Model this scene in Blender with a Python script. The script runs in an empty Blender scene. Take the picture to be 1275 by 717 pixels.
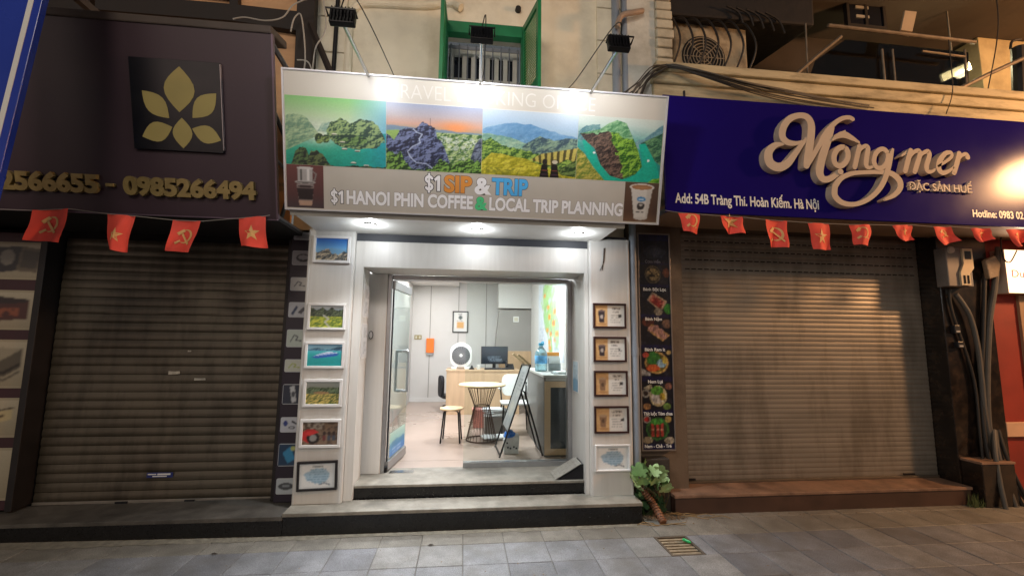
import bpy, bmesh, math, random
import numpy as np
from mathutils import Vector, Matrix
random.seed(7)
SC = bpy.context.scene
COL = SC.collection
R = math.radians

# ------------------------------------------------------------------ camera
FPX, CX, CY = 545.0, 637.5, 358.5            # focal length and centre of the 1275x717 photograph
CAM = np.array([0.0, -4.21, 1.64])
yaw, pit, rol = R(6.31), R(6.754), R(0.644)
fw = np.array([math.sin(yaw)*math.cos(pit), math.cos(yaw)*math.cos(pit), math.sin(pit)])
_r = np.array([math.cos(yaw), -math.sin(yaw), 0.0]); _u = np.cross(_r, fw)
rt = math.cos(rol)*_r + math.sin(rol)*_u
up = -math.sin(rol)*_r + math.cos(rol)*_u
cd = bpy.data.cameras.new("camera"); cam = bpy.data.objects.new("camera", cd); COL.objects.link(cam)
cd.sensor_width = 36; cd.lens = 36*FPX/1275; cd.clip_start = 0.05; cd.clip_end = 300
cam.matrix_world = Matrix(((rt[0], up[0], -fw[0], CAM[0]), (rt[1], up[1], -fw[1], CAM[1]), (rt[2], up[2], -fw[2], CAM[2]), (0, 0, 0, 1)))
SC.camera = cam

# ------------------------------------------------------------------ world, exposure, street light
w = bpy.data.worlds.new("World"); SC.world = w; w.use_nodes = True
nt = w.node_tree; bgn = nt.nodes["Background"]
sky = nt.nodes.new("ShaderNodeTexSky"); sky.sky_type = 'NISHITA'; sky.sun_disc = False
sky.sun_elevation = R(0.5); sky.sun_rotation = R(200)
hs = nt.nodes.new("ShaderNodeHueSaturation"); hs.inputs["Saturation"].default_value = 0.35
nt.links.new(sky.outputs[0], hs.inputs["Color"]); nt.links.new(hs.outputs[0], bgn.inputs[0])
bgn.inputs[1].default_value = 0.10

SC.view_settings.view_transform = 'Standard'; SC.view_settings.look = 'None'
SC.view_settings.exposure = 0.62; SC.view_settings.gamma = 1.0
SC.render.engine = 'CYCLES'
SC.cycles.use_denoising = True
SC.cycles.max_bounces = 6; SC.cycles.diffuse_bounces = 3; SC.cycles.glossy_bounces = 3
SC.cycles.transparent_max_bounces = 12; SC.cycles.sample_clamp_indirect = 6.0
SC.cycles.caustics_reflective = False; SC.cycles.caustics_refractive = False

def lamp(name, kind, loc, power, col, target=None, size=0.1, spot=None, blend=0.6, parent=None):
    l = bpy.data.lights.new(name, kind); l.energy = power; l.color = col
    if kind == 'AREA': l.shape = 'DISK'; l.size = size
    elif kind == 'SPOT': l.shadow_soft_size = size; l.spot_size = R(spot); l.spot_blend = blend
    else: l.shadow_soft_size = size
    o = bpy.data.objects.new(name, l); COL.objects.link(o); o.location = loc
    if target is not None:
        o.rotation_euler = (Vector(target)-Vector(loc)).to_track_quat('-Z', 'Y').to_euler()
    if parent is not None:
        o.parent = parent; o.location = Vector(loc)-parent.location
    return o
# the sodium street lamps across the road (their glow and reflection show in the signs and on the paving)
lamp("street_light", 'POINT', (9.3, -2.7, 4.4), 900, (1.0, 0.52, 0.23), size=0.3).data.specular_factor = 0.15
lamp("street_light", 'POINT', (-2.5, -9.5, 7.5), 640, (1.0, 0.86, 0.70), size=1.1)

# ------------------------------------------------------------------ geometry helpers
def ray(px, py): return fw*FPX + rt*(px-CX) - up*(py-CY)
def onY(px, py, y):
    d = ray(px, py); return CAM + d*(y-CAM[1])/d[1]
def onZ(px, py, z):
    d = ray(px, py); return CAM + d*(z-CAM[2])/d[2]
def onX(px, py, x):
    d = ray(px, py); return CAM + d*(x-CAM[0])/d[0]

class Plane:
    def __init__(s, O, ex=(1, 0, 0), ev=(0, 0, 1)):
        s.O = np.array(O, float); s.ex = np.array(ex, float); s.ev = np.array(ev, float)
        s.n = np.cross(s.ex, s.ev)
    def to(s, u, v, w=0.0): return s.O + u*s.ex + v*s.ev + w*s.n
    def px(s, px, py, w=0.0):
        d = ray(px, py); o = s.O + w*s.n
        p = CAM + d*((o-CAM) @ s.n)/(d @ s.n) - s.O
        return float(p @ s.ex), float(p @ s.ev)
    def pts(s, L, w=0.0): return [s.px(a, b, w) for a, b in L]
    def rect(s, x0, y0, x1, y1, w=0.0):
        """axis-aligned rectangle (u0,v0,u1,v1) in the plane nearest to the pixel box"""
        a = s.px(x0, y0, w); b = s.px(x1, y0, w); c = s.px(x1, y1, w); d = s.px(x0, y1, w)
        return ((a[0]+d[0])/2, (c[1]+d[1])/2, (b[0]+c[0])/2, (a[1]+b[1])/2)
def face(y): return Plane((0, y, 0))

def smoothline(P, n=6):
    P = [np.array(p, float) for p in P]
    if len(P) < 3: return P
    out = []
    for i in range(len(P)-1):
        p0 = P[max(i-1, 0)]; p1 = P[i]; p2 = P[i+1]; p3 = P[min(i+2, len(P)-1)]
        for k in range(n):
            t = k/n
            out.append(0.5*((2*p1)+(-p0+p2)*t+(2*p0-5*p1+4*p2-p3)*t*t+(-p0+3*p1-3*p2+p3)*t**3))
    out.append(P[-1]); return out

class MB:
    def __init__(s): s.v = []; s.f = []
    def add(s, vs, fs):
        b = len(s.v); s.v += [tuple(float(c) for c in p) for p in vs]; s.f += [tuple(i+b for i in f) for f in fs]; return s
    def box(s, x0, x1, y0, y1, z0, z1):
        return s.add([(x, y, z) for x in (x0, x1) for y in (y0, y1) for z in (z0, z1)],
                     [(0, 1, 3, 2), (4, 6, 7, 5), (0, 4, 5, 1), (2, 3, 7, 6), (0, 2, 6, 4), (1, 5, 7, 3)])
    def obox(s, c, ax, h):
        c = np.array(c, float); ax = [np.array(a, float) for a in ax]
        vs = [c+ax[0]*h[0]*i+ax[1]*h[1]*j+ax[2]*h[2]*k for i in (-1, 1) for j in (-1, 1) for k in (-1, 1)]
        return s.add(vs, [(0, 1, 3, 2), (4, 6, 7, 5), (0, 4, 5, 1), (2, 3, 7, 6), (0, 2, 6, 4), (1, 5, 7, 3)])
    def hexa(s, lo, hi):
        return s.add(list(lo)+list(hi), [(0, 1, 2, 3), (7, 6, 5, 4), (0, 4, 5, 1), (1, 5, 6, 2), (2, 6, 7, 3), (3, 7, 4, 0)])
    def prism(s, pl, poly, w0, w1):
        n = len(poly); a = [pl.to(u, v, w0) for u, v in poly]; b = [pl.to(u, v, w1) for u, v in poly]
        return s.add(a+b, [tuple(range(n)), tuple(range(2*n-1, n-1, -1))]+[(i, (i+1) % n, n+(i+1) % n, n+i) for i in range(n)])
    def slab(s, pl, r, w0, w1):
        u0, v0, u1, v1 = r
        return s.prism(pl, [(u0, v0), (u1, v0), (u1, v1), (u0, v1)], w0, w1)
    def ring(s, pl, r, t, w0, w1):
        u0, v0, u1, v1 = r
        s.slab(pl, (u0, v0, u1, v0+t), w0, w1); s.slab(pl, (u0, v1-t, u1, v1), w0, w1)
        s.slab(pl, (u0, v0+t, u0+t, v1-t), w0, w1); return s.slab(pl, (u1-t, v0+t, u1, v1-t), w0, w1)
    def stroke(s, pl, P, w0, w1, smooth=6, caps=True):
        P = smoothline(P, smooth); n = len(P)
        L = []; Rr = []
        for i in range(n):
            d = P[min(i+1, n-1)][:2]-P[max(i-1, 0)][:2]; d = d/(np.linalg.norm(d)+1e-9); nn = np.array([-d[1], d[0]])
            L.append(P[i][:2]+nn*P[i][2]); Rr.append(P[i][:2]-nn*P[i][2])
        vs = []; fs = []
        for i in range(n):
            vs += [pl.to(*L[i], w0), pl.to(*Rr[i], w0), pl.to(*L[i], w1), pl.to(*Rr[i], w1)]
        for i in range(n-1):
            a = 4*i; b = a+4
            fs += [(a, b, b+1, a+1), (a+2, a+3, b+3, b+2), (a, a+2, b+2, b), (a+1, b+1, b+3, a+3)]
        fs += [(0, 1, 3, 2), (4*n-4, 4*n-2, 4*n-1, 4*n-3)]
        s.add(vs, fs)
        if caps:
            for i, in ((0,), (n-1,)):
                s.prism(pl, [(P[i][0]+P[i][2]*math.cos(t), P[i][1]+P[i][2]*math.sin(t)) for t in np.linspace(0, 2*math.pi, 14, endpoint=False)], w0, w1-0.0015)
        return s
    def tube(s, P, r, seg=8, smooth=0, caps=True):
        if smooth: P = smoothline(P, smooth)
        P = [np.array(p, float) for p in P]; n = len(P)
        rr = r if hasattr(r, '__len__') else [r]*n
        if len(rr) != n: rr = list(np.interp(np.linspace(0, 1, n), np.linspace(0, 1, len(rr)), rr))
        t0 = P[1]-P[0]; t0 /= np.linalg.norm(t0)+1e-9
        a = np.cross(t0, [0.31, 0.17, 0.93]); a /= np.linalg.norm(a)+1e-9
        vs = []; fs = []
        for i in range(n):
            t = P[min(i+1, n-1)]-P[max(i-1, 0)]; t /= np.linalg.norm(t)+1e-9
            a = a-t*(a@t); a /= np.linalg.norm(a)+1e-9; b = np.cross(t, a)
            vs += [P[i]+rr[i]*(math.cos(q)*a+math.sin(q)*b) for q in np.linspace(0, 2*math.pi, seg, endpoint=False)]
        for i in range(n-1):
            for k in range(seg):
                k2 = (k+1) % seg
                fs.append((i*seg+k, i*seg+k2, (i+1)*seg+k2, (i+1)*seg+k))
        if caps: fs += [tuple(range(seg-1, -1, -1)), tuple(range((n-1)*seg, n*seg))]
        return s.add(vs, fs)
    def lathe(s, c, prof, seg=24, axis='z'):
        vs = []; fs = []; n = len(prof)
        for r, z in prof:
            for q in np.linspace(0, 2*math.pi, seg, endpoint=False):
                p = (r*math.cos(q), r*math.sin(q), z)
                if axis == 'y': p = (p[0], p[2], p[1])
                if axis == 'x': p = (p[2], p[0], p[1])
                vs.append((c[0]+p[0], c[1]+p[1], c[2]+p[2]))
        for i in range(n-1):
            for k in range(seg):
                k2 = (k+1) % seg
                fs.append((i*seg+k, i*seg+k2, (i+1)*seg+k2, (i+1)*seg+k))
        fs += [tuple(range(seg-1, -1, -1)), tuple(range((n-1)*seg, n*seg))]
        return s.add(vs, fs)
    def torus(s, c, R_, r, seg=32, sec=8, ax=None):
        ax = ax or ((1, 0, 0), (0, 1, 0)); a = np.array(ax[0], float); b = np.array(ax[1], float)
        P = [np.array(c)+R_*(math.cos(q)*a+math.sin(q)*b) for q in np.linspace(0, 2*math.pi, seg+1)]
        return s.tube(P, r, sec, caps=False)
    def build(s, name, mat, parent=None, smooth=False, bevel=0.0, recalc=True, sharp=35):
        me = bpy.data.meshes.new(name)
        A = np.array(s.v) if s.v else np.zeros((1, 3))
        if parent is None:
            o0 = np.array([(A[:, 0].min()+A[:, 0].max())/2, (A[:, 1].min()+A[:, 1].max())/2, A[:, 2].min()])
            base = o0
        else:
            o0 = np.array(wloc(parent)); base = o0
        me.from_pydata([tuple(p) for p in (A-base)], [], s.f)
        if recalc:
            bm = bmesh.new(); bm.from_mesh(me); bmesh.ops.recalc_face_normals(bm, faces=bm.faces); bm.to_mesh(me); bm.free()
        me.materials.append(mat)
        o = bpy.data.objects.new(name, me); COL.objects.link(o)
        if parent is None: o.location = tuple(o0)
        else: o.parent = parent
        if smooth:
            me.shade_smooth()
            try: me.set_sharp_from_angle(angle=R(sharp))
            except Exception: pass
        if bevel:
            m = o.modifiers.new("bevel", 'BEVEL'); m.width = bevel; m.segments = 2; m.limit_method = 'ANGLE'; m.angle_limit = R(40)
        return o

def wloc(o):
    p = Vector(o.location); q = o.parent
    while q is not None: p = p+q.location; q = q.parent
    return p
def tag(o, label=None, cat=None, group=None, kind=None):
    if label: o['label'] = label
    if cat: o['category'] = cat
    if group: o['group'] = group
    if kind: o['kind'] = kind
    return o
def thing(name, label, cat, loc, group=None):
    o = bpy.data.objects.new(name, None); COL.objects.link(o); o.location = tuple(float(c) for c in loc); o.empty_display_size = 0.1
    return tag(o, label, cat, group)
def copy_tree(o, parent=None):
    c = o.copy(); COL.objects.link(c)
    if parent is not None: c.parent = parent
    for ch in list(o.children): copy_tree(ch, c)
    return c

# ------------------------------------------------------------------ materials
def lin(c):
    if isinstance(c, str): c = [int(c[i:i+2], 16)/255 for i in (0, 2, 4)]
    return tuple(x/12.92 if x <= 0.04045 else ((x+0.055)/1.055)**2.4 for x in c)
MATS = {}
def mat(name, col, rough=0.6, var=0.12, scale=6.0, bump=0.0, bscale=60.0, metal=0.0, grime=0.0, gcol='2a241c', gscale=2.0, spec=0.5, emit=None, estr=0.0, stretch=None, coat=0.0, trans=0.0, gst=None):
    if name in MATS: return MATS[name]
    m = bpy.data.materials.new(name); m.use_nodes = True; n = m.node_tree; b = n.nodes["Principled BSDF"]
    c = lin(col)
    tc = n.nodes.new("ShaderNodeTexCoord"); src = tc.outputs["Object"]
    if stretch:
        mp = n.nodes.new("ShaderNodeMapping"); mp.inputs["Scale"].default_value = stretch; n.links.new(src, mp.inputs[0]); src = mp.outputs[0]
    no = n.nodes.new("ShaderNodeTexNoise"); no.inputs["Scale"].default_value = scale; no.inputs["Detail"].default_value = 6; n.links.new(src, no.inputs["Vector"])
    mr = n.nodes.new("ShaderNodeMapRange"); mr.inputs[1].default_value = 0.3; mr.inputs[2].default_value = 0.7; n.links.new(no.outputs[0], mr.inputs[0])
    mx = n.nodes.new("ShaderNodeMix"); mx.data_type = 'RGBA'
    mx.inputs[6].default_value = (*[x*(1-var) for x in c], 1); mx.inputs[7].default_value = (*[min(x*(1+var), 1) for x in c], 1)
    n.links.new(mr.outputs[0], mx.inputs[0]); out = mx.outputs[2]
    if grime:
        n2 = n.nodes.new("ShaderNodeTexNoise"); n2.inputs["Scale"].default_value = gscale; n2.inputs["Detail"].default_value = 8; n2.inputs["Roughness"].default_value = 0.65; gs_ = src
        if gst:
            mq = n.nodes.new("ShaderNodeMapping"); mq.inputs["Scale"].default_value = gst; n.links.new(tc.outputs["Object"], mq.inputs[0]); gs_ = mq.outputs[0]
        n.links.new(gs_, n2.inputs["Vector"])
        m2 = n.nodes.new("ShaderNodeMapRange"); m2.inputs[1].default_value = 0.46; m2.inputs[2].default_value = 0.66; m2.inputs[4].default_value = grime; n.links.new(n2.outputs[0], m2.inputs[0])
        x2 = n.nodes.new("ShaderNodeMix"); x2.data_type = 'RGBA'; x2.inputs[7].default_value = (*lin(gcol), 1)
        n.links.new(m2.outputs[0], x2.inputs[0]); n.links.new(out, x2.inputs[6]); out = x2.outputs[2]
    n.links.new(out, b.inputs["Base Color"])
    b.inputs["Roughness"].default_value = rough; b.inputs["Metallic"].default_value = metal; b.inputs["Specular IOR Level"].default_value = spec
    if coat: b.inputs["Coat Weight"].default_value = coat
    if trans: b.inputs["Transmission Weight"].default_value = trans
    rr = n.nodes.new("ShaderNodeMapRange"); rr.inputs[3].default_value = max(rough-0.08, 0.02); rr.inputs[4].default_value = min(rough+0.1, 1)
    n.links.new(no.outputs[0], rr.inputs[0]); n.links.new(rr.outputs[0], b.inputs["Roughness"])
    if bump:
        nb = n.nodes.new("ShaderNodeTexNoise"); nb.inputs["Scale"].default_value = bscale; nb.inputs["Detail"].default_value = 4; n.links.new(src, nb.inputs["Vector"])
        bp = n.nodes.new("ShaderNodeBump"); bp.inputs["Strength"].default_value = bump; bp.inputs["Distance"].default_value = 0.01
        n.links.new(nb.outputs[0], bp.inputs["Height"]); n.links.new(bp.outputs[0], b.inputs["Normal"])
    if emit is not None:
        b.inputs["Emission Color"].default_value = (*lin(emit), 1); b.inputs["Emission Strength"].default_value = estr
    MATS[name] = m; return m
def glass_mat(name, tint=(1, 1, 1), refl=1.0):
    if name in MATS: return MATS[name]
    m = bpy.data.materials.new(name); m.use_nodes = True; n = m.node_tree; n.nodes.clear()
    o = n.nodes.new("ShaderNodeOutputMaterial"); t = n.nodes.new("ShaderNodeBsdfTransparent"); g = n.nodes.new("ShaderNodeBsdfGlossy"); f = n.nodes.new("ShaderNodeFresnel"); mx = n.nodes.new("ShaderNodeMixShader")
    t.inputs[0].default_value = (*tint, 1); g.inputs["Roughness"].default_value = 0.02; f.inputs[0].default_value = 1.45
    mu = n.nodes.new("ShaderNodeMath"); mu.operation = 'MULTIPLY'; mu.inputs[1].default_value = refl
    n.links.new(f.outputs[0], mu.inputs[0]); n.links.new(mu.outputs[0], mx.inputs[0]); n.links.new(t.outputs[0], mx.inputs[1]); n.links.new(g.outputs[0], mx.inputs[2]); n.links.new(mx.outputs[0], o.inputs[0])
    MATS[name] = m; return m
def print_mat(name='printed_picture', rough=0.35, gain=1.0):
    if name in MATS: return MATS[name]
    m = bpy.data.materials.new(name); m.use_nodes = True; n = m.node_tree; b = n.nodes["Principled BSDF"]
    a = n.nodes.new("ShaderNodeVertexColor"); a.layer_name = "Col"
    no = n.nodes.new("ShaderNodeTexNoise"); no.inputs["Scale"].default_value = 90; tc = n.nodes.new("ShaderNodeTexCoord"); n.links.new(tc.outputs["Object"], no.inputs["Vector"])
    mr = n.nodes.new("ShaderNodeMapRange"); mr.inputs[3].default_value = 0.88*gain; mr.inputs[4].default_value = 1.06*gain; n.links.new(no.outputs[0], mr.inputs[0])
    vm = n.nodes.new("ShaderNodeVectorMath"); vm.operation = 'SCALE'; n.links.new(a.outputs[0], vm.inputs[0]); n.links.new(mr.outputs[0], vm.inputs[3])
    n.links.new(vm.outputs[0], b.inputs["Base Color"]); b.inputs["Roughness"].default_value = rough
    MATS[name] = m; return m

# ------------------------------------------------------------------ painted prints (flat printed pictures as coloured fine meshes)
class Cv:
    def __init__(s, w, h, bg='808080'):
        s.w, s.h = w, h; s.a = np.zeros((h, w, 3)); s.a[:] = s.c(bg)
        s.Y, s.X = np.mgrid[0:h, 0:w]; s.X = (s.X+0.5)/w; s.Y = (s.Y+0.5)/h; s.as_ = w/h   # Y up
    def c(s, c):
        if isinstance(c, str): return np.array([int(c[i:i+2], 16)/255 for i in (0, 2, 4)])
        return np.array(c, float)
    def put(s, m, col, al=1.0):
        m = np.clip(np.asarray(m, float)*al, 0, 1)[..., None]
        s.a = s.a*(1-m)+(s.c(col) if not (hasattr(col, 'ndim') and col.ndim == 3) else col)*m; return s
    def grad(s, stops):
        ys = [p for p, _ in stops]; cs = np.array([s.c(c) for _, c in stops])
        return np.stack([np.interp(s.Y, ys, cs[:, k]) for k in range(3)], -1)
    def fbm(s, f, seed, o=4, fx=1.0):
        out = np.zeros_like(s.X); amp = 1; tot = 0
        for i in range(o):
            rs = np.random.RandomState(seed+i*17); n = int(f*2**i)+3; g = rs.rand(n+2, int(n*fx)+3)
            x = s.X*f*2**i*fx; y = s.Y*f*2**i; xi = x.astype(int) % (g.shape[1]-1); yi = y.astype(int) % (g.shape[0]-1); tx = x-np.floor(x); ty = y-np.floor(y)
            tx = tx*tx*(3-2*tx); ty = ty*ty*(3-2*ty)
            v = (g[yi, xi]*(1-tx)+g[yi, xi+1]*tx)*(1-ty)+(g[yi+1, xi]*(1-tx)+g[yi+1, xi+1]*tx)*ty
            out += amp*v; tot += amp; amp *= 0.55
        return out/tot
    def ridge(s, P, rough=0.04, f=8, seed=1):
        xs = [p[0] for p in P]; ys = [p[1] for p in P]; h = np.interp(s.X[0], xs, ys)
        rs = np.random.RandomState(seed); n = np.zeros(s.w)
        for o in range(4):
            g = rs.rand(int(f*2**o)+3); n += np.interp(s.X[0]*f*2**o, np.arange(len(g)), g-0.5)*0.6**o
        return s.Y < (h+n*rough)[None, :]
    def poly(s, P):
        m = np.zeros_like(s.X, bool); n = len(P)
        for i in range(n):
            x0, y0 = P[i]; x1, y1 = P[(i+1) % n]
            if y0 == y1: continue
            m ^= ((s.Y >= min(y0, y1)) & (s.Y < max(y0, y1)) & (s.X < (s.Y-y0)*(x1-x0)/(y1-y0)+x0))
        return m
    def ell(s, cx, cy, rx, ry, wob=0.0, seed=1):
        d = ((s.X-cx)/rx)**2+((s.Y-cy)/ry)**2
        if wob: d = d*(1+wob*(s.fbm(9, seed)-0.5)*2)
        return d < 1
    def line(s, P, wd):
        m = np.zeros_like(s.X, bool)
        for (x0, y0), (x1, y1) in zip(P[:-1], P[1:]):
            dx, dy = (x1-x0)*s.as_, y1-y0; L = dx*dx+dy*dy+1e-9
            t = np.clip(((s.X-x0)*s.as_*dx+(s.Y-y0)*dy)/L, 0, 1)
            m |= np.hypot((s.X-x0)*s.as_-t*dx, s.Y-y0-t*dy) < wd
        return m
    def relief(s, m, dark, light, f=10, seed=1, k=9.0, al=1.0, soft=0.0):
        n = s.fbm(f, seed, 5); d = max(1, s.w//110); sh = np.clip(.5+k*(n-np.roll(np.roll(n, d, 1), -d, 0))+1.1*(n-.5), 0, 1)[..., None]
        return s.put(m, s.c(dark)*(1-sh)+s.c(light)*sh, al)
    def detail(s, seed, amt=0.3, top=1.0, f=22):
        g = s.fbm(f, seed, 3); h = s.fbm(f*2.3, seed+5, 2); m = np.clip((top-s.Y)*8, 0, 1)
        k = 1+amt*m*((g-.5)*2.2+(h-.5)*1.6); s.a = np.clip(s.a*k[..., None], 0, 1)
        t = (s.fbm(f*.6, seed+9, 3)-.5)[..., None]*np.array([.10, .02, -.10])*m[..., None]; s.a = np.clip(s.a+t*amt*2, 0, 1); return s
    def rect(s, x0, y0, x1, y1): return (s.X > x0) & (s.X < x1) & (s.Y > y0) & (s.Y < y1)
    def lines_of_text(s, x0, y0, x1, y1, n, col, seed=3):
        rs = np.random.RandomState(seed); dy = (y1-y0)/n
        for i in range(n):
            y = y1-dy*(i+0.5); a = x0+(x1-x0)*0.15*rs.rand(); b = x1-(x1-x0)*0.3*rs.rand()
            m = s.rect(a, y-dy*0.25, b, y+dy*0.22) & (s.fbm(26, seed+i, 1, 2.5) > 0.36)
            s.put(m, col, 0.75)
        return s
def canvas(name, cv, pl, r, w, parent, mt=None):
    u0, v0, u1, v1 = r; nx, ny = cv.w, cv.h
    us = np.linspace(u0, u1, nx+1); vs = np.linspace(v0, v1, ny+1)
    U, V = np.meshgrid(us, vs)
    P = pl.O[None, None]+U[..., None]*pl.ex+V[..., None]*pl.ev+w*pl.n
    base = np.array(wloc(parent)) if parent is not None else pl.to(u0, v0, w)
    P = (P-base).reshape(-1, 3)
    idx = np.arange((nx+1)*(ny+1)).reshape(ny+1, nx+1)
    F = np.stack([idx[:-1, :-1], idx[:-1, 1:], idx[1:, 1:], idx[1:, :-1]], -1).reshape(-1, 4)
    me = bpy.data.meshes.new(name); me.vertices.add(len(P)); me.vertices.foreach_set("co", P.ravel())
    me.loops.add(F.size); me.loops.foreach_set("vertex_index", F.ravel().astype(np.int32))
    me.polygons.add(len(F)); me.polygons.foreach_set("loop_start", (np.arange(len(F))*4).astype(np.int32)); me.polygons.foreach_set("loop_total", np.full(len(F), 4, np.int32))
    me.update(calc_edges=True)
    a = np.clip(cv.a, 0, 1); a = np.where(a <= 0.04045, a/12.92, ((a+0.055)/1.055)**2.4)
    # point colours: average of the neighbouring cells
    ap = np.pad(a, ((1, 1), (1, 1), (0, 0)), mode='edge'); pc = (ap[:-1, :-1]+ap[1:, :-1]+ap[:-1, 1:]+ap[1:, 1:])/4
    ca = me.color_attributes.new("Col", 'FLOAT_COLOR', 'POINT')
    ca.data.foreach_set("color", np.concatenate([pc, np.ones(pc.shape[:2]+(1,))], -1).ravel().astype(np.float32))
    me.materials.append(mt or print_mat())
    o = bpy.data.objects.new(name, me); COL.objects.link(o)
    if parent is not None: o.parent = parent
    else: o.location = tuple(base)
    return o

# ------------------------------------------------------------------ lettering
_tc = {}
def text_data(s, off=0.0, ext=0.0, spacing=1.0):
    k = (s, off, ext, spacing)
    if k in _tc: return _tc[k]
    cu = bpy.data.curves.new("t", 'FONT'); cu.body = s; cu.size = 1; cu.offset = off; cu.extrude = ext; cu.space_character = spacing; cu.resolution_u = 4
    o = bpy.data.objects.new("t", cu); COL.objects.link(o)
    dg = bpy.context.evaluated_depsgraph_get(); dg.update()
    me = bpy.data.meshes.new_from_object(o.evaluated_get(dg))
    v = np.array([tuple(x.co) for x in me.vertices]) if len(me.vertices) else np.zeros((1, 3)); f = [tuple(p.vertices) for p in me.polygons]
    bpy.data.meshes.remove(me); bpy.data.objects.remove(o); bpy.data.curves.remove(cu)
    _tc[k] = (v, f); return _tc[k]
def text(name, s, pl, u0, u1, v0, cap, w0, w1, mt, parent, off=0.0, spacing=1.0):
    """string fitted between u0..u1 on baseline v0 with capital height cap, raised from w0 to w1"""
    ref, _ = text_data(s, 0.0, 0.0, spacing); H, _ = text_data("H", 0.0, 0.0)
    hh = H[:, 1].max()-H[:, 1].min()
    x0, x1 = ref[:, 0].min(), ref[:, 0].max()
    v, f = text_data(s, off, 0.5 if w1-w0 > 0.0008 else 0.0, spacing)
    mb = MB()
    vs = [pl.to(u0+(p[0]-x0)/(x1-x0)*(u1-u0), v0+p[1]/hh*cap, (w0+w1)/2+p[2]*(w1-w0)) for p in v]
    mb.add(vs, f); return mb.build(name, mt, parent)

# ================================================================== THE SETTING
M_grout = mat('paving_grout', '6b675f', 0.9, 0.2, 8, bump=0.3)
S2 = 0.306; S1 = 0.188
mb = MB(); mb.box(-40, 40, -45, 30, -0.35, -0.16)
tag(mb.build('ground', mat('ground_soil', '4a463f', 0.95, 0.2, 1.0, bump=0.3)), kind='structure')
mb = MB(); mb.box(-40, 40, -12.0, -3.302, -0.158, -0.125)
tag(mb.build('road', mat('asphalt', '3c3b3a', 0.85, 0.25, 3, bump=0.5, bscale=120)), kind='structure')
mb = MB()
for k in range(-26, 27): mb.box(k*0.75+0.004, k*0.75+0.746, -3.3, -3.12, -0.157, 0.0)
tag(mb.build('kerb', mat('kerb_stone', '8a857c', 0.8, 0.2, 4, bump=0.3), bevel=0.012), kind='structure')
mb = MB(); mb.box(-20, 1.648, -3.115, 0.6, -0.157, -0.006); mb.box(1.929, 20, -3.115, 0.6, -0.157, -0.006); mb.box(1.648, 1.929, -0.443, 0.6, -0.157, -0.0061); mb.box(1.648, 1.929, -3.115, -0.770, -0.157, -0.0061)
tag(mb.build('pavement_bed', M_grout), kind='structure')

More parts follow.
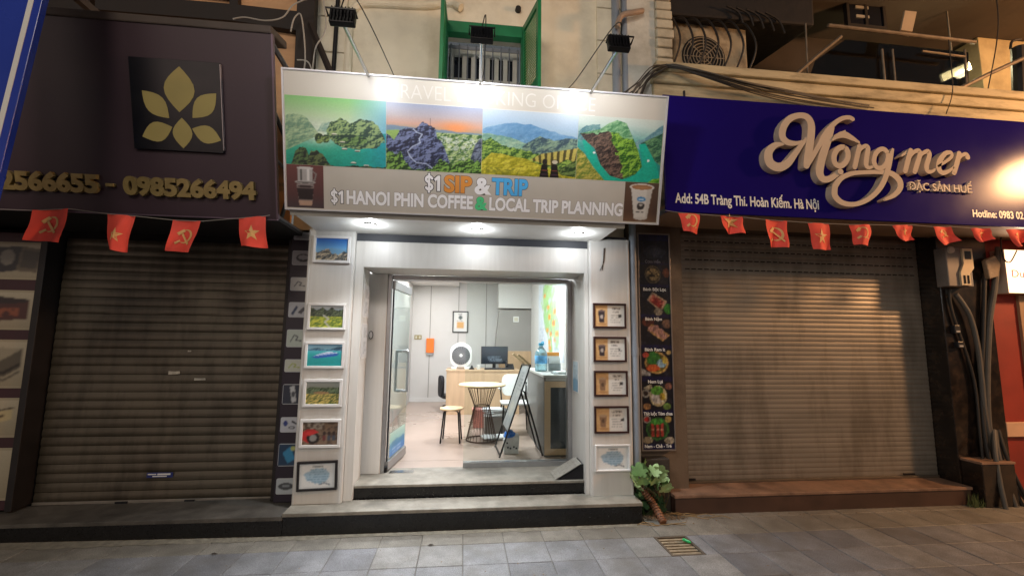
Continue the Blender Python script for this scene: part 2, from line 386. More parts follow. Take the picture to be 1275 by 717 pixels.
def tiles():
    """stone paving slabs of 1/3 m on a grid parallel to the shop fronts, each with its own tone and tilt"""
    m = bpy.data.materials.new('stone_slab'); m.use_nodes = True; n = m.node_tree; b = n.nodes["Principled BSDF"]
    a = n.nodes.new("ShaderNodeVertexColor"); a.layer_name = "Col"; tc = n.nodes.new("ShaderNodeTexCoord")
    n1 = n.nodes.new("ShaderNodeTexNoise"); n1.inputs["Scale"].default_value = 5; n1.inputs["Detail"].default_value = 9; n1.inputs["Roughness"].default_value = 0.7
    n2 = n.nodes.new("ShaderNodeTexNoise"); n2.inputs["Scale"].default_value = 130; n2.inputs["Detail"].default_value = 3
    n3 = n.nodes.new("ShaderNodeTexNoise"); n3.inputs["Scale"].default_value = 1.1; n3.inputs["Detail"].default_value = 8; n3.inputs["Roughness"].default_value = 0.7
    for q in (n1, n2, n3): n.links.new(tc.outputs["Object"], q.inputs["Vector"])
    r1 = n.nodes.new("ShaderNodeMapRange"); r1.inputs[1].default_value = 0.36; r1.inputs[2].default_value = 0.64; r1.inputs[3].default_value = 0.70; r1.inputs[4].default_value = 1.14; n.links.new(n1.outputs[0], r1.inputs[0])
    r2 = n.nodes.new("ShaderNodeMapRange"); r2.inputs[1].default_value = 0.38; r2.inputs[2].default_value = 0.62; r2.inputs[3].default_value = 0.74; r2.inputs[4].default_value = 1.18; n.links.new(n2.outputs[0], r2.inputs[0])
    mu = n.nodes.new("ShaderNodeMath"); mu.operation = 'MULTIPLY'; n.links.new(r1.outputs[0], mu.inputs[0]); n.links.new(r2.outputs[0], mu.inputs[1])
    vm = n.nodes.new("ShaderNodeVectorMath"); vm.operation = 'SCALE'; n.links.new(a.outputs[0], vm.inputs[0]); n.links.new(mu.outputs[0], vm.inputs[3])
    r3 = n.nodes.new("ShaderNodeMapRange"); r3.inputs[1].default_value = 0.48; r3.inputs[2].default_value = 0.66; r3.inputs[4].default_value = 0.6; n.links.new(n3.outputs[0], r3.inputs[0])
    mx = n.nodes.new("ShaderNodeMix"); mx.data_type = 'RGBA'; mx.inputs[7].default_value = (*lin('5c564c'), 1); n.links.new(r3.outputs[0], mx.inputs[0]); n.links.new(vm.outputs[0], mx.inputs[6])
    n.links.new(mx.outputs[2], b.inputs["Base Color"])
    rr = n.nodes.new("ShaderNodeMapRange"); rr.inputs[3].default_value = 0.45; rr.inputs[4].default_value = 0.8; n.links.new(n1.outputs[0], rr.inputs[0]); n.links.new(rr.outputs[0], b.inputs["Roughness"])
    bp = n.nodes.new("ShaderNodeBump"); bp.inputs["Strength"].default_value = 0.35; bp.inputs["Distance"].default_value = 0.006; n.links.new(n1.outputs[0], bp.inputs["Height"]); n.links.new(bp.outputs[0], b.inputs["Normal"])
    rs = random.Random(11); vs = []; fs = []; cs = []; T = 0.3333; g = 0.0022
    for i in range(-27, 28):
        for j in range(-9, 3):
            x0 = 0.04+i*T; y0 = -0.44+j*T; x1 = x0+T; y1 = min(y0+T, 0.35)
            if j <= -9: y0 = -3.115
            dz = rs.uniform(-0.0015, 0.0015); tx = rs.uniform(-0.003, 0.003); ty = rs.uniform(-0.003, 0.003)
            if i == 4 and j == -1: x1 = 1.645                # the drain sits between these two
            if i == 5 and j == -1: x0 = 1.932
            q = rs.random()
            base = np.array(lin('838487')) if q < 0.5 else (np.array(lin('77787c')) if q < 0.78 else np.array(lin('8e8d8b')))
            if j >= 0: base = np.array(lin('868279'))
            if x0 > 1.6 and q > 0.965: base = np.array(lin('9c9084'))
            base = base*rs.uniform(0.90, 1.07)*0.94
            b0 = len(vs); e = 0.004
            for zz, ins in ((-0.006, 0.0), (0-0.003, 0.0), (0.0, e)):
                for (x, y) in ((x0+g+ins, y0+g+ins), (x1-g-ins, y0+g+ins), (x1-g-ins, y1-g-ins), (x0+g+ins, y1-g-ins)):
                    vs.append((x, y, zz+(dz+(x-x0-T/2)*tx+(y-y0-T/2)*ty if zz > -0.004 else 0))); cs.append((*base, 1))
            fs.append(tuple(b0+8+k for k in range(4)))
            for l in (0, 4):
                for k in range(4): fs.append((b0+l+k, b0+l+(k+1) % 4, b0+l+4+(k+1) % 4, b0+l+4+k))
    me = bpy.data.meshes.new('pavement'); me.from_pydata(vs, [], fs)
    ca = me.color_attributes.new("Col", 'FLOAT_COLOR', 'POINT'); ca.data.foreach_set("color", np.array(cs, np.float32).ravel())
    me.materials.append(m); o = bpy.data.objects.new('pavement', me); COL.objects.link(o); tag(o, kind='structure')
tiles()

# mortar and grit swept against the steps
mb = MB(); rs = random.Random(5)
pts = []
for x in np.linspace(-5, 1.62, 70): pts.append((x, -0.20-0.035-0.03*rs.random()))
for k in range(len(pts)-1):
    (a, b), (c, d) = pts[k], pts[k+1]
    mb.add([(a, b, 0.0025), (c, d, 0.0025), (c, -0.10, 0.012), (a, -0.10, 0.012)], [(0, 1, 2, 3)])
tag(mb.build('mortar_strip', mat('mortar_strip', '767164', 0.95, 0.25, 20, bump=0.5), recalc=False), kind='structure')
mb = MB()
for k in range(160):
    x = rs.gauss(1.88, 0.16); y = rs.uniform(-0.10, 0.05); q = rs.uniform(0.004, 0.013)
    mb.lathe((x, y, -0.001), [(q, 0), (q*0.8, q*0.5), (q*0.1, q*0.75)], 6)
for k in range(110):
    x = rs.uniform(1.9, 5.6); y = -0.05-abs(rs.gauss(0, 0.09)); q = rs.uniform(0.003, 0.009)
    mb.lathe((x, y, -0.001), [(q, 0), (q*0.8, q*0.5), (q*0.1, q*0.75)], 5)
for k in range(150):
    x = rs.uniform(-3.4, 5.2); y = rs.uniform(-1.5, -0.25); q = rs.uniform(0.002, 0.007)
    mb.lathe((x, y, -0.0005), [(q, 0), (q*0.8, q*0.4), (q*0.1, q*0.5)], 5)
tag(mb.build('grit', mat('grit', '80705c', 0.95, 0.35, 30)), kind='stuff')

# ------------------------------------------------------------------ materials of the shop fronts
M_granite = mat('black_granite', '0c0c0e', 0.28, 0.3, 60, grime=0.14, gcol='2a2824', gscale=5)
M_worn = mat('worn_step_stone', '8a857a', 0.6, 0.2, 9, bump=0.25, grime=0.55, gcol='4a463e', gscale=3.2)
M_worndark = mat('worn_dark_step', '56524c', 0.55, 0.25, 8, bump=0.25, grime=0.6, gcol='1f1d1b', gscale=3)
M_brownstep = mat('brown_step_stone', '8a6c58', 0.55, 0.22, 7, bump=0.2, grime=0.6, gcol='3a2a22', gscale=3)
M_brownfront = mat('brown_step_front', '4a352b', 0.5, 0.25, 8, grime=0.4, gcol='221712')
M_white = mat('white_panel', 'd2d0cb', 0.42, 0.04, 3, grime=0.09, gcol='9a917e', gscale=1.6, stretch=(9, 9, 0.6))
M_whitetrim = mat('white_trim', 'd8d8d6', 0.35, 0.03, 3, grime=0.08, gcol='88857c')
M_alu = mat('brushed_aluminium', 'a8aaac', 0.35, 0.06, 20, metal=0.85)
M_steel = mat('steel', 'b4b6b8', 0.2, 0.05, 20, metal=1.0)
M_black = mat('black_metal', '15151a', 0.4, 0.2, 12, metal=0.3)
M_yellow = mat('ochre_plaster', 'eadfc6', 0.85, 0.10, 2.2, bump=0.25, bscale=25, grime=0.35, gcol='8a7450', gscale=1.2)
M_dark = mat('dark_recess', '1a1614', 0.85, 0.3, 3)
M_darkframe = mat('dark_frame_metal', '221e1e', 0.5, 0.25, 8, metal=0.2)

# ------------------------------------------------------------------ left building: the phone shop
A = thing('shop_building', 'dark closed phone shop building with brown roller shutter left of the bright office', 'building', (-3.3, 0.3, 0))
mb = MB(); mb.box(-6.6, -1.47, 0.30, 0.6, 0, 2.75); mb.build('wall', M_dark, A)
mb = MB()                       # base step, slightly falling to the left
mb.hexa([(-6.6, -0.05, -0.001), (-1.452, -0.186, -0.001), (-1.452, 0.32, -0.001), (-6.6, 0.32, -0.001)], [(-6.6, -0.05, 0.10), (-1.452, -0.186, 0.13), (-1.452, 0.32, 0.13), (-6.6, 0.32, 0.10)])
mb.build('step', M_granite, A, bevel=0.004)
mb = MB(); mb.hexa([(-6.6, -0.06, 0.1005), (-1.452, -0.196, 0.1305), (-1.452, 0.30, 0.1305), (-6.6, 0.30, 0.1005)], [(-6.6, -0.06, 0.122), (-1.452, -0.196, 0.166), (-1.452, 0.30, 0.166), (-6.6, 0.30, 0.122)])
mb.build('step_top', M_worndark, A, bevel=0.004)

def shutter(name, x0, x1, z0, z1, y, pitch, depth, mt, parent, wob=0.0):
    n = int((z1-z0)/pitch); prof = []
    for i in range(n):
        z = z0+i*pitch
        prof += [(z, 0.0), (z+pitch*0.10, -depth*0.7), (z+pitch*0.35, -depth), (z+pitch*0.7, -depth*0.75), (z+pitch*0.93, -depth*0.1)]
    prof.append((z0+n*pitch, 0))
    mb = MB(); nx = 14; rs = random.Random(3); xs = np.linspace(x0, x1, nx); vs = []
    for k, (z, d) in enumerate(prof):
        jj = rs.uniform(-1, 1)
        for x in xs: vs.append((x, y+d+wob*(math.sin(x*3.1+z*1.7)+0.4*math.sin(x*7+k*0.3)+0.3*jj), z))
    m = len(prof)
    mb.add(vs, [(i*nx+j, i*nx+j+1, (i+1)*nx+j+1, (i+1)*nx+j) for i in range(m-1) for j in range(nx-1)])
    return mb.build(name, mt, parent, smooth=True, sharp=28)
M_shutL = mat('bronze_shutter', '564f43', gst=(2.6, 1, 0.55), rough=0.40, var=0.16, scale=3.5, metal=0.45, grime=0.55, gcol='2b251e', gscale=2.4, stretch=(0.35, 1, 2.5), bump=0.08)
M_shutR = mat('taupe_shutter', '8b8479', gst=(2.2, 1, 0.5), rough=0.40, var=0.12, scale=3.0, metal=0.4, grime=0.42, gcol='4a3e33', gscale=1.8, stretch=(0.35, 1, 2.0), bump=0.05)
sh = shutter('roller_shutter', -3.72, -1.70, 0.175, 2.6, 0.278, 0.079, 0.0075, M_shutL, A, 0.0015)
mb = MB(); mb.box(-3.72, -1.70, 0.262, 0.298, 0.152, 0.176); mb.build('bottom_rail', mat('rail_alu', '8d877e', 0.4, 0.15, 12, metal=0.6), sh, bevel=0.003)
for px, py, ww, hh in ((150, 629, .10, .016), (235, 629, .085, .016)):
    q = onY(px, 627, 0.25); mb = MB(); mb.box(q[0]-ww/2, q[0]+ww/2, 0.250, 0.262, 0.153, 0.170); mb.build('lift_handle', M_black, sh, bevel=0.002)
# peeling stickers on the shutter
M_stick = mat('paper_sticker', 'a9a396', 0.7, 0.2, 40)
for px, py, ww, hh in ((217, 464, .10, .032), (249, 472, .10, .022), (236, 437, .03, .014)):
    pl = face(0.2625); u, v = pl.px(px, py); mb = MB()
    P = [(u-ww/2, v-hh/2), (u-ww*0.1, v-hh*0.45), (u+ww/2, v-hh*0.3), (u+ww*0.45, v+hh/2), (u, v+hh*0.4), (u-ww/2, v+hh*0.5)]
    mb.prism(pl, P, -0.001, 0.001); mb.build('sticker', M_stick, sh)
pl = face(0.2605); u, v = pl.px(199, 591)
mb = MB(); mb.slab(pl, (u-.11, v-.022, u+.11, v+.022), -0.001, 0.001); s_ = mb.build('sticker', mat('blue_sticker', '1c2a6a', 0.5), sh)
mb = MB(); mb.slab(pl, (u-.10, v+.003, u-.03, v+.012), 0.0015, 0.0025); mb.slab(pl, (u-.02, v+.0, u+.09, v+.014), 0.0015, 0.0025); mb.slab(pl, (u-.06, v-.015, u+.06, v-.006), 0.0015, 0.0025); mb.build('lettering', M_whitetrim, s_)
# frame left of shutter
mb = MB()
a = onY(66, 375, .2)[0]
mb.box(-3.79, -3.735, 0.10, 0.30, 0.16, 2.6); mb.build('jamb', M_darkframe, A, bevel=0.004)
mb = MB(); mb.box(-1.70, -1.66, 0.17, 0.30, 0.167, 2.66); mb.build('jamb', M_darkframe, A, bevel=0.004)

# ------------------------------------------------------------------ middle building: travel office
B = thing('office_building', 'ochre building with the brightly lit white travel office on its ground floor', 'building', (0.1, 0.0, 0))
mb = MB(); mb.box(-1.45, 1.655, -0.186, 0.9, -0.001, S1-0.03); mb.build('step', M_granite, B, bevel=0.003)
mb = MB(); mb.box(-1.455, 1.660, -0.198, 0.08, S1-0.0295, S1); mb.build('step_top', M_worn, B, bevel=0.004)
mb = MB(); mb.box(-0.985, 1.212, 0.105, 0.9, S1-0.029, S2-0.025); mb.build('step', M_granite, B, bevel=0.003)
mb = MB(); mb.box(-0.99, 1.216, 0.095, 0.63, S2-0.0245, S2); mb.build('step_top', M_worn, B, bevel=0.004)
# pillars: white clad boxes with shadow gaps
for x0, x1 in ((-1.455, -1.035), (1.24, 1.655)):
    mb = MB(); mb.box(x0, x1, 0.0, 0.34, S1, 2.66); p = mb.build('pillar', M_white, B, bevel=0.004)
    for x in (x0+0.012, x1-0.022):
        mb = MB(); mb.box(x, x+0.010, -0.004, 0.0, S1+0.002, 2.63); mb.build('trim', M_whitetrim, p)
mb = MB(); mb.box(-1.033, -0.955, 0.045, 0.34, S1+0.0005, 2.565); mb.build('reveal', M_white, B, bevel=0.003)
mb = MB(); mb.box(1.20, 1.238, 0.045, 0.70, S1+0.0005, 2.565); mb.build('reveal', M_white, B, bevel=0.003)
mb = MB(); mb.box(-0.9545, 1.1995, 0.04, 0.50, 2.312, 2.5655); mb.build('lintel', M_white, B, bevel=0.004)
mb = MB(); mb.box(-1.45, 1.65, 0.06, 0.6, 2.566, 2.70); mb.build('shadow_gap', mat('grey_gap', '3c3e44', 0.6), B)
mb = MB(); mb.box(-1.034, -0.79, 0.44, 0.52, S2+0.001, 2.311); mb.build('side_panel', M_white, B, bevel=0.003)
# door frame
mb = MB(); mb.box(-0.789, -0.752, 0.46, 0.53, S2+0.001, 2.311); mb.box(1.152, 1.1985, 0.56, 0.66, S2+0.001, 2.311); mb.box(-0.7515, 1.1515, 0.50, 0.64, 2.262, 2.311)
mb.box(0.035, 1.1515, 0.58, 0.66, S2+0.001, S2+0.052); mb.build('door_frame', M_alu, B, bevel=0.003)
G = glass_mat('clear_glass', (0.93, 0.97, 0.96))
mb = MB(); mb.box(0.035, 1.1515, 0.612, 0.622, S2+0.053, 2.261); mb.build('fixed_glass', G, B)
# open glass door
D = None
hp = np.array([-0.735, 0.505, 0]); dv = np.array([0.10, 0.70, 0]); dv = dv/np.linalg.norm(dv); dn = np.array([dv[1], -dv[0], 0])
plD = Plane(hp, dv, (0, 0, 1))
mb = MB(); mb.slab(plD, (0.01, S2+0.10, 0.66, 2.16), -0.005, 0.005); D = mb.build('glass_door', glass_mat('door_glass', (0.88, 0.94, 0.93), 0.45), B)
for za, zb in ((S2+0.012, S2+0.10), (2.16, 2.25)):
    mb = MB(); mb.slab(plD, (0.0, za, 0.665, zb), -0.016, 0.016); mb.build('door_clamp', M_alu, D, bevel=0.003)
mb = MB(); mb.slab(plD, (-0.006, S2+0.10, 0.0095, 2.16), -0.008, 0.008); mb.build('door_edge', mat('door_seal', '23282c', 0.4), D)
for sd in (-1, 1):
    mb = MB(); P = [plD.to(0.42, 1.06, sd*0.004), plD.to(0.42, 1.06, sd*0.055), plD.to(0.42, 1.10, sd*0.065), plD.to(0.42, 1.46, sd*0.065), plD.to(0.42, 1.50, sd*0.055), plD.to(0.42, 1.50, sd*0.004)]
    mb.tube(P, 0.016, 10, smooth=4); mb.build('door_handle', mat('satin_handle', 'c4c8cc', 0.35, 0.03, metal=0.5), D, smooth=True)
cv = Cv(26, 22, '9fd6e8'); cv.a = cv.grad([(0, '2f7fd0'), (0.35, '49a0de'), (0.6, 'a8dcd8'), (1, 'cfeee0')]); cv.put(cv.ridge([(0, .5), (.4, .62), (.7, .5), (1, .6)], .1, 6, 3) & (cv.Y > .3), '3f86b8', .6); cv.lines_of_text(.1, .05, .9, .3, 2, 'e8f4ff')
canvas('door_sticker', cv, plD, (0.06, S2+0.12, 0.62, S2+0.36), 0.0062, D)
mb = MB(); mb.box(-0.70, -0.46, 0.45, 0.53, S2+0.0005, S2+0.006); mb.build('floor_plate', M_steel, B)
mb = MB(); mb.lathe((-0.742, 0.49, S2+0.001), [(0.02, 0), (0.02, 0.05), (0.012, 0.06)], 12); mb.build('pivot', M_black, B)
# door switch on the left panel
mb = MB(); u, v = face(.438).px(462, 417); P = [(u+.022*math.cos(t), v+.042*math.sin(t)) for t in np.linspace(0, 2*math.pi, 20, endpoint=False)]; mb.prism(face(.44), P, 0, .012); sw = mb.build('push_button', M_black, B)
mb = MB(); P = [(u+.016*math.cos(t), v+.034*math.sin(t)) for t in np.linspace(0, 2*math.pi, 20, endpoint=False)]; mb.prism(face(.44), P, .0125, .016); mb.build('button_face', M_whitetrim, sw)

# interior shell
M_iwall = mat('interior_panel', 'cfcdca', 0.5, 0.04, 2, grime=0.12, gcol='9a958c')
M_ifloor = mat('interior_floor', 'a8968a', 0.28, 0.14, 1.3, grime=0.22, gcol='7a6a60', gscale=1.5)
mb = MB(); mb.box(-1.12, 1.55, 0.905, 5.6, S2-0.05, S2-0.002); mb.box(-0.99, 1.2, 0.632, 0.9, S2-0.03, S2-0.002); mb.build('interior_floor', M_ifloor, B)
mb = MB(); mb.box(-1.18, -1.10, 0.53, 5.6, S2, 2.95); mb.build('interior_wall', M_iwall, B)
mb = MB(); mb.box(1.42, 1.5, 0.71, 5.6, S2, 2.95); mb.build('interior_wall', M_iwall, B)
mb = MB(); mb.box(-1.099, 1.419, 5.53, 5.62, S2, 2.95); iw = mb.build('interior_wall', M_iwall, B)
mb = MB()
for x in np.arange(-0.72, 1.4, 0.61): mb.box(x, x+0.014, 5.522, 5.5295, S2, 2.9)
mb.build('panel_joint', mat('panel_joint', '8f8c86', 0.6), iw)
mb = MB(); mb.box(-1.099, 1.419, 5.505, 5.529, S2, S2+0.09); mb.build('skirting', M_whitetrim, iw)
mb = MB(); mb.box(-1.18, 1.5, 0.505, 5.6, 2.951, 3.0); mb.build('ceiling', mat('interior_ceiling', 'dddcd8', 0.7, 0.02), B)
mb = MB(); mb.box(-1.095, -0.10, 4.2, 5.5, 2.80, 2.949); mb.build('ceiling_soffit', mat('interior_ceiling', 'dddcd8'), B)
pl = face(4.9)
mb = MB(); P = pl.pts([(622, 386), (668, 386), (668, 440), (616, 440)]); mb.prism(pl, P, -0.3, 0.0); mb.build('stair_panel', mat('grey_stair_panel', '8f8c88', 0.6, 0.05, 3), B)
mb = MB(); r = pl.rect(621, 330, 670, 384); mb.slab(pl, r, -0.3, 0.03); mb.build('bulkhead', M_iwall, B, bevel=0.004)
mb = MB(); r = pl.rect(622, 437, 669, 470); r = (r[0], 0.9, 1.415, r[3]); mb.slab(pl, r, -0.25, 0.06); mb.build('wood_panel', mat('pale_wood', 'b89a78', 0.5, 0.12, 3, stretch=(6, 1, 0.6)), B)

# upper wall and window
WX0, WX1 = -0.255, 0.582
mb = MB()
mb.box(-1.70, WX0-0.02, 0.25, 0.55, 2.701, 7.0); mb.box(WX1+0.02, 1.70, 0.25, 0.55, 2.701, 7.0)
mb.box(WX0-0.0199, WX1+0.0199, 0.25, 0.55, 5.06, 7.0); mb.box(WX0-0.0199, WX1+0.0199, 0.25, 0.55, 2.701, 3.3)
mb.build('upper_wall', M_yellow, B)
for x0, x1 in ((-1.70, -1.30), (1.42, 1.70)):     # rusticated blocks at both ends
    mb = MB()
    for z in np.arange(3.0, 6.8, 0.40): mb.box(x0, x1, 0.215, 0.2495, z, z+0.385)
    mb.build('quoin', M_yellow, B, bevel=0.006)
mb = MB()
mb.tube([onY(432, 120, .235), onY(434, 60, .235), onY(436, 25, .235), onY(445, 8, .235), onY(465, 5, .235), onY(530, 8, .235), onY(560, 4, .235), onY(574, 10, .20)], 0.042, 10, smooth=5)
mb.build('painted_conduit', M_yellow, B, smooth=True)
M_green = mat('green_paint', '1d7a4a', 0.4, 0.12, 5, grime=0.2, gcol='0e3a26')
mb = MB(); mb.box(WX0-0.02, WX1+0.02, 0.20, 0.30, 4.93, 5.06); mb.box(WX0-0.02, WX0+0.02, 0.20, 0.30, 3.3, 4.9295); mb.box(WX1-0.02, WX1+0.02, 0.20, 0.30, 3.3, 4.9295)
W = mb.build('window', M_green, B, bevel=0.004)
M_cas = mat('cream_casement', 'b9b6ac', 0.5, 0.06, 5, grime=0.25, gcol='6e685c')
mb = MB(); xs = np.linspace(WX0+0.03, WX1-0.03, 5)
mb.box(WX0+0.021, WX1-0.021, 0.40, 0.44, 4.80, 4.9)
for x in (WX0+0.06, WX0+0.20, WX0+0.30, WX0+0.40, WX0+0.46, WX0+0.56, WX0+0.66, WX0+0.77): mb.box(x-0.025, x+0.025, 0.40, 0.44, 3.3, 4.7995)
for z in (3.6, 4.05, 4.50): mb.box(WX0+0.022, WX1-0.022, 0.405, 0.435, z-0.035, z+0.035)
mb.build('casement', M_cas, W, bevel=0.003)
mb = MB(); mb.box(WX0+0.021, WX1-0.021, 0.45, 0.455, 3.3, 4.9); mb.build('pane', mat('night_window_glass', '11151f', 0.08, 0.1), W)
mb = MB()
for x in np.linspace(WX0+0.05, WX1-0.05, 9): mb.tube([(x, 0.30, 3.3), (x, 0.30, 4.86)], 0.007, 8)
for z in (3.75, 4.30, 4.83): mb.box(WX0+0.021, WX1-0.021, 0.305, 0.313, z-0.018, z+0.018)
mb.build('grille', mat('grille_steel', '7d7f86', 0.45, 0.1, 10, metal=0.5), W)
def leaf(hx, ang, L):
    """louvred shutter leaf hinged at hx, opened outwards by ang degrees from the wall plane"""
    ex = np.array([math.cos(R(ang)), -math.sin(R(ang)), 0]); pl = Plane((hx, 0.20, 0), ex, (0, 0, 1))
    mb = MB(); z0, z1 = 3.35, 5.04
    mb.slab(pl, (0, z0, 0.05, z1), -0.018, 0.018); mb.slab(pl, (L-0.05, z0, L, z1), -0.018, 0.018)
    for z in (z0, 4.14, z1-0.07): mb.slab(pl, (0.0505, z, L-0.0505, z+0.07), -0.017, 0.017)
    o = mb.build('shutter_leaf', M_green, W, bevel=0.003)
    mb = MB()
    for z in np.arange(z0+0.08, z1-0.08, 0.032):
        if 4.11 < z < 4.22: continue
        a = pl.to(0.052, z, 0.012); b = pl.to(L-0.052, z, 0.012); c = pl.to(L-0.052, z+0.026, -0.012); d = pl.to(0.052, z+0.026, -0.012)
        e = np.array([0, 0, 0.005])
        mb.hexa([a, b, c, d], [a+e, b+e, c+e, d+e])
    mb.build('louvre', mat('green_louvre', '2c8a58', 0.45, 0.1, 5), o)
e = onY(678, 60, -0.12)
leaf(WX1, 77, 0.46); leaf(WX0, 92, 0.46)

# awning box under the sign
mb = MB(); mb.box(-1.40, 1.352, -0.69, 0.055, 2.640, 2.66); mb.build('awning_soffit', mat('awning_white', 'e6e6e2', 0.5, 0.04, 2, grime=0.1), B, bevel=0.003)

# ------------------------------------------------------------------ right building: restaurant
Cb = thing('restaurant_building', 'closed restaurant building with taupe roller shutter right of the bright office', 'building', (3.9, 0.2, 0))
M_rwall = mat('taupe_wall', '6e5f50', 0.75, 0.12, 3, bump=0.2, grime=0.45, gcol='2a221c', gscale=2)
mb = MB(); mb.box(1.72, 2.30, 0.17, 0.6, 0, 2.95); mb.box(2.3005, 5.31, 0.34, 0.6, 0, 2.95); mb.build('wall', M_rwall, Cb)
mb = MB(); mb.box(2.06, 5.285, -0.012, 0.34, -0.001, 0.15); mb.build('step', M_brownfront, Cb, bevel=0.004)
mb = MB(); mb.box(2.05, 5.295, -0.022, 0.339, 0.1505, 0.18); mb.build('step_top', M_brownstep, Cb, bevel=0.005)
sh = shutter('roller_shutter', 2.302, 5.305, 0.20, 2.9, 0.325, 0.052, 0.0036, M_shutR, Cb, 0.0008)
mb = MB(); mb.box(2.303, 5.303, 0.300, 0.3385, 0.181, 0.202); mb.build('bottom_rail', mat('rail_taupe', '6a5f52', 0.45, 0.1, 12, metal=0.5), sh, bevel=0.003)
mb = MB()                       # slots pierced through the upper slats
for z in (2.436, 2.54, 2.644, 2.748):
    for x in np.arange(2.42, 5.2, 0.075): mb.box(x, x+0.05, 0.317, 0.3225, z, z+0.010)
_sl = mb.build('vent_slot', mat('slot_dark', '120e0c', 0.9), Cb)
_bm = bmesh.new(); _bm.from_mesh(sh.data); _n0 = len(_bm.faces); _bm.from_mesh(_sl.data); _bm.faces.ensure_lookup_table()
for _f in _bm.faces[_n0:]: _f.material_index = 1
_bm.to_mesh(sh.data); _bm.free(); sh.data.materials.append(mat('slot_dark', '120e0c')); bpy.data.objects.remove(_sl)
for px in (858, 1132):
    q = onY(px, 605 if px < 900 else 597, 0.30); mb = MB(); mb.box(q[0]-.07, q[0]+.07, 0.288, 0.30, 0.215, 0.235); mb.build('lift_handle', M_black, sh, bevel=0.002)
# dark tiled jamb pillar at the right
M_blacktile = mat('black_polished_tile', '1c1613', 0.22, 0.35, 5, grime=0.4, gcol='4a3a2c', gscale=9)
mb = MB(); mb.box(5.312, 5.95, 0.10, 0.6, 0, 2.95); mb.build('pillar', M_blacktile, Cb, bevel=0.006)
mb = MB(); mb.box(5.33, 5.72, -0.10, 0.0995, 0, 0.42); mb.build('plinth', M_blacktile, Cb, bevel=0.008)
mb = MB(); mb.box(5.325, 5.725, -0.105, 0.10, 0.4205, 0.445); mb.build('plinth_top', M_brownstep, Cb, bevel=0.004)
# jamb block low left with dark stone
mb = MB(); mb.box(1.80, 2.048, 0.05, 0.1695, 0, 0.50); mb.build('plinth', mat('dark_stone', '37322d', 0.6, 0.3, 8, bump=0.3, grime=0.4), Cb, bevel=0.008)
# sign soffit
mb = MB(); mb.box(1.90, 6.9, -0.42, 0.169, 2.86, 2.945); mb.build('soffit', mat('soffit_brown', '8a6f58', 0.6, 0.1, 3), Cb)
# upper floor: whitewashed wall end, ledge, dark balcony
M_wash = mat('whitewash', 'c9c8be', 0.9, 0.10, 4, bump=0.5, bscale=18, grime=0.45, gcol='7d7a68', gscale=2.2)
mb = MB(); mb.box(1.705, 2.06, 0.12, 0.6, 2.951, 7.0); mb.build('upper_wall', M_wash, Cb, bevel=0.01)
mb = MB(); rs = random.Random(8)
for k, z in enumerate(np.arange(4.66, 6.9, 0.115)):
    j = rs.uniform(-0.012, 0.012); mb.box(2.0605, 2.255+j, 0.09+rs.uniform(-.006, .006), 0.6, z, z+0.098)
mb.box(2.0605, 2.24, 0.13, 0.6, 4.0, 6.95)
mb.build('brick_edge', mat('washed_brick', 'c4bca6', 0.9, 0.14, 7, bump=0.5, bscale=30, grime=0.4, gcol='6e6452', gscale=3), Cb, bevel=0.012)
M_ledge = mat('old_cream_plaster', 'c2b594', 0.9, 0.12, 4, bump=0.5, bscale=20, grime=0.65, gcol='3c3222', gscale=2.6, stretch=(0.5, 1, 2.2))
mb = MB(); mb.box(2.0, 9.5, 0.0, 0.10, 4.56, 4.655); mb.box(1.98, 9.5, 0.04, 0.12, 4.44, 4.559); mb.box(2.0, 9.5, 0.08, 0.5, 2.952, 4.4395); mb.box(2.261, 9.5, 0.1005, 1.6, 4.561, 4.65)
mb.build('ledge', M_ledge, Cb, bevel=0.012)
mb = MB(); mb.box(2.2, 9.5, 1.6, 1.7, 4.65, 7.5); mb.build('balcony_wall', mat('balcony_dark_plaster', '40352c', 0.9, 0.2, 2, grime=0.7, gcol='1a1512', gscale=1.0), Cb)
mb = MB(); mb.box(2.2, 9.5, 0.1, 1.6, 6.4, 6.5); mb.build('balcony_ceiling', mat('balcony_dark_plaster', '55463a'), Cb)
q = onY(1219, 60, 1.25)
mb = MB(); mb.box(q[0], q[0]+2.2, 1.25, 1.59, 4.651, 6.39); mb.build('balcony_pier', mat('cream_pier', 'b3a27c', 0.9, 0.1, 3, grime=0.4, gcol='5a4c36'), Cb, bevel=0.01)

# ------------------------------------------------------------------ far right: red shop
Db = thing('red_shop_building', 'dark red painted shop front at the far right of the row', 'building', (7.5, 0.2, 0))
M_red = mat('red_wall', '8a2c20', 0.55, 0.12, 2.5, grime=0.3, gcol='4a1812')
mb = MB(); mb.box(5.952, 9.5, 0.14, 0.6, 0, 2.95); mb.build('wall', M_red, Db)
mb = MB(); r = face(.13).rect(1246, 525, 1275, 543); mb.box(5.953, 9.5, 0.10, 0.139, r[1], r[3]); mb.build('band', mat('beige_band', 'c9a183', 0.6, 0.08), Db, bevel=0.006)
mb = MB(); pl = face(.139); P = pl.pts([(1264, 368), (1300, 368), (1300, 520), (1282, 520)]); mb.prism(pl, P, 0.001, 0.03); mb.build('shutter_panel', mat('beige_shutter', '9a7e62', 0.5, 0.1, 3), Db)

# ================================================================== SIGNS
M_gold = mat('gold_letter', '9a8656', 0.35, 0.15, 15, metal=0.4)
M_letter = mat('white_letter', 'e6e6e2', 0.4, 0.02)
M_outline = mat('outline_dark', '33343a', 0.5, 0.05)
t14 = R(14.2)
ev14 = np.array([0, -math.sin(t14), math.cos(t14)])

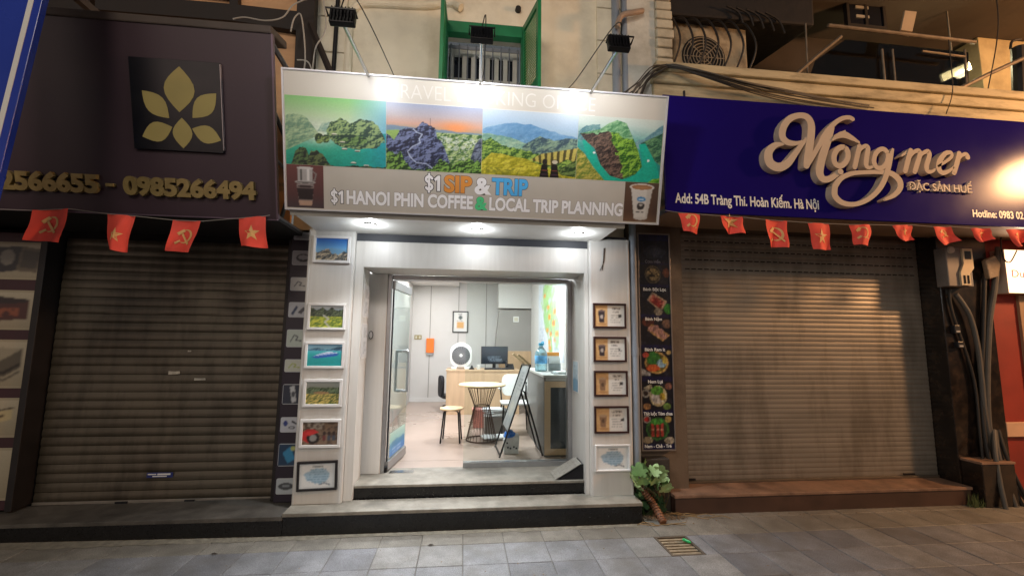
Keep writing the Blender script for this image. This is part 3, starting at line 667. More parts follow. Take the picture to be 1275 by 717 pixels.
# ---- the travel office sign
PS = Plane((-1.395, -0.705, 2.640), (1, 0, 0), ev14)
SW, SH = 3.03, 1.035
TS = thing('shop_sign', 'wide cream travel sign with four landscape pictures tilted out above the glass door', 'sign', PS.to(SW/2, 0, 0))
mb = MB(); mb.slab(PS, (0, 0, SW, SH), -0.11, -0.004); mb.build('box_frame', mat('sign_side', '9c9a96', 0.5, 0.08), TS, bevel=0.004)
M_cream = mat('sign_cream', 'bfb8ab', 0.34, 0.03, 2)
mb = MB(); mb.slab(PS, (0.004, 0.004, SW-0.004, SH-0.004), -0.0035, 0.0); mb.build('panel', M_cream, TS)
mb = MB(); mb.ring(PS, (-0.008, -0.008, SW+0.008, SH+0.008), 0.0115, -0.02, 0.012); mb.build('edge_trim', mat('sign_edge', 'c9c9cc', 0.35, 0.05, metal=0.3), TS)
mb = MB(); mb.slab(PS, (0.02, -0.05, SW-0.28, -0.010), -0.075, -0.012); mb.build('bottom_rail', mat('sign_rail', 'a7a59e', 0.5, 0.08), TS, bevel=0.003)
# pictures
def pic_bay():
    c = Cv(220, 176); c.a = c.grad([(0, '0a9c84'), (.22, '2fb492'), (.45, 'a9dcc0'), (.60, 'd4e6cc'), (.74, 'c4dfb0'), (.86, 'a9d596'), (1, '8fd27e')])
    c.put(np.clip((c.X-.62)*2.2, 0, 1)*(c.Y > .3), '58b4e4', .8); c.put((c.Y < .52)*np.clip((c.X-.35)*2.2, 0, 1), '0fa89a', .85); c.put((c.Y < .5)*np.clip((c.X-.75)*3, 0, 1), '1f9cc4', .6)
    c.put(np.exp(-(((c.X-.33)/.16)**2+((c.Y-.46)/.13)**2)), 'f2f4dc', .8)
    c.relief(c.ridge([(0, .72), (.12, .77), (.2, .69), (.27, .58), (.33, .46), (.36, .3), (1, .1)], .05, 9, 2) & (c.X < .34) & (c.Y > .20+.75*c.X), '6f9a7c', 'b4cfa0', 9, 3, 8, .9)
    c.relief(c.ridge([(0, .5), (.3, .5), (.36, .62), (.5, .64), (.7, .6), (1, .5)], .05, 12, 14) & (c.Y > .5) & (c.X > .3), '8ab4a4', 'bcd6bc', 12, 8, 7, .9)
    c.relief(c.ridge([(0, 0), (.38, .42), (.44, .64), (.54, .72), (.64, .64), (.72, .74), (.84, .72), (.92, .62), (.97, .5), (1, .4)], .06, 10, 4) & c.ell(.70, .52, .30, .25, .35, 3), '26493c', '9cb878', 13, 5, 10)
    c.relief(c.ell(.64, .40, .16, .08, .4, 9), '1e4034', '7ba058', 14, 6, 10)
    c.relief(c.ell(.33, .40, .045, .075, .3, 7), '22402a', '90a860', 16, 7, 9); c.relief(c.ell(.395, .40, .035, .06, .3, 8), '22402a', '90a860', 16, 8, 9)
    c.relief(c.ridge([(.05, 0), (.09, .18), (.14, .26), (.2, .25), (.24, .1), (.26, 0), (1, 0)], .05, 12, 9) & (c.X > .05), '14261e', '5c7a48', 13, 9, 9)
    c.relief(c.ridge([(.2, 0), (.24, .18), (.3, .23), (.36, .18), (.45, 0), (1, 0)], .05, 12, 11) & (c.X > .2), '1a2a20', '6a7a4a', 13, 10, 9)
    for x, y in ((.56, .35), (.58, .25), (.71, .23), (.67, .05), (.8, .02), (.48, .46)): c.put(c.ell(x, y+.018, .028, .010), 'f2eedc'); c.put(c.ell(x, y+.006, .030, .007), '4c5a50')
    c.detail(3, .08, .7, 40); return c
def pic_peak():
    c = Cv(220, 176); c.a = c.grad([(0, '3b5a34'), (.3, '6d9450'), (.55, 'a8c47c'), (.63, 'b9a894'), (.70, 'e0b09a'), (.82, 'c4b8bc'), (1, 'a4b0cc')])
    c.put(np.exp(-(((c.X-.72)/.17)**2+((c.Y-.67)/.09)**2)), 'ffa060', .95); c.put(c.ridge([(0, .66), (.3, .65), (.5, .63), (1, .62)], .02, 8, 3) & (c.Y > .58), '6f93b4', .8)
    c.relief((c.Y < .59) & (c.X > .45), '3c6a34', 'b8cc8c', 18, 3, 8); f = c.fbm(26, 3); c.put((c.Y < .54) & (c.Y > .2) & (c.X > .55) & (f > .57), 'e4e8e0', .75)
    c.put(c.poly([(.0, .42), (.2, .55), (.12, .6), (0, .58)]) , '9cc060')
    c.relief(c.ridge([(0, .55), (.08, .42), (.14, .62), (.26, .62), (.34, .69), (.42, .71), (.5, .67), (.53, .5), (.6, .42), (.66, .2), (.7, 0), (1, 0)], .07, 14, 5) & (c.X < .7), '1c2440', '7c88b0', 11, 5, 12)
    c.relief(c.ridge([(.85, .1), (.93, .45), (1, .55)], .06, 10, 7) & (c.X > .84), '343e54', '8490a4', 12, 6, 9)
    c.put(c.rect(.449, .68, .456, .80), '3a3a4a')
    c.put(c.line([(.28, .62), (.31, .58), (.37, .55), (.34, .48), (.35, .42), (.27, .36), (.22, .28), (.25, .2), (.31, .12), (.42, .11), (.47, .06), (.5, .01)], .008), 'c8d6f0', .85)
    c.relief(c.ridge([(0, .25), (.15, .2), (.22, .1), (.45, .04), (.55, .17), (.7, .12), (.85, .2), (1, .15)], .12, 14, 8), '1c3c1c', '8cba54', 20, 8, 9)
    c.detail(5, .10, .62, 40); return c
def pic_terrace():
    c = Cv(220, 176); c.a = c.grad([(0, 'c4bc2c'), (.3, 'b0ba5c'), (.6, 'a9c8d8'), (.78, 'b8d4ec'), (1, 'd0e0ec')])
    c.relief(c.ridge([(0, .70), (.1, .76), (.25, .82), (.5, .80), (.7, .72), (1, .66)], .04, 6, 2), '5c94c4', '8cbade', 6, 2, 4, .95); c.relief(c.ridge([(0, .62), (.3, .60), (.45, .5), (1, .5)], .04, 8, 3), '7cae9c', 'b4d0b0', 9, 3, 6)
    c.relief(c.ridge([(.3, .3), (.45, .5), (.6, .63), (.75, .58), (.9, .62), (1, .63)], .03, 10, 6) & (c.X > .42), '3c5664', '90ac90', 9, 6, 10)
    c.relief(c.ridge([(0, .5), (.12, .52), (.25, .44), (.4, .46), (.55, .36), (1, .3)], .06, 12, 8), '2f5a26', 'a4c458', 17, 8, 9)
    m = c.ridge([(0, .2), (.1, .34), (.3, .3), (.45, .28), (.6, .2), (1, .02)], .02, 6, 9); c.relief(m, 'a09c1c', 'e0d44c', 14, 9, 5); c.put(m & (c.Y < .12) & (c.fbm(30, 4) < .45), '7c8428', .6)
    t = c.poly([(.5, .26), (.62, .36), (1, .48), (1, .25), (.9, .3), (.75, .18)]); c.put(t, 'd0c060'); c.put(t & (np.sin((c.X*1.0+c.Y*.35-.45*c.Y*c.X)*112) > .15), '4a4424', .9)
    c.relief(c.poly([(.8, .12), (1, .3), (1, .02), (.84, .05)]), '26401f', '7c9450', 16, 12, 9)
    for x in (.66, .77):
        c.put(c.poly([(x-.05, 0), (x-.03, .2), (x+.03, .2), (x+.05, 0)]), '1a1717'); c.put(c.ell(x, .24, .026, .046), '2a2422'); c.put(c.rect(x-.03, .10, x+.03, .115), '8a4a3c'); c.put(c.rect(x-.035, .04, x+.035, .05), '5a3a50')
    c.put(c.ell(.77, .245, .03, .03), 'd0c8b0'); c.detail(7, .10, .7, 40); return c
def pic_gorge():
    c = Cv(214, 176); c.a = c.grad([(0, '2e9a86'), (.5, '37a89c'), (.75, 'a4ccc4'), (.88, 'd0e2d8'), (1, 'dce4d8')])
    c.relief(c.ridge([(.6, .6), (.8, .72), (.9, .85), (1, .92)], .05, 10, 2) & (c.X > .6) & (c.Y > .28+(1-c.X)*.9), '5a8c9c', 'a0c4c0', 8, 2, 7); c.relief(c.poly([(.74, .62), (1, .8), (1, .28), (.92, .36)]), '205040', '78a874', 14, 3, 9)
    c.relief(c.ridge([(0, .72), (.1, .85), (.25, .86), (.3, .4), (.4, .2)], .04, 9, 4) & (c.X < .32) & (c.Y > .62-.2*c.X), '47808c', '98bcb4', 9, 4, 7)
    c.put(c.poly([(.05, .62), (.12, .62), (.25, .3), (.4, .08), (.6, .04), (.72, .14), (.78, .35), (.72, .6), (.8, .62), (.95, .3), (1, .1), (1, 0), (.3, 0), (.12, .35)]), '1fb89c')
    m = c.poly([(.02, .72), (.1, .6), (.2, .5), (.28, .25), (.4, .08), (.55, .03), (.7, .12), (.78, .25), (.72, .5), (.64, .72), (.56, .92), (.45, .96), (.35, .9), (.25, .8)])
    c.relief(m, '2c2424', '8a7060', 14, 5, 10); g = m & (c.X+.25*c.Y > .58+.14*(c.fbm(14, 6)-.5)); c.relief(g, '235a20', 'a8d850', 16, 7, 11); c.relief(m & (c.Y > .72+.2*(c.fbm(9, 8)-.5)), '4c8c5c', 'a8d4a0', 12, 9, 8)
    c.relief(c.poly([(0, .5), (.08, .42), (.2, .2), (.34, 0), (0, 0)]), '6a8430', 'd0bc5c', 17, 10, 8)
    c.relief(c.poly([(.86, 0), (.92, .06), (1, .08), (1, 0)]), '4c9024', '9cd450', 14, 12, 8); c.put(c.ell(.2, .43, .016, .014), 'f4f6f0'); c.put(c.ell(.85, .35, .014, .02), 'e4f4ee'); c.detail(9, .08, .85, 40); return c
bx = [PS.px(x, y)[0] for x, y in ((355, 150), (481, 160), (600.5, 170), (719, 180))]+[SW-0.012]
bx[0] = 0.008
v_b = [PS.px(420, 208)[1], PS.px(540, 213)[1]]; v_b = sum(v_b)/2
v_t = [PS.px(357, 118)[1], PS.px(600, 136)[1], PS.px(715, 142)[1]]; vt = sum(v_t)/3
for i, fn in enumerate((pic_bay, pic_peak, pic_terrace, pic_gorge)):
    r = (bx[i], v_b, bx[i+1]-0.002, vt)
    canvas('picture', fn(), PS, r, 0.0012, TS, print_mat('printed_sign', 0.34, 0.74))
# lower left and right pictures
_ra = PS.px(403, 250); _rb = PS.px(776.5, 270)
mb = MB(); mb.slab(PS, (_ra[0]+.003, 0.012, _rb[0]-.003, v_b-0.002), 0.0004, 0.0011); mb.build('text_strip', mat('sign_strip', 'b1aba0', 0.34, 0.03), TS)
def pic_phin():
    c = Cv(60, 72, '6a3a34'); c.a = c.grad([(0, '4c4044'), (.3, '5c3a3a'), (1, '74403c')])
    c.put(c.rect(.30, .62, .70, .93), 'b8b4b0'); c.put(c.rect(.36, .62, .42, .93), '5a5654'); c.put(c.rect(.55, .62, .62, .93), 'ece8e4'); c.put(c.ell(.5, .93, .22, .03), 'd8d4d0'); c.put(c.ell(.5, .60, .28, .04), 'c4c0bc'); c.put(c.ell(.5, .595, .25, .02), '6c6866')
    c.put(c.poly([(.26, .54), (.74, .54), (.68, .08), (.33, .08)]), '8c7c78'); c.put(c.poly([(.27, .46), (.73, .46), (.69, .2), (.32, .2)]), '2a2022'); c.put(c.ell(.5, .53, .24, .04), '9a908c'); c.put(c.ell(.5, .50, .2, .03), '3a2c2c')
    c.put(c.poly([(.31, .16), (.69, .16), (.67, .06), (.34, .06)]), 'c8a48c'); c.put(c.line([(.70, .86), (.8, .8), (.76, .66), (.7, .65)], .015), '8c8884')
    return c
def pic_cup():
    c = Cv(52, 68, '6b5040'); c.a = c.grad([(0, '7a5c46'), (.25, '5c4438'), (1, '66503f')])
    c.put(c.poly([(.18, .88), (.82, .88), (.70, .08), (.32, .08)]), 'dcd8d0'); c.put(c.ell(.51, .09, .19, .04), 'd0ccc4'); c.put(c.ell(.5, .88, .36, .09), 'e6e2da'); c.put(c.ell(.5, .88, .31, .065), 'a87850'); c.put(c.ell(.5, .87, .2, .03), 'b98a62')
    c.put(c.rect(.66, .1, .8, .85) & (c.X < .70+.12*c.Y), 'b8b4ac', .4)
    c.put(c.ell(.5, .58, .13, .06, .3, 2), '3f8fc8'); c.put(c.rect(.42, .565, .58, .595), 'd8ecf6'); c.put(c.ell(.5, .40, .12, .10, .5, 4), '3c3836'); c.put(c.ell(.5, .43, .05, .03), 'c8c4bc'); c.put(c.rect(.36, .24, .64, .265) & (c.fbm(20, 3, 1, 2) > .4), '3a3836')
    return c
r = PS.rect(357, 206, 403, 254); canvas('picture', pic_phin(), PS, (0.008, 0.012, r[2], v_b-0.002), 0.0012, TS, print_mat('printed_sign', 0.34, 0.74))
r = PS.rect(777, 228, 820, 276); canvas('picture', pic_cup(), PS, (r[0], 0.012, SW-0.012, v_b-0.002), 0.0012, TS, print_mat('printed_sign', 0.34, 0.74))
M_fill = mat('letter_grey_white', 'e4e4e6', 0.35, 0.02)
def outlined(s, L, Rr, cap, fill, nm='lettering', off=0.042, pl=PS, par=TS, rim=0.018):
    u0, v0 = pl.px(*L); u1, v1 = pl.px(*Rr)
    vv = (v0+v1)/2
    text(nm, s, pl, u0, u1, vv, cap, 0.0016, 0.0022, M_outline, par, off=off+rim)
    text(nm, s, pl, u0, u1, vv, cap, 0.003, 0.0036, fill, par, off=off)
M_or = mat('letter_orange', 'd08a3c', 0.35, 0.02); M_bl = mat('letter_blue', '4aa6e0', 0.35, 0.02); M_gr = mat('letter_green', '4cc080', 0.35, 0.02)
c1 = abs(PS.px(600, 222)[1]-PS.px(600, 241)[1]); c2 = abs(PS.px(600, 247)[1]-PS.px(600, 262)[1])
outlined("SIP", (554, 238.5), (586.5, 240), c1, M_or); outlined("&", (592, 241), (609, 241.6), c1, M_fill); outlined("TRIP", (613, 241.6), (656, 243.6), c1, M_bl)
outlined("HANOI PHIN COFFEE", (432.5, 253.6), (588, 260), c2, M_fill, rim=0.014)
def dollar_one(L, Rr, cap):
    u0, v0 = PS.px(*L); u1, v1 = PS.px(*Rr); v0 = (v0+v1)/2; W_ = (u1-u0)
    for e, w0, w1, m_ in ((cap*.05, .0016, .0022, M_outline), (0, .003, .0036, M_fill)):
        sw = cap*.085+e; cx_ = u0+W_*.30; r_ = W_*.26-cap*.085
        P = [(cx_+r_*math.cos(t), v0+cap*.74+cap*.175*math.sin(t), sw) for t in np.linspace(.35, math.pi*1.5, 9)]+[(cx_+r_*math.cos(t), v0+cap*.26+cap*.175*math.sin(t)+cap*.13*0, sw) for t in np.linspace(math.pi*.5, -math.pi*.88, 9)]
        mb = MB(); mb.stroke(PS, P, w0, w1, smooth=3); mb.slab(PS, (cx_-sw*.75, v0-cap*.14-e, cx_+sw*.75, v0+cap*1.14+e), w0, w1+.0003)
        mb.build('lettering', m_, TS)
        x1_ = u1-W_*.12; b = cap*.10+e
        mb = MB(); mb.prism(PS, [(x1_-b, v0-e), (x1_+b, v0-e), (x1_+b, v0+cap+e), (x1_-b*.6, v0+cap+e), (x1_-b-cap*.20-e, v0+cap*.78), (x1_-b-cap*.12-e*.5, v0+cap*.62-e), (x1_-b, v0+cap*.72-e)], w0, w1)
        mb.build('lettering', m_, TS)
dollar_one((528, 237.5), (548.5, 238), c1); dollar_one((411.5, 252.5), (428, 253.4), c2); outlined("&", (592, 260.5), (605, 261.3), c2, M_gr, rim=0.014); outlined("LOCAL TRIP PLANNING", (609.5, 261.5), (774, 268.6), c2, M_fill, rim=0.014)
u0, v0 = PS.px(484, 122); u1, v1 = PS.px(741, 139)
M_pale = mat('pale_letter', 'd4d0c8', 0.3, 0.02)
capT = abs(PS.px(600, 112)[1]-PS.px(600, 129.5)[1])
text('lettering', "TRAVEL BOOKING OFFICE", PS, u0, u1, (v0+v1)/2, capT, 0.001, 0.0025, M_pale, TS, off=-0.012)
mb = MB(); mb.slab(PS, (u0-0.01, (v0+v1)/2-0.035, u1, (v0+v1)/2-0.029), 0.001, 0.002); mb.build('underline', M_pale, TS)

# ---- the dark sign at left
PD = Plane((-6.2, -0.50, 2.605), (1, 0, 0), ev14)
DW, DH = 6.2-1.546, 1.43
DS = thing('shop_sign', 'dark purple-brown sign with a square black emblem and gold phone numbers', 'sign', PD.to(DW/2, 0, 0))
M_dpanel = mat('aubergine_panel', '3a2a33', 0.42, 0.06, 1.5)
mb = MB(); mb.slab(PD, (0, 0, DW, DH), -0.02, 0.0); mb.build('panel', M_dpanel, DS, bevel=0.002)
mb = MB()
e1 = PD.to(DW-0.002, DH, 0); e0 = PD.to(DW-0.002, 0, 0)
for x in (DW-0.03,):
    X = PD.to(x, 0)[0]
    tp = PD.to(x, DH-0.03, -0.04); bt = PD.to(x, 0.03, -0.04)
    mb.tube([tp, (X, 0.22, tp[2]-0.05)], 0.022, 6); mb.tube([bt, (X, 0.22, bt[2])], 0.022, 6); mb.tube([bt, tp], 0.022, 6); mb.tube([bt+np.array([0, .12, 0]), (X, .2, tp[2]-.2)], 0.018, 6); mb.tube([PD.to(x, .9, -.04), (X, .22, 3.1)], 0.018, 6); mb.tube([PD.to(x, .5, -.04), (X, .22, 3.1)], 0.014, 6)
mb.build('bracket', mat('galvanised', '6c7078', 0.45, 0.15, 15, metal=0.7), DS)
mb = MB(); mb.slab(PD, (-0.01, DH, DW+0.005, DH+0.06), -0.30, 0.012); mb.build('top_cap', mat('cap_brown', '4a403a', 0.6, 0.2, 4), DS, bevel=0.01)
mb = MB(); mb.slab(PD, (-0.005, -0.012, DW+0.004, -0.001), -0.03, 0.01); mb.slab(PD, (DW, 0, DW+0.012, DH-0.001), -0.03, 0.008); mb.build('edge_trim', mat('trim_mauve', '6a5a68', 0.4, 0.1, metal=0.4), DS)
mb = MB(); mb.box(-6.2, -1.56, -0.47, 0.29, 2.61, 2.635); mb.build('soffit', M_dark, DS)
# gold numbers
capN = abs(PD.px(200, 223)[1]-PD.px(200, 243)[1])
uL, vL = PD.px(317, 247.5, .03); uA, vA = PD.px(155.5, 241.5, .03); vv = (vL+vA)/2
text('lettering', "0985266494", PD, uA, uL, vv, capN, 0.0, 0.032, M_gold, DS, off=0.05)
uB, vB = PD.px(120.5, 238.5, .03); uC, vC = PD.px(2, 237, .03)
text('lettering', "2566655", PD, uC, uB, vv, capN, 0.0, 0.032, M_gold, DS, off=0.05)
u_, v_ = PD.px(131, 231, .03); u2_, _ = PD.px(141.5, 231, .03)
mb = MB(); mb.slab(PD, (u_, vv+capN*.38, u2_, vv+capN*.58), 0.0, 0.03); mb.build('dash', M_gold, DS, bevel=0.003)
# square emblem board: a plain decorative motif of gold shapes
r = PD.rect(164, 75, 276, 188, 0.02)
em = mb = MB(); mb.slab(PD, r, 0.001, 0.025); em = mb.build('emblem_board', mat('gloss_black', '0b0d14', 0.3, 0.1), DS, bevel=0.002)
M_gold2 = mat('flat_gold', 'a59558', 0.5, 0.06)
def motif(P, k=6):
    uu = lambda a, b: (r[0]+(r[2]-r[0])*a, r[1]+(r[3]-r[1])*b)
    mb = MB(); mb.prism(PD, [uu(*p) for p in P], 0.0255, 0.0275); mb.build('gold_motif', M_gold2, em)
def leafshape(cx, cy, L, W, a):
    return [(cx+math.cos(a)*t*L-math.sin(a)*s*W*math.sin(math.pi*(t+.5)), cy+math.sin(a)*t*L+math.cos(a)*s*W*math.sin(math.pi*(t+.5))) for t, s in [(q, 1) for q in np.linspace(-.5, .5, 9)]+[(q, -1) for q in np.linspace(.4, -.4, 7)]]
motif(leafshape(.54, .68, .50, .17, 1.52)); motif(leafshape(.27, .50, .40, .11, 2.35)); motif(leafshape(.81, .52, .40, .11, .80)); motif(leafshape(.27, .20, .36, .11, .35)); motif(leafshape(.55, .20, .34, .11, 1.57)); motif(leafshape(.82, .20, .34, .10, 2.8))
mb = MB(); mb.slab(PD, (r[2]+0.001, r[1]+.02, r[2]+0.006, r[3]-.01), 0.005, 0.027); mb.build('edge_strip', mat('edge_light', 'a09898', 0.3, metal=0.5), em)

# ---- blue restaurant sign
YB = -0.45
PB = face(YB)
BX0, BX1, BZ0, BZ1 = 1.845, 6.9, 2.838, 3.985
BS = thing('shop_sign', 'deep blue restaurant sign with large raised cream script lettering', 'sign', (4.3, YB, BZ0))
M_blue = mat('blue_panel', '1c1166', 0.15, 0.04, 1.2, spec=0.06)
mb = MB(); mb.box(BX0, BX1, YB, YB+0.03, BZ0, BZ1); mb.build('panel', M_blue, BS, bevel=0.003)
mb = MB(); mb.box(BX0+0.02, BX0+0.05, YB+0.031, 0.0, BZ0+0.02, BZ0+0.05); mb.box(BX0+0.02, BX0+0.05, YB+0.031, 0.07, BZ1-0.06, BZ1-0.03); mb.box(BX0+0.02, BX0+0.05, YB+0.031, YB+0.06, BZ0+0.051, BZ1-0.061); mb.box(BX0+0.06, BX1-0.1, YB+0.031, YB+0.06, BZ0+0.02, BZ0+0.05); mb.build('bracket', mat('galvanised', '6c7078'), BS)
q = PB.px(854, 122); mb = MB(); mb.tube([(q[0], YB+.03, BZ1-.1), (q[0], YB+.03, BZ1+0.07)], 0.012, 8); mb.build('bolt', M_darkframe, BS)
DEP = 0.075
M_logo = mat('logo_letter', 'c8b7a4', 0.7, 0.06, 5, spec=0.25)
S1z = 744/140.0
def za(x, y, h): u, v = PB.px(940+x/S1z, 130+y/S1z, DEP); return (u, v, h*0.00144*1.0)
S2z = 1093/160.0
def zb(x, y, h): u, v = PB.px(1070+x/S2z, 150+y/S2z, DEP); return (u, v, h*0.00112*1.0)
strokes = [
 ('letter_m', [[za(*p) for p in [(312, 246, 9), (270, 258, 15), (215, 250, 22), (182, 212, 24), (190, 150, 24), (232, 95, 22), (292, 74, 20), (345, 85, 24), (372, 130, 26), (372, 200, 27), (362, 280, 27), (350, 350, 26), (342, 405, 22)]],
               [za(*p) for p in [(190, 262, 8), (135, 270, 20), (92, 318, 28), (100, 385, 32), (155, 415, 30), (215, 392, 26), (265, 330, 20), (310, 268, 15), (345, 225, 10)]],
               [za(*p) for p in [(345, 405, 18), (385, 345, 16), (430, 265, 17), (475, 185, 18), (530, 125, 16), (580, 92, 15), (625, 86, 15), (650, 96, 16)]],
               [za(*p) for p in [(520, 150, 12), (492, 225, 24), (465, 300, 27), (442, 380, 28), (432, 450, 28), (455, 492, 24), (500, 490, 20), (540, 465, 17), (562, 448, 18)]]]),
 ('letter_o', [[za(570+46*math.cos(t)+0.15*62*math.sin(t), 345-62*math.sin(t), 19) for t in np.linspace(1.2, 1.2+2*math.pi, 22)]]),
 ('circumflex', [[za(*p) for p in [(512, 238, 5), (545, 212, 16), (590, 200, 24), (640, 222, 18), (690, 252, 8)]], [za(*p) for p in [(590, 185, 12), (600, 172, 3)]]]),
 ('letter_n', [[za(*p) for p in [(694, 278, 18), (678, 340, 18), (662, 415, 17)]], [za(*p) for p in [(684, 330, 9), (705, 292, 12), (735, 275, 15), (750, 292, 17), (742, 350, 18), (738, 398, 17), (755, 418, 13), (790, 408, 8), (806, 392, 6)]]]),
 ('letter_g', [[zb(185+58*math.cos(t)+0.15*80*math.sin(t), 325-82*math.sin(t), 21) for t in np.linspace(0.6, 0.6+2*math.pi, 22)],
               [zb(*p) for p in [(288, 246, 12), (268, 320, 22), (245, 420, 24), (210, 520, 24), (150, 610, 22), (60, 680, 20), (-40, 712, 20), (-140, 700, 24), (-205, 640, 28), (-205, 560, 26)]],
               [zb(*p) for p in [(-205, 560, 26), (-150, 490, 22), (-60, 450, 20), (60, 440, 18), (180, 438, 20), (280, 452, 26), (345, 510, 30), (350, 575, 26), (300, 635, 20), (220, 672, 12)]]]),
 ('letter_m', [[zb(*p) for p in [(440, 255, 22), (415, 340, 24), (392, 430, 22)]], [zb(*p) for p in [(425, 330, 10), (460, 275, 16), (505, 256, 20), (518, 290, 22), (495, 370, 23), (475, 435, 22)]], [zb(*p) for p in [(505, 330, 10), (545, 278, 16), (590, 262, 20), (600, 300, 22), (578, 380, 23), (585, 430, 20), (625, 432, 14), (660, 405, 8)]], [zb(*p) for p in [(365, 300, 8), (405, 272, 14), (440, 258, 18)]]]),
 ('letter_e', [[zb(*p) for p in [(668, 392, 9), (730, 355, 13), (785, 310, 15), (780, 276, 18), (735, 280, 21), (690, 335, 25), (675, 400, 25), (705, 445, 22), (760, 432, 16), (805, 395, 9)]]]),
 ('letter_r', [[zb(*p) for p in [(852, 280, 22), (832, 360, 24), (808, 445, 22)]], [zb(*p) for p in [(838, 350, 10), (872, 300, 15), (910, 288, 20), (926, 312, 24)]]]),
]
for nm, L in strokes:
    mb = MB()
    for k, P in enumerate(L): mb.stroke(PB, P, 0.0005, DEP-0.002*k-0.0005)
    mb.build(nm, M_logo, BS, smooth=True, sharp=40)
mb = MB(); u, v, h = za(566, 446, 19); mb.prism(PB, [(u+h*1.1*math.cos(t), v+h*1.1*math.sin(t)) for t in np.linspace(0, 2*math.pi, 18, endpoint=False)], 0.0, DEP+0.002); mb.build('dot_below', M_logo, BS)
uu0, vv0 = PB.px(1070+428/S2z, 150+592/S2z, .03); uu1, vv1 = PB.px(1070+962/S2z, 150+612/S2z, .03)
cp = abs(PB.px(1180, 150+535/S2z)[1]-PB.px(1180, 150+600/S2z)[1])
text('lettering', "ĐẶC SẢN HUẾ", PB, uu0, uu1, (vv0+vv1)/2, cp*0.92, 0.0, 0.03, mat('subtitle_letter', 'dccfc0', 0.6, 0.03), BS, off=0.012)
u0, v0 = PB.px(841, 251.5); u1, v1 = PB.px(1019.5, 261.5)
cp = abs(PB.px(930, 243)[1]-PB.px(930, 254.5)[1])
text('lettering', "Add: 54B Tràng Thi. Hoàn Kiếm. Hà Nội", PB, u0, u1, (v0+v1)/2, cp, 0.0012, 0.003, M_letter, BS, off=0.022)
u0, v0 = PB.px(1211.5, 270.5); u1, v1 = PB.px(1274, 272.5)
text('lettering', "Hotline: 0983 02", PB, u0, u1, (v0+v1)/2, cp*0.8, 0.0012, 0.003, M_letter, BS, off=0.02)

# ---- blue blade sign at the far left edge, standing out towards the street
P0 = onY(47, 0, -1.35); P1 = onY(-1, 190, -1.35)
x1 = (P0[0]+P1[0])/2
LS = thing('blade_sign', 'blue sign board with a white edge stripe at the far left edge', 'sign', (x1-0.6, -1.35, 2.45))
plL = Plane((x1-0.075*0.9, -1.35, 2.4), (1, 0, 0), np.array([0.078, 0, 1])/np.linalg.norm([0.078, 0, 1]))
mb = MB(); mb.slab(plL, (-.50, 0, .03, 2.2), -.04, 0); mb.build('panel', mat('royal_blue_panel', '1f3aa8', 0.25, 0.06, 2), LS, bevel=0.003)
mb = MB(); mb.slab(plL, (-.045, 0, -.015, 2.2), .0005, .003); mb.build('white_stripe', M_letter, LS)
mb = MB(); mb.box(x1-.40, x1-.35, -1.309, 0.09, 4.3, 4.36); mb.build('bracket', mat('galvanised', '6c7078'), LS)

# ---- lit sign at the far right
pl = face(0.0); r = pl.rect(1253, 311, 1275, 365); r = (r[0], r[1], r[0]+0.62, r[3])
QS = thing('lit_sign', 'small glowing white sign box with red lettering on the red wall', 'sign', ((r[0]+r[2])/2, 0.06, r[1]))
mb = MB(); mb.slab(pl, r, -0.139, -0.0015); mb.build('sign_box', mat('cream_box', 'c0b0a0', 0.5), QS, bevel=0.004)
mb = MB(); mb.slab(pl, (r[0]+.004, r[1]+.004, r[2]-.004, r[3]-.004), -0.001, 0.003); mb.build('lit_face', mat('lit_face', 'f0dccb', 0.5, 0.0, emit='ffd0a4', estr=1.7), QS)
u0, v0 = pl.px(1260, 345); u1, _ = pl.px(1275, 345); cp = abs(pl.px(1262, 336)[1]-pl.px(1262, 345)[1])
text('lettering', "Du", pl, u0, u0+0.155, v0, cp, 0.0035, 0.005, mat('red_letter', 'b0302a', 0.5), QS)
lamp("sign_glow", 'AREA', ((r[0]+r[2])/2, -0.03, (r[1]+r[3])/2), 9, (1.0, 0.72, 0.48), target=((r[0]+r[2])/2-0.2, -1.0, (r[1]+r[3])/2), size=0.45, parent=QS)

# ---- food banner light box between office and restaurant
PF = face(0.11)
r = (1.80, PF.rect(800, 480, 842, 561)[1], 2.118, PF.rect(794, 291, 832, 400)[3])
a0 = PF.px(793.5, 293); a1 = PF.px(800.5, 560); b0_ = PF.px(831, 290); b1_ = PF.px(842.5, 560)
r = ((a0[0]+a1[0])/2, (a1[1]+b1_[1])/2, (b0_[0]+b1_[0])/2, (a0[1]+b0_[1])/2)
FB = thing('menu_banner', 'tall narrow dark blue menu board of pictured Vietnamese dishes beside the drain pipe', 'sign', ((r[0]+r[2])/2, 0.14, r[1]))
mb = MB(); mb.slab(PF, r, -0.059, -0.001); mb.build('board', mat('board_back', '4a4650', 0.6), FB)
mb = MB(); mb.ring(PF, (r[0]-.008, r[1]-.008, r[2]+.008, r[3]+.008), 0.014, -0.058, 0.008); mb.build('frame', mat('banner_frame', '8c8078', 0.35, 0.1, 10, metal=0.6), FB, bevel=0.002)
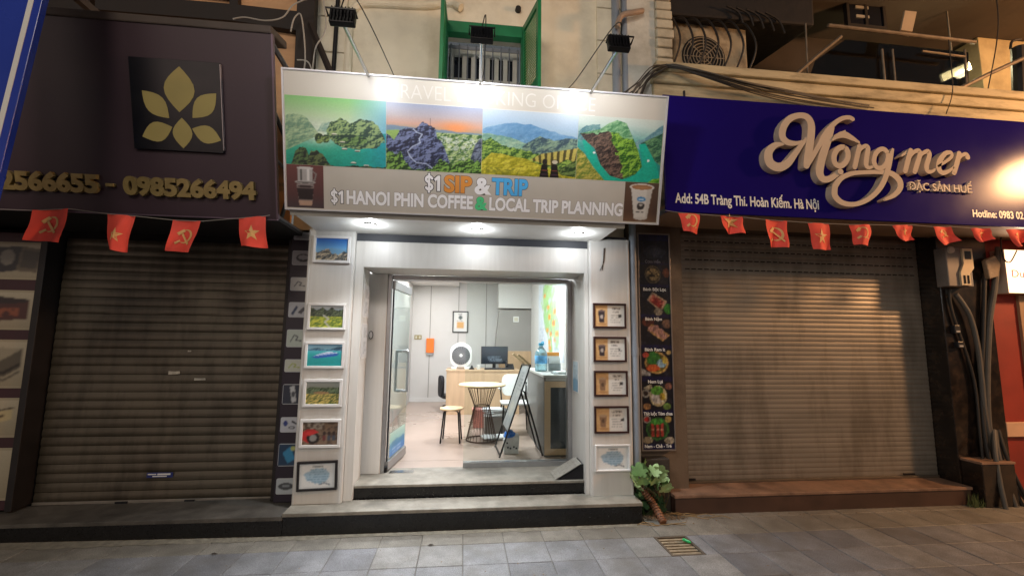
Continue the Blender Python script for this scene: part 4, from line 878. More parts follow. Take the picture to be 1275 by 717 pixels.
def pic_menu():
    c = Cv(44, 372, '1a1640'); f = c.fbm(60, 2, 3, .12); n = 7
    tops = [293, 348, 396, 436, 475, 515, 560]
    def fy(py): return (560-py)/(560-293.0)
    bands = [(302, 330, 0), (333, 357, 1), (362, 395, 2), (401, 433, 3), (440, 472, 4), (480, 513, 5), (519, 553, 6)]
    rs = np.random.RandomState(4)
    for (ya, yb, k) in bands:
        y0, y1 = fy(yb), fy(ya); cy = (y0+y1)/2; h = (y1-y0)
        c.put(c.rect(0, y0-.002, 1, y1+.004), '15131c'); c.put(c.rect(0, y0, 1, y1) & (f > .6), '2c2830', .8)
        if k == 0: c.put(c.ell(.5, cy, .36, h*.3, .5, 3), '3c3a44', .8); c.put(c.ell(.5, cy, .2, h*.18, .6, 5), '55505a', .7)  # top dish in dull greys: its dimming by glare is painted in
        if k == 1: c.put(c.ell(.45, cy, .26, h*.48), '6a5e48'); c.put(c.ell(.45, cy, .21, h*.38, .5, 7), '2c2a20'); c.put(c.ell(.45, cy, .2, h*.34) & (f > .52), 'a89468'); c.put(c.ell(.9, cy+.01, .12, h*.25), '6a3c2c')
        if k == 2:
            c.put(c.poly([(.24, cy+.004), (.42, cy+h*.34), (.9, cy-h*.02), (.68, cy-h*.42)]), 'b89c80'); c.put(c.poly([(.3, cy), (.43, cy+h*.26), (.82, cy-h*.03), (.67, cy-h*.32)]), '8a2c28'); c.put(c.poly([(.3, cy), (.43, cy+h*.26), (.82, cy-h*.03), (.67, cy-h*.32)]) & (f > .53), 'c87060')
            c.put(c.ell(.93, cy-h*.3, .14, h*.2, .4, 4), '3f8a34'); c.put(c.ell(.6, cy-h*.42, .14, h*.14), '90887a')
        if k == 3:
            c.put(c.ell(.25, cy+h*.36, .2, h*.18), '5a2c20'); c.put(c.poly([(.22, cy+.004), (.38, cy+h*.3), (.96, cy-h*.14), (.72, cy-h*.38)]), 'b89060')
            for x, y in ((.35, .1), (.5, .02), (.62, -.12), (.75, -.18), (.5, .14), (.66, .0)): c.put(c.ell(x, cy+h*y, .1, h*.11, .3, int(x*50)), 'b88a80')
            c.put(c.ell(.88, cy+h*.3, .16, h*.18, .4, 3), '7a5c4c')
        if k == 4:
            c.put(c.ell(.5, cy, .38, h*.42), 'c8a060'); c.put(c.ell(.5, cy, .33, h*.36), '7c6c30'); c.put(c.ell(.4, cy+h*.16, .24, h*.26, .5, 6), '3a7a30'); c.put(c.ell(.38, cy-h*.2, .22, h*.14), 'd06030'); c.put(c.ell(.66, cy-h*.02, .15, h*.16), '9cc0d8'); c.put(c.ell(.76, cy+h*.1, .09, h*.14), 'd8b84c'); c.put(c.ell(.15, cy+h*.3, .1, h*.1), 'c05040'); c.put(c.ell(.9, cy+h*.4, .08, h*.08), 'd0b070'); c.put(c.poly([(0, y0), (0, cy-h*.2), (.3, cy-h*.4), (.3, y0)]), 'c8c4bc', .8)
        if k == 5:
            c.put(c.ell(.52, cy, .28, h*.38), 'c0b088'); c.put(c.ell(.5, cy-h*.06, .2, h*.22), 'c8c0b8'); c.put(c.ell(.5, cy+h*.2, .2, h*.16, .5, 4), '5c9a38'); c.put(c.ell(.66, cy-.003, .1, h*.14), 'c8a83c'); c.put(c.ell(.16, cy-h*.38, .12, h*.12), 'b88858'); c.put(c.ell(.8, cy-h*.38, .12, h*.12), '6c8a40'); c.put(c.ell(.12, cy+h*.1, .13, h*.16), '9c9a94'); c.put(c.ell(.12, cy+h*.1, .08, h*.09), '302420'); c.put(c.ell(.86, cy+h*.36, .12, h*.12, .4, 3), '8c5c4c'); c.put(c.poly([(.05, cy+h*.3), (.3, cy+h*.45), (.34, cy+h*.3), (.2, cy+h*.2)]), 'b0a890')
        if k == 6:
            c.put(c.ell(.47, cy, .36, h*.4, .3, 5), '3a6a30'); c.put(c.ell(.47, cy-h*.02, .3, h*.3), '2c3c1c')
            for x in (.32, .48, .62): c.put(c.rect(x-.05, cy-h*.26, x+.05, cy+h*.2), 'b03c30'); c.put(c.rect(x-.05, cy-h*.05, x+.05, cy+h*.02), 'd88a70')
            c.put(c.ell(.14, cy+h*.34, .12, h*.13), 'a8a49c'); c.put(c.ell(.14, cy+h*.34, .09, h*.09), 'b02c28'); c.put(c.ell(.82, cy+h*.34, .1, h*.12), 'b89c58'); c.put(c.ell(.85, cy-h*.4, .16, h*.12), 'b8a890'); c.put(c.ell(.15, cy-h*.38, .16, h*.12), '9c8c70')
            c.put(c.ell(.45, cy+h*.26, .2, h*.1, .5, 8), '4c9a3c')
    c.detail(4, .5, 1.2, 60); c.a *= .8
    return c
canvas('menu_print', pic_menu(), PF, (r[0]+.007, r[1]+.007, r[2]-.007, r[3]-.007), 0.0005, FB)
for s_, py, xa, xb in (("Cơm Hến", 327, 803, 822), ("Bánh Bột Lọc", 361.5, 801, 829), ("Bánh Nậm", 398.5, 803.5, 824), ("Bánh Ram ít", 436.5, 803, 828), ("Nem Lụi", 476.5, 807, 825), ("Thịt luộc Tôm chua", 516.5, 798.5, 838), ("Nem - Chả - Tré", 557, 803, 836)):
    u0, v0 = PF.px(xa, py); u1, _ = PF.px(xb, py); d = min(u1, r[2]-.02)
    text('lettering', s_, PF, max(u0, r[0]+.02), d, v0-0.002, 0.030, 0.001, 0.0022, M_letter if py > 340 else mat('glare_dim_letter', '6c6a78', 0.5), FB, off=0.02)  # top caption is grey, the glare over it put into the letter colour

# ================================================================== LAMPS
M_ledw = mat('led_white', 'ffffff', 0.5, 0, emit='eef2ff', estr=40)
WHITE = (1.0, 0.96, 0.90)
for i, (px, py, lb) in enumerate(((461, 279, 'round white downlight glowing in the awning, leftmost of the three over the door'), (594, 285.5, 'round white downlight glowing in the awning, middle one of the three over the door'), (720, 290.5, 'round white downlight glowing in the awning, rightmost of the three over the door'))):
    q = onZ(px, py, 2.64)
    L = thing('awning_downlight', lb, 'lamp', (q[0], q[1], 2.625), 'downlights under the awning')
    mb = MB(); mb.lathe((q[0], q[1], 2.627), [(0.050, 0.013), (0.052, 0.0), (0.040, -0.001), (0.036, 0.010)], 24); mb.build('rim', M_whitetrim, L, smooth=True)
    mb = MB(); mb.lathe((q[0], q[1], 2.627), [(0.035, 0.003), (0.02, -0.002), (0.001, -0.003)], 20); mb.build('lens', M_ledw, L, smooth=True)
    lamp('downlight', 'POINT', (q[0], q[1], 2.592), 3, (0.93, 0.97, 1.0), size=0.032, parent=L)
    lamp('downlight_beam', 'SPOT', (q[0], q[1], 2.60), 80, (0.92, 0.96, 1.0), target=(q[0], q[1]-0.8, 0), size=0.03, spot=112, blend=1.0, parent=L)
# three floodlights on arms above the sign
for px, py, ax_, ay_, lb in ((427, 22, 459, 92, 'black floodlight on a steel arm above the left end of the travel sign'), (600, 45, 598, 106, 'black floodlight on a steel arm in front of the green shuttered window'), (770, 55, 736, 113, 'black floodlight on a steel arm above the right end of the travel sign')):
    u, v = PS.px(ax_, ay_); b_ = PS.to(u, SH-0.01, -0.03); X = b_[0]
    q = onX(px, py, X) if abs(px-ax_) > 15 else onY(px, py, -1.5)
    if abs(q[1]+1.5) > 0.35: q = onY(px, py, -1.5)
    F_ = thing('floodlight', lb, 'lamp', b_, 'floodlights over the travel sign')
    mb = MB(); mb.tube([b_, q+np.array([0, .02, -.03])], 0.012, 8); mb.build('arm', M_steel, F_, smooth=True)
    tgt = np.array(PS.to(u, SH*0.80, 0)); ax = tgt-q; ax /= np.linalg.norm(ax); sx = np.array([1.0, 0, 0]); sz = np.cross(sx, ax); sz /= np.linalg.norm(sz)
    mb = MB(); mb.obox(q, (sx, ax, sz), (0.075, 0.022, 0.055)); hd = mb.build('lamp_head', M_black, F_, bevel=0.006)
    mb = MB()
    for k in range(7): mb.obox(q-ax*0.028+sx*(-0.06+k*0.02), (sx, ax, sz), (0.003, 0.008, 0.045))
    mb.tube([q+sx*0.084, q+sx*0.084-ax*0.06, q-sx*0.084-ax*0.06, q-sx*0.084], 0.006, 6); mb.build('yoke', M_black, hd)
    mb = MB(); mb.obox(q+ax*0.0235, (sx, ax, sz), (0.066, 0.001, 0.046)); mb.build('lens', M_ledw, hd)
    lamp('flood', 'SPOT', tuple(q+ax*0.04), 12.5, (0.96, 0.98, 1.0), target=tuple(tgt), size=0.05, spot=168, blend=0.5, parent=F_)
    mb = MB(); P = [q-ax*0.06, q+np.array([0.03, 0.15, 0.25]), np.array([X+0.05, -0.3, q[2]+0.55]), np.array([X+0.02, 0.24, q[2]+0.7])]; mb.tube(P, 0.004, 6, smooth=6); mb.build('cable', M_black, F_, smooth=True)
# lights inside
for x, y, lb in ((-0.45, 1.6, 'round ceiling light inside the office near the glass door'), (0.75, 1.9, 'round ceiling light inside the office above the counter'), (0.1, 3.3, 'round ceiling light inside the office above the round table')):
    L = thing('ceiling_light', lb, 'lamp', (x, y, 2.93), 'office ceiling lights')
    mb = MB(); mb.lathe((x, y, 2.935), [(0.14, 0.016), (0.14, 0.0), (0.125, -0.004), (0.12, 0.004)], 28); mb.build('rim', M_whitetrim, L, smooth=True)
    mb = MB(); mb.lathe((x, y, 2.935), [(0.118, 0.004), (0.06, -0.006), (0.002, -0.008)], 24); mb.build('diffuser', mat('led_panel', 'ffffff', 0.5, 0, emit='f8faff', estr=9), L, smooth=True)
    lamp('ceiling_lamp', 'AREA', (x, y, 2.915), 35, (0.95, 0.97, 1.0), target=(x, y+0.01, 0), size=0.24, parent=L)
q = onY(532, 353, 4.5)
L = thing('recessed_spotlight', 'small glowing spotlight in the ceiling soffit above the orange wall box', 'lamp', (q[0], 4.5, 2.79))
mb = MB(); mb.lathe((q[0], 4.5, 2.79), [(0.06, 0.009), (0.06, 0.0), (0.048, -0.002)], 20); mb.build('rim', M_whitetrim, L)
mb = MB(); mb.lathe((q[0], 4.5, 2.786), [(0.045, 0.0), (0.02, -0.003), (0.001, -0.004)], 16); mb.build('lens', M_ledw, L)
lamp('spotlight', 'AREA', (q[0], 4.5, 2.778), 9, WHITE, target=(q[0], 4.51, 0), size=0.09, parent=L)
# tube on the balcony
q0 = onY(1174, 97, 0.95); q1 = onY(1208, 82, 0.70)
L = thing('fluorescent_lamp', 'glowing fluorescent lamp mounted inside the dark balcony at upper right', 'lamp', tuple((q0+q1)/2))
mb = MB(); mb.tube([q0, q1], 0.055, 10); mb.build('tube', mat('tube_glow', 'fff4c8', 0.5, 0, emit='fff2b8', estr=9), L, smooth=True)
mb = MB(); mb.tube([q0+np.array([0, .03, .065]), q1+np.array([0, .03, .065])], 0.035, 6); mb.tube([(q0+q1)/2+np.array([0, .03, .07]), ((q0+q1)/2)*np.array([1, 1, 0])+np.array([0, .03, 6.4])], 0.01, 6); mb.build('holder', mat('lamp_holder', '7a7468', 0.6), L)
lamp('tube_light', 'POINT', tuple((q0+q1)/2+np.array([0, -0.08, -0.06])), 18, (1.0, 0.9, 0.55), size=0.06, parent=L)

# ================================================================== FRAMED PICTURES ON THE PILLARS
M_frw = mat('white_frame', 'dedddb', 0.35, 0.03); M_frd = mat('mahogany_frame', '331a18', 0.35, 0.2, 8, stretch=(1, 1, 6)); M_frk = mat('black_frame', '141214', 0.35, 0.1)
M_mat = mat('mat_board', 'e6e4e0', 0.7, 0.01)
def fr(c):
    return c
def p_cliff():
    c = Cv(64, 44); c.a = c.grad([(0, '3f5a68'), (.4, '7fa8c8'), (.6, '5a9ad0'), (1, '1a5cb0')])
    c.put(c.ridge([(0, .5), (.5, .56), (.8, .5), (1, .5)], .04, 6, 2), '6a9cc0'); c.relief(c.ridge([(0, .3), (.2, .42), (.4, .5), (.5, .3), (.7, .3), (.85, .42), (1, .35)], .1, 10, 4), '26323a', 'c4b496', 9, 3, 8); return c
def p_valley():
    c = Cv(64, 46); c.a = c.grad([(0, '6a7a2a'), (.45, '93a034'), (.6, '5a7040'), (.8, '8a98a0'), (1, 'c8d0d4')])
    c.relief(c.Y < .5, '4c6a26', 'c0c040', 8, 3, 5); c.relief(c.ridge([(0, .9), (.2, .8), (.35, .95), (.5, .75), (.65, .92), (.85, .8), (1, .9)], .08, 8, 3) & (c.Y > .5), '1e2a20', '5c6a4c', 9, 4, 6); c.put(c.line([(.4, .55), (.55, .4), (.45, .25), (.6, 0)], .04), 'b0b0a8', .85); return c
def p_ship():
    c = Cv(64, 46); c.a = c.grad([(0, '128c8c'), (.5, '1fa3a4'), (.72, '58b8c8'), (.8, '8fc4dc'), (1, '7fb8dc')]); c.relief(c.ridge([(0, .76), (.2, .84), (.4, .8), (.6, .76), (.8, .88), (1, .92)], .05, 8, 2) & (c.Y > .7), '2c5c7c', '6a9cb0', 8, 2, 5)
    c.put(c.poly([(.1, .40), (.25, .34), (.85, .46), (.92, .58), (.7, .56), (.2, .44)]), '2a5cae'); c.put(c.poly([(.18, .44), (.8, .56), (.86, .62), (.6, .66), (.3, .54)]), 'd8e6f4'); c.put(c.line([(.2, .46), (.84, .58)], .012), '3a7ac8'); c.put(c.line([(.3, .53), (.8, .62)], .010), '3a7ac8'); return c
def p_field():
    c = Cv(64, 46); c.a = c.grad([(0, '6c7a34'), (.3, 'a09a4c'), (.55, '6f8a4a'), (.75, '8c948c'), (1, 'a4aca8')]); c.relief(c.Y < .6, '4c5a2c', 'd0b868', 9, 7, 6); c.relief(c.ridge([(0, .7), (.3, .78), (.6, .7), (1, .8)], .08, 7, 3) & (c.Y > .45), '34442f', '748464', 9, 4, 6); c.put(c.ell(.45, .5, .22, .06, .4, 3), 'b07c54', .7); return c
def p_moto():
    c = Cv(44, 32, '5a4a3e'); f = c.fbm(12, 9); c.put(f > .5, '8a7460', .8); c.put(c.rect(0, .7, .6, 1) & (f > .45), 'a8a49a', .7); c.put(c.ell(.2, .4, .22, .3), 'b42c2c'); c.put(c.ell(.3, .3, .18, .26), '28201f'); c.put(c.ell(.3, .3, .1, .15), '8c8884'); c.put(c.poly([(.05, .5), (.3, .7), (.45, .55), (.2, .4)]), 'c83838')
    for x in (.62, .75, .88): c.put(c.ell(x, .5, .05, .09), '3a2c28'); c.put(c.rect(x-.05, .2, x+.05, .42), '6c3838' if x < .7 else '48505c')
    return c
def p_cert(blob='7fa6c0'):
    c = Cv(44, 30, 'd8dcdc'); c.put(c.rect(.06, .08, .94, .92), 'e4e6e4'); c.put(c.ell(.5, .5, .34, .3, .6, 3), blob, .75); c.lines_of_text(.2, .2, .85, .8, 6, '5a7c98', 4); c.lines_of_text(.3, .82, .7, .93, 1, '60686c', 6); c.put(c.line([(.55, .14), (.7, .2), (.85, .12)], .02), '3a5068'); return c
def p_promo(k):
    c = Cv(44, 28, 'd8d4cc'); f = c.fbm(8, k); c.put(c.rect(0, 0, .44, 1), 'c49a68'); c.put(c.rect(0, 0, .44, 1) & (f > .52), 'd0aa78', .8)
    t = .72 if k % 2 else .66; cl = '3a3034' if k < 3 else '8a6a50'
    c.put(c.poly([(.11, t), (.35, t), (.31, .18), (.15, .18)]), cl); c.put(c.ell(.23, t, .13, .05), '6a5a58' if k < 3 else 'b89c80'); c.put(c.ell(.23, .45, .05, .1), 'b0a49c' if k < 3 else '5a4434'); c.put(c.ell(.25, .12, .16, .04), 'a87c50')
    c.lines_of_text(.5, .76, .94, .92, 1, '4a4642', k+3); c.lines_of_text(.55, .62, .85, .74, 1, '5a5652', k+5); c.lines_of_text(.5, .14, .92, .58, 4, '6a6662', k+7); c.put(c.rect(.8, .42, .9, .56) & (f > .4), '3c3834'); return c
def hang(x0, y0, x1, y1, Yw, cv, mf, bw, lb, matw=0.0, dep=0.026, group=None, tilt=0.0):
    pl = face(Yw); r = pl.rect(x0, y0, x1, y1, dep)
    if tilt:
        c, s_ = math.cos(tilt), math.sin(tilt); pl = Plane(pl.to((r[0]+r[2])/2, (r[1]+r[3])/2), (c, 0, s_), (-s_, 0, c)); hw, hh = (r[2]-r[0])/2, (r[3]-r[1])/2; r = (-hw, -hh, hw, hh)
    t = thing('picture_frame', lb, 'picture', pl.to((r[0]+r[2])/2, r[1]), group)
    mb = MB(); mb.ring(pl, r, bw, 0.001, dep); mb.build('frame', mf, t, bevel=0.003)
    mb = MB(); mb.slab(pl, (r[0]+bw*.8, r[1]+bw*.8, r[2]-bw*.8, r[3]-bw*.8), 0.001, 0.010); mb.build('backing', M_mat, t)
    canvas('print', cv, pl, (r[0]+bw+matw, r[1]+bw+matw, r[2]-bw-matw, r[3]-bw-matw), 0.0115, t)
    return t
GL = 'framed pictures on the left white pillar'; GR = 'framed cards on the right white pillar'
hang(389.5, 293.5, 436, 327, 0, p_cliff(), M_frw, 0.024, 'white framed photo of pale cliffs under deep blue sky, topmost on the left pillar', group=GL)
hang(382.5, 377.5, 430, 410.5, 0, p_valley(), M_frw, 0.022, 'white framed photo of a winding valley path between yellow green fields', group=GL)
hang(379, 425.5, 428.5, 458.5, 0, p_ship(), M_frw, 0.022, 'white framed photo of a blue cruise ship on turquoise water', group=GL)
hang(377, 472, 425.5, 506.5, 0, p_field(), M_frw, 0.024, 'white framed photo of ochre farmland below cloudy hills', group=GL)
hang(372.5, 522, 423.5, 557.5, 0, p_moto(), M_frw, 0.024, 'white framed photo with a red motorbike and people', group=GL)
hang(369, 574, 419.5, 611, 0, p_cert('8fb4cc'), M_frk, 0.020, 'black framed certificate with pale blue print at the foot of the left pillar', group=GL, tilt=R(1.6))
hang(739, 377.5, 780, 408.5, 0, p_promo(1), M_frd, 0.018, 'mahogany framed coffee price card, topmost on the right pillar', group=GR)
hang(739.5, 419, 780.5, 450.5, 0, p_promo(2), M_frd, 0.018, 'mahogany framed coffee price card, second from the top on the right pillar', group=GR)
hang(740, 461.5, 782, 493.5, 0, p_promo(3), M_frd, 0.018, 'mahogany framed coffee price card, third from the top on the right pillar', group=GR)
hang(740.5, 505.5, 783.5, 539.5, 0, p_promo(4), M_frd, 0.018, 'mahogany framed coffee price card with pale cup, lowest of the four dark frames', group=GR)
hang(741.5, 553.5, 785.5, 587, 0, p_cert('8fb0c8'), M_frw, 0.016, 'white framed certificate with blue print at the foot of the right pillar', group=GR)
# two narrow posters on the left reveal, one on the right reveal
def sidepost(x, y0, y1, z0, z1, sgn, cv, lb):
    pl = Plane((x, y0 if sgn > 0 else y1, 0), (0, 1 if sgn > 0 else -1, 0), (0, 0, 1))
    t = thing('wall_poster', lb, 'poster', (x, (y0+y1)/2, z0))
    mb = MB(); mb.slab(pl, (0, z0, y1-y0, z1), 0.001, 0.006); mb.build('board', M_frw, t)
    canvas('print', cv, pl, (0.012, z0+.012, y1-y0-.012, z1-.012), 0.0075, t)
z = lambda px, py, x: onX(px, py, x)
a = onX(450, 350, -.955); b = onX(453, 455, -.955)
c_ = Cv(12, 26, 'd4d6d8'); c_.lines_of_text(.15, .1, .9, .9, 10, '7a8088', 4)
sidepost(-.9545, 0.10, 0.33, onX(453, 395, -.955)[2], onX(451, 352, -.955)[2], 1, c_, 'narrow white notice in the left door reveal, upper of the two')
sidepost(-.9545, 0.10, 0.33, onX(452, 446, -.955)[2], onX(452, 402, -.955)[2], 1, c_, 'narrow white notice in the left door reveal, lower of the two')
c_ = Cv(12, 22, 'c0d8e4'); c_.put(c_.rect(0, 0, 1, .4), '5c94b8', .8); c_.lines_of_text(.15, .4, .9, .9, 6, '5a7c98', 4)
sidepost(1.1995, 0.28, 0.50, onX(719, 489, 1.2)[2], onX(719, 449, 1.2)[2], -1, c_, 'small blue and white poster in the right door reveal')

# ================================================================== PRODUCT BOARDS OF THE PHONE SHOP
def cardpic(k):
    c = Cv(40, 34, 'b0a48c'); c.a = c.grad([(0, '9c9078'), (1, 'b8ac94')]); f = c.fbm(10, k+3)
    if k == 0: c.put(c.poly([(.15, .9), (.6, .95), (.55, .2), (.1, .1)]), '2a2428'); c.put(c.poly([(.6, .95), (.98, .85), (.9, .15), (.55, .2)]), '6a5e4c'); c.put(c.poly([(.64, .85), (.92, .78), (.86, .26), (.6, .3)]), '4a4238'); c.put(c.ell(.38, .6, .12, .24), '8c8478')
    if k == 1: c.put(c.poly([(.05, .7), (.35, .88), (.85, .8), (.86, .25), (.1, .15)]), '4a2420'); c.put(c.poly([(.05, .7), (.35, .88), (.85, .8), (.8, .7), (.1, .66)]), '2a1c1c'); c.put(c.rect(.3, .3, .7, .55) & (f > .5), '8a4a30')
    if k == 2: c.put(c.poly([(.0, .6), (.5, .85), (.85, .85), (.85, .3), (.6, .1), (0, .15)]), '5c5446'); c.put(c.poly([(0, .62), (.5, .87), (.85, .85), (.5, .55)]), '9c927c'); c.put(c.line([(0, .35), (.6, .3), (.84, .5)], .03), '2c261e'); c.put(c.line([(0, .22), (.6, .18), (.84, .38)], .02), 'a89c84')
    if k == 3: c.put(c.poly([(0, .45), (.85, .75), (.85, .45), (0, .1)]), 'c0ae84'); c.put(c.line([(0, .5), (.85, .78)], .02), '3a3024'); c.put(c.line([(.0, .75), (.3, .9), (.6, .78)], .025), '5a4c38'); c.put(c.ell(.3, .36, .12, .12) & ~c.ell(.3, .36, .07, .07), '5a4a34'); c.put(c.line([(.45, .4), (.7, .55)], .03), '5a4a34')
    if k == 4: c.put(c.ell(.2, .8, .25, .12), 'a04838', .6); c.put(c.ell(.5, .4, .3, .2, .3, 2), 'c0b8a4')
    return c
def roundrect(r, q):
    out = []
    for cx_, cy_, a0 in ((r[2]-q, r[3]-q, 0), (r[0]+q, r[3]-q, 90), (r[0]+q, r[1]+q, 180), (r[2]-q, r[1]+q, 270)):
        out += [(cx_+q*math.cos(R(a0+t)), cy_+q*math.sin(R(a0+t))) for t in (0, 30, 60, 90)]
    return out
YL = 0.13
pl = face(YL); xr = -3.793
LB = thing('product_board', 'maroon board of large pictures of boxes left of the brown shutter', 'display board', (-4.35, YL, 0.16))
mb = MB(); mb.box(-5.0, xr, YL, 0.299, 0.165, 2.55); mb.build('board', mat('maroon_board', '3e1f26', 0.5, 0.1, 3), LB, bevel=0.003)
edges = [(303, 349, 61), (362, 411, 52), (423, 483, 43), (495, 544, 32), (557, 622, 20)]
for k, (ya, yb, xe) in enumerate(edges):
    a = pl.px(xe, ya); b = pl.px(xe-3, yb); x1 = (a[0]+b[0])/2; r = (x1-0.52, b[1], x1, a[1])
    mb = MB(); mb.prism(pl, roundrect(r, .035), 0.001, 0.006); cobj = mb.build('card', mat('card_tan', 'a59880', 0.5, 0.05), LB)
    canvas('product_picture', cardpic(k), pl, (r[0]+.012, r[1]+.02, r[2]-.02, r[3]-.02), 0.0075, cobj)
YR = 0.125; pl = face(YR)
RB = thing('product_board', 'narrow dark strip of small phone accessory pictures beside the left white pillar', 'display board', (-1.56, YR, 0.17))
mb = MB(); mb.box(-1.655, -1.4575, YR, 0.33, 0.1675, 2.62); mb.build('board', mat('violet_black_board', '251d2b', 0.45, 0.08, 3), RB, bevel=0.003)
small = [(372, 289, 299, 'c8c8cc'), (366, 312, 330, 'a0a0a4'), (364, 345, 362, 'c4c4c0'), (362, 376, 395, 'b0b4bc'), (360, 410, 432, 'b4c0b8'), (358, 447, 463, 'c0c4b8'), (356, 478, 503, '2c3444'), (353, 519, 538, 'c0c4cc'), (351, 552, 580, '24405c'), (349, 595, 615, 'b8c0c4')]
for k, (xc, ya, yb, bgc) in enumerate(small):
    a = pl.px(xc, ya); b = pl.px(xc, yb); r = (-1.638, b[1], -1.468, a[1])
    mb = MB(); mb.prism(pl, roundrect(r, .014), 0.001, 0.004); cobj = mb.build('card', mat('card_light', 'b8bcc0', 0.5, 0.05), RB)
    c = Cv(26, 20, bgc); f = c.fbm(6, k)
    dk = '30343c' if bgc[0] in 'abc' else 'c0c8d0'
    if k in (2, 4, 5): c.put(c.line([(.2, .3), (.4, .7), (.6, .6), (.5, .4), (.8, .35)], .04), dk if k != 5 else '98a83c', .8)
    elif k in (1,): c.put(c.ell(.6, .5, .4, .3) & ~c.ell(.6, .55, .3, .18), '303034')
    elif k == 3: c.put(c.poly([(.1, .2), (.4, .8), (.5, .7), (.25, .1)]), '203858'); c.put(c.poly([(.5, .3), (.8, .7), (.95, .6), (.7, .2)]), '40444c')
    elif k == 6: c.put(c.poly([(.35, .9), (.6, .95), (.75, .1), (.5, .05)]), 'c4c8cc'); c.put(c.ell(.55, .5, .1, .15), '50545c')
    elif k == 7: c.put(c.ell(.25, .6, .12, .2), '304080'); c.put(c.poly([(.6, .8), (.9, .6), (.85, .5), (.55, .7)]), '20242c'); c.put(c.ell(.6, .3, .18, .1) & ~c.ell(.6, .3, .12, .05), '20242c')
    elif k == 8: c.put(c.poly([(.2, .6), (.6, .9), (.9, .3), (.5, .1)]), '3c8cb8'); c.put(c.ell(.75, .8, .15, .1), 'b8c078')
    elif k == 9: c.put(c.ell(.5, .5, .42, .24), '484c50'); c.put(c.rect(.3, .45, .7, .6), '8c9498')
    else: c.put(c.poly([(.1, .2), (.3, .9), (.9, .7), (.8, .1)]), '98989c')
    canvas('product_picture', c, pl, (r[0]+.004, r[1]+.006, r[2]-.004, r[3]-.006), 0.0055, cobj)

# ================================================================== FLAGS ON STRINGS
M_flag = mat('red_flag_cloth', 'ea5040', 0.7, 0.08, 8); M_yel = mat('yellow_emblem', 'e0b070', 0.6, 0.03)
def star(n=5):
    return [(math.cos(math.pi/2+k*math.pi/5)*(1 if k % 2 == 0 else .40), math.sin(math.pi/2+k*math.pi/5)*(1 if k % 2 == 0 else .40)) for k in range(10)]
def flag(P, Yf, kind, ec, es, lb, seed):
    rs = random.Random(seed); C4 = [onY(x, y, Yf) for x, y in P]   # tl, tr, br, bl
    n = 16; ph = rs.uniform(0, 6); am = rs.uniform(.014, .026); fr_ = rs.uniform(4.2, 7.5); cr = rs.uniform(.3, 1.0)
    def F(u, v, w=0.0):
        p = (C4[0]*(1-u)+C4[1]*u)*(1-v)+(C4[3]*(1-u)+C4[2]*u)*v
        return p+np.array([0.006*math.sin(5*v+ph)*v, (am*(0.4+v)*math.sin(u*fr_+v*2*cr+ph)-0.02*v*math.sin(v*3+ph)+0.006*cr*math.sin(u*13+v*7+ph))-w, 0.004*math.sin(u*6+ph)*v])
    G_ = thing('party_flag', lb, 'flag', (C4[0]+C4[1])/2, 'small red flags strung along the signs')
    mb = MB(); vs = []
    for w in (0.0, -0.0012):
        for j in range(n+1):
            for i in range(n+1): vs.append(F(i/n, j/n, w))
    N = (n+1)*(n+1); fs = []
    for j in range(n):
        for i in range(n):
            a = j*(n+1)+i; fs += [(a, a+1, a+n+2, a+n+1), (N+a, N+a+n+1, N+a+n+2, N+a+1)]
    for i in range(n):
        fs += [(i, N+i, N+i+1, i+1), (n*(n+1)+i, n*(n+1)+i+1, N+n*(n+1)+i+1, N+n*(n+1)+i)]
        a = i*(n+1); b = a+n+1; fs += [(a, b, N+b, N+a), (a+n, N+a+n, N+b+n, b+n)]
    mb.add(vs, fs); mb.build('cloth', M_flag, G_, smooth=True)
    wid = np.linalg.norm(C4[1]-C4[0]); hei = np.linalg.norm(C4[3]-C4[0])
    eu, ev = ec; su, sv = es/wid, es/hei
    mb = MB()
    def tri(pts):
        vs = []; fs = []
        for p in pts: vs.append(F(eu+p[0]*su, ev-p[1]*sv, 0.0035))
        return vs
    if kind == 'star':
        s5 = star(); vs = [F(eu, ev, 0.0035)]+[F(eu+a*su, ev-b*sv, 0.0035) for a, b in s5]; mb.add(vs, [(0, 1+k, 1+(k+1) % 10) for k in range(10)])
    else:
        arc = [(0.02+0.80*math.cos(t), 0.05+0.80*math.sin(t)) for t in np.linspace(R(115), R(-125), 14)]
        wv = [0.03+0.24*abs(math.sin(math.pi*k/13))**0.8 for k in range(14)]
        vs = []
        for k, (a, b) in enumerate(arc):
            d = math.hypot(a-.02, b-.05); e = ((a-.02)/d, (b-.05)/d); vs += [F(eu+a*su, ev-b*sv, 0.0035), F(eu+(a-e[0]*wv[k])*su, ev-(b-e[1]*wv[k])*sv, 0.0035)]
        mb.add(vs, [(2*k, 2*k+1, 2*k+3, 2*k+2) for k in range(13)])
        def bar(x0, y0, x1, y1, h):
            dx, dy = x1-x0, y1-y0; L_ = math.hypot(dx, dy); nx, ny = -dy/L_*h, dx/L_*h
            mb.add([F(eu+a*su, ev-b*sv, 0.0042) for a, b in ((x0+nx, y0+ny), (x1+nx, y1+ny), (x1-nx, y1-ny), (x0-nx, y0-ny))], [(0, 1, 2, 3)])
        bar(-0.45, 0.35, 0.75, -0.80, 0.11); bar(-0.85, 0.25, -0.25, 0.75, 0.17); bar(-0.50, -0.45, -0.95, -0.80, 0.12)
    mb.build('emblem', M_yel, G_, recalc=False)
def zz(ox, oy, s_, L): return [(ox+x/s_, oy+y/s_) for x, y in L]
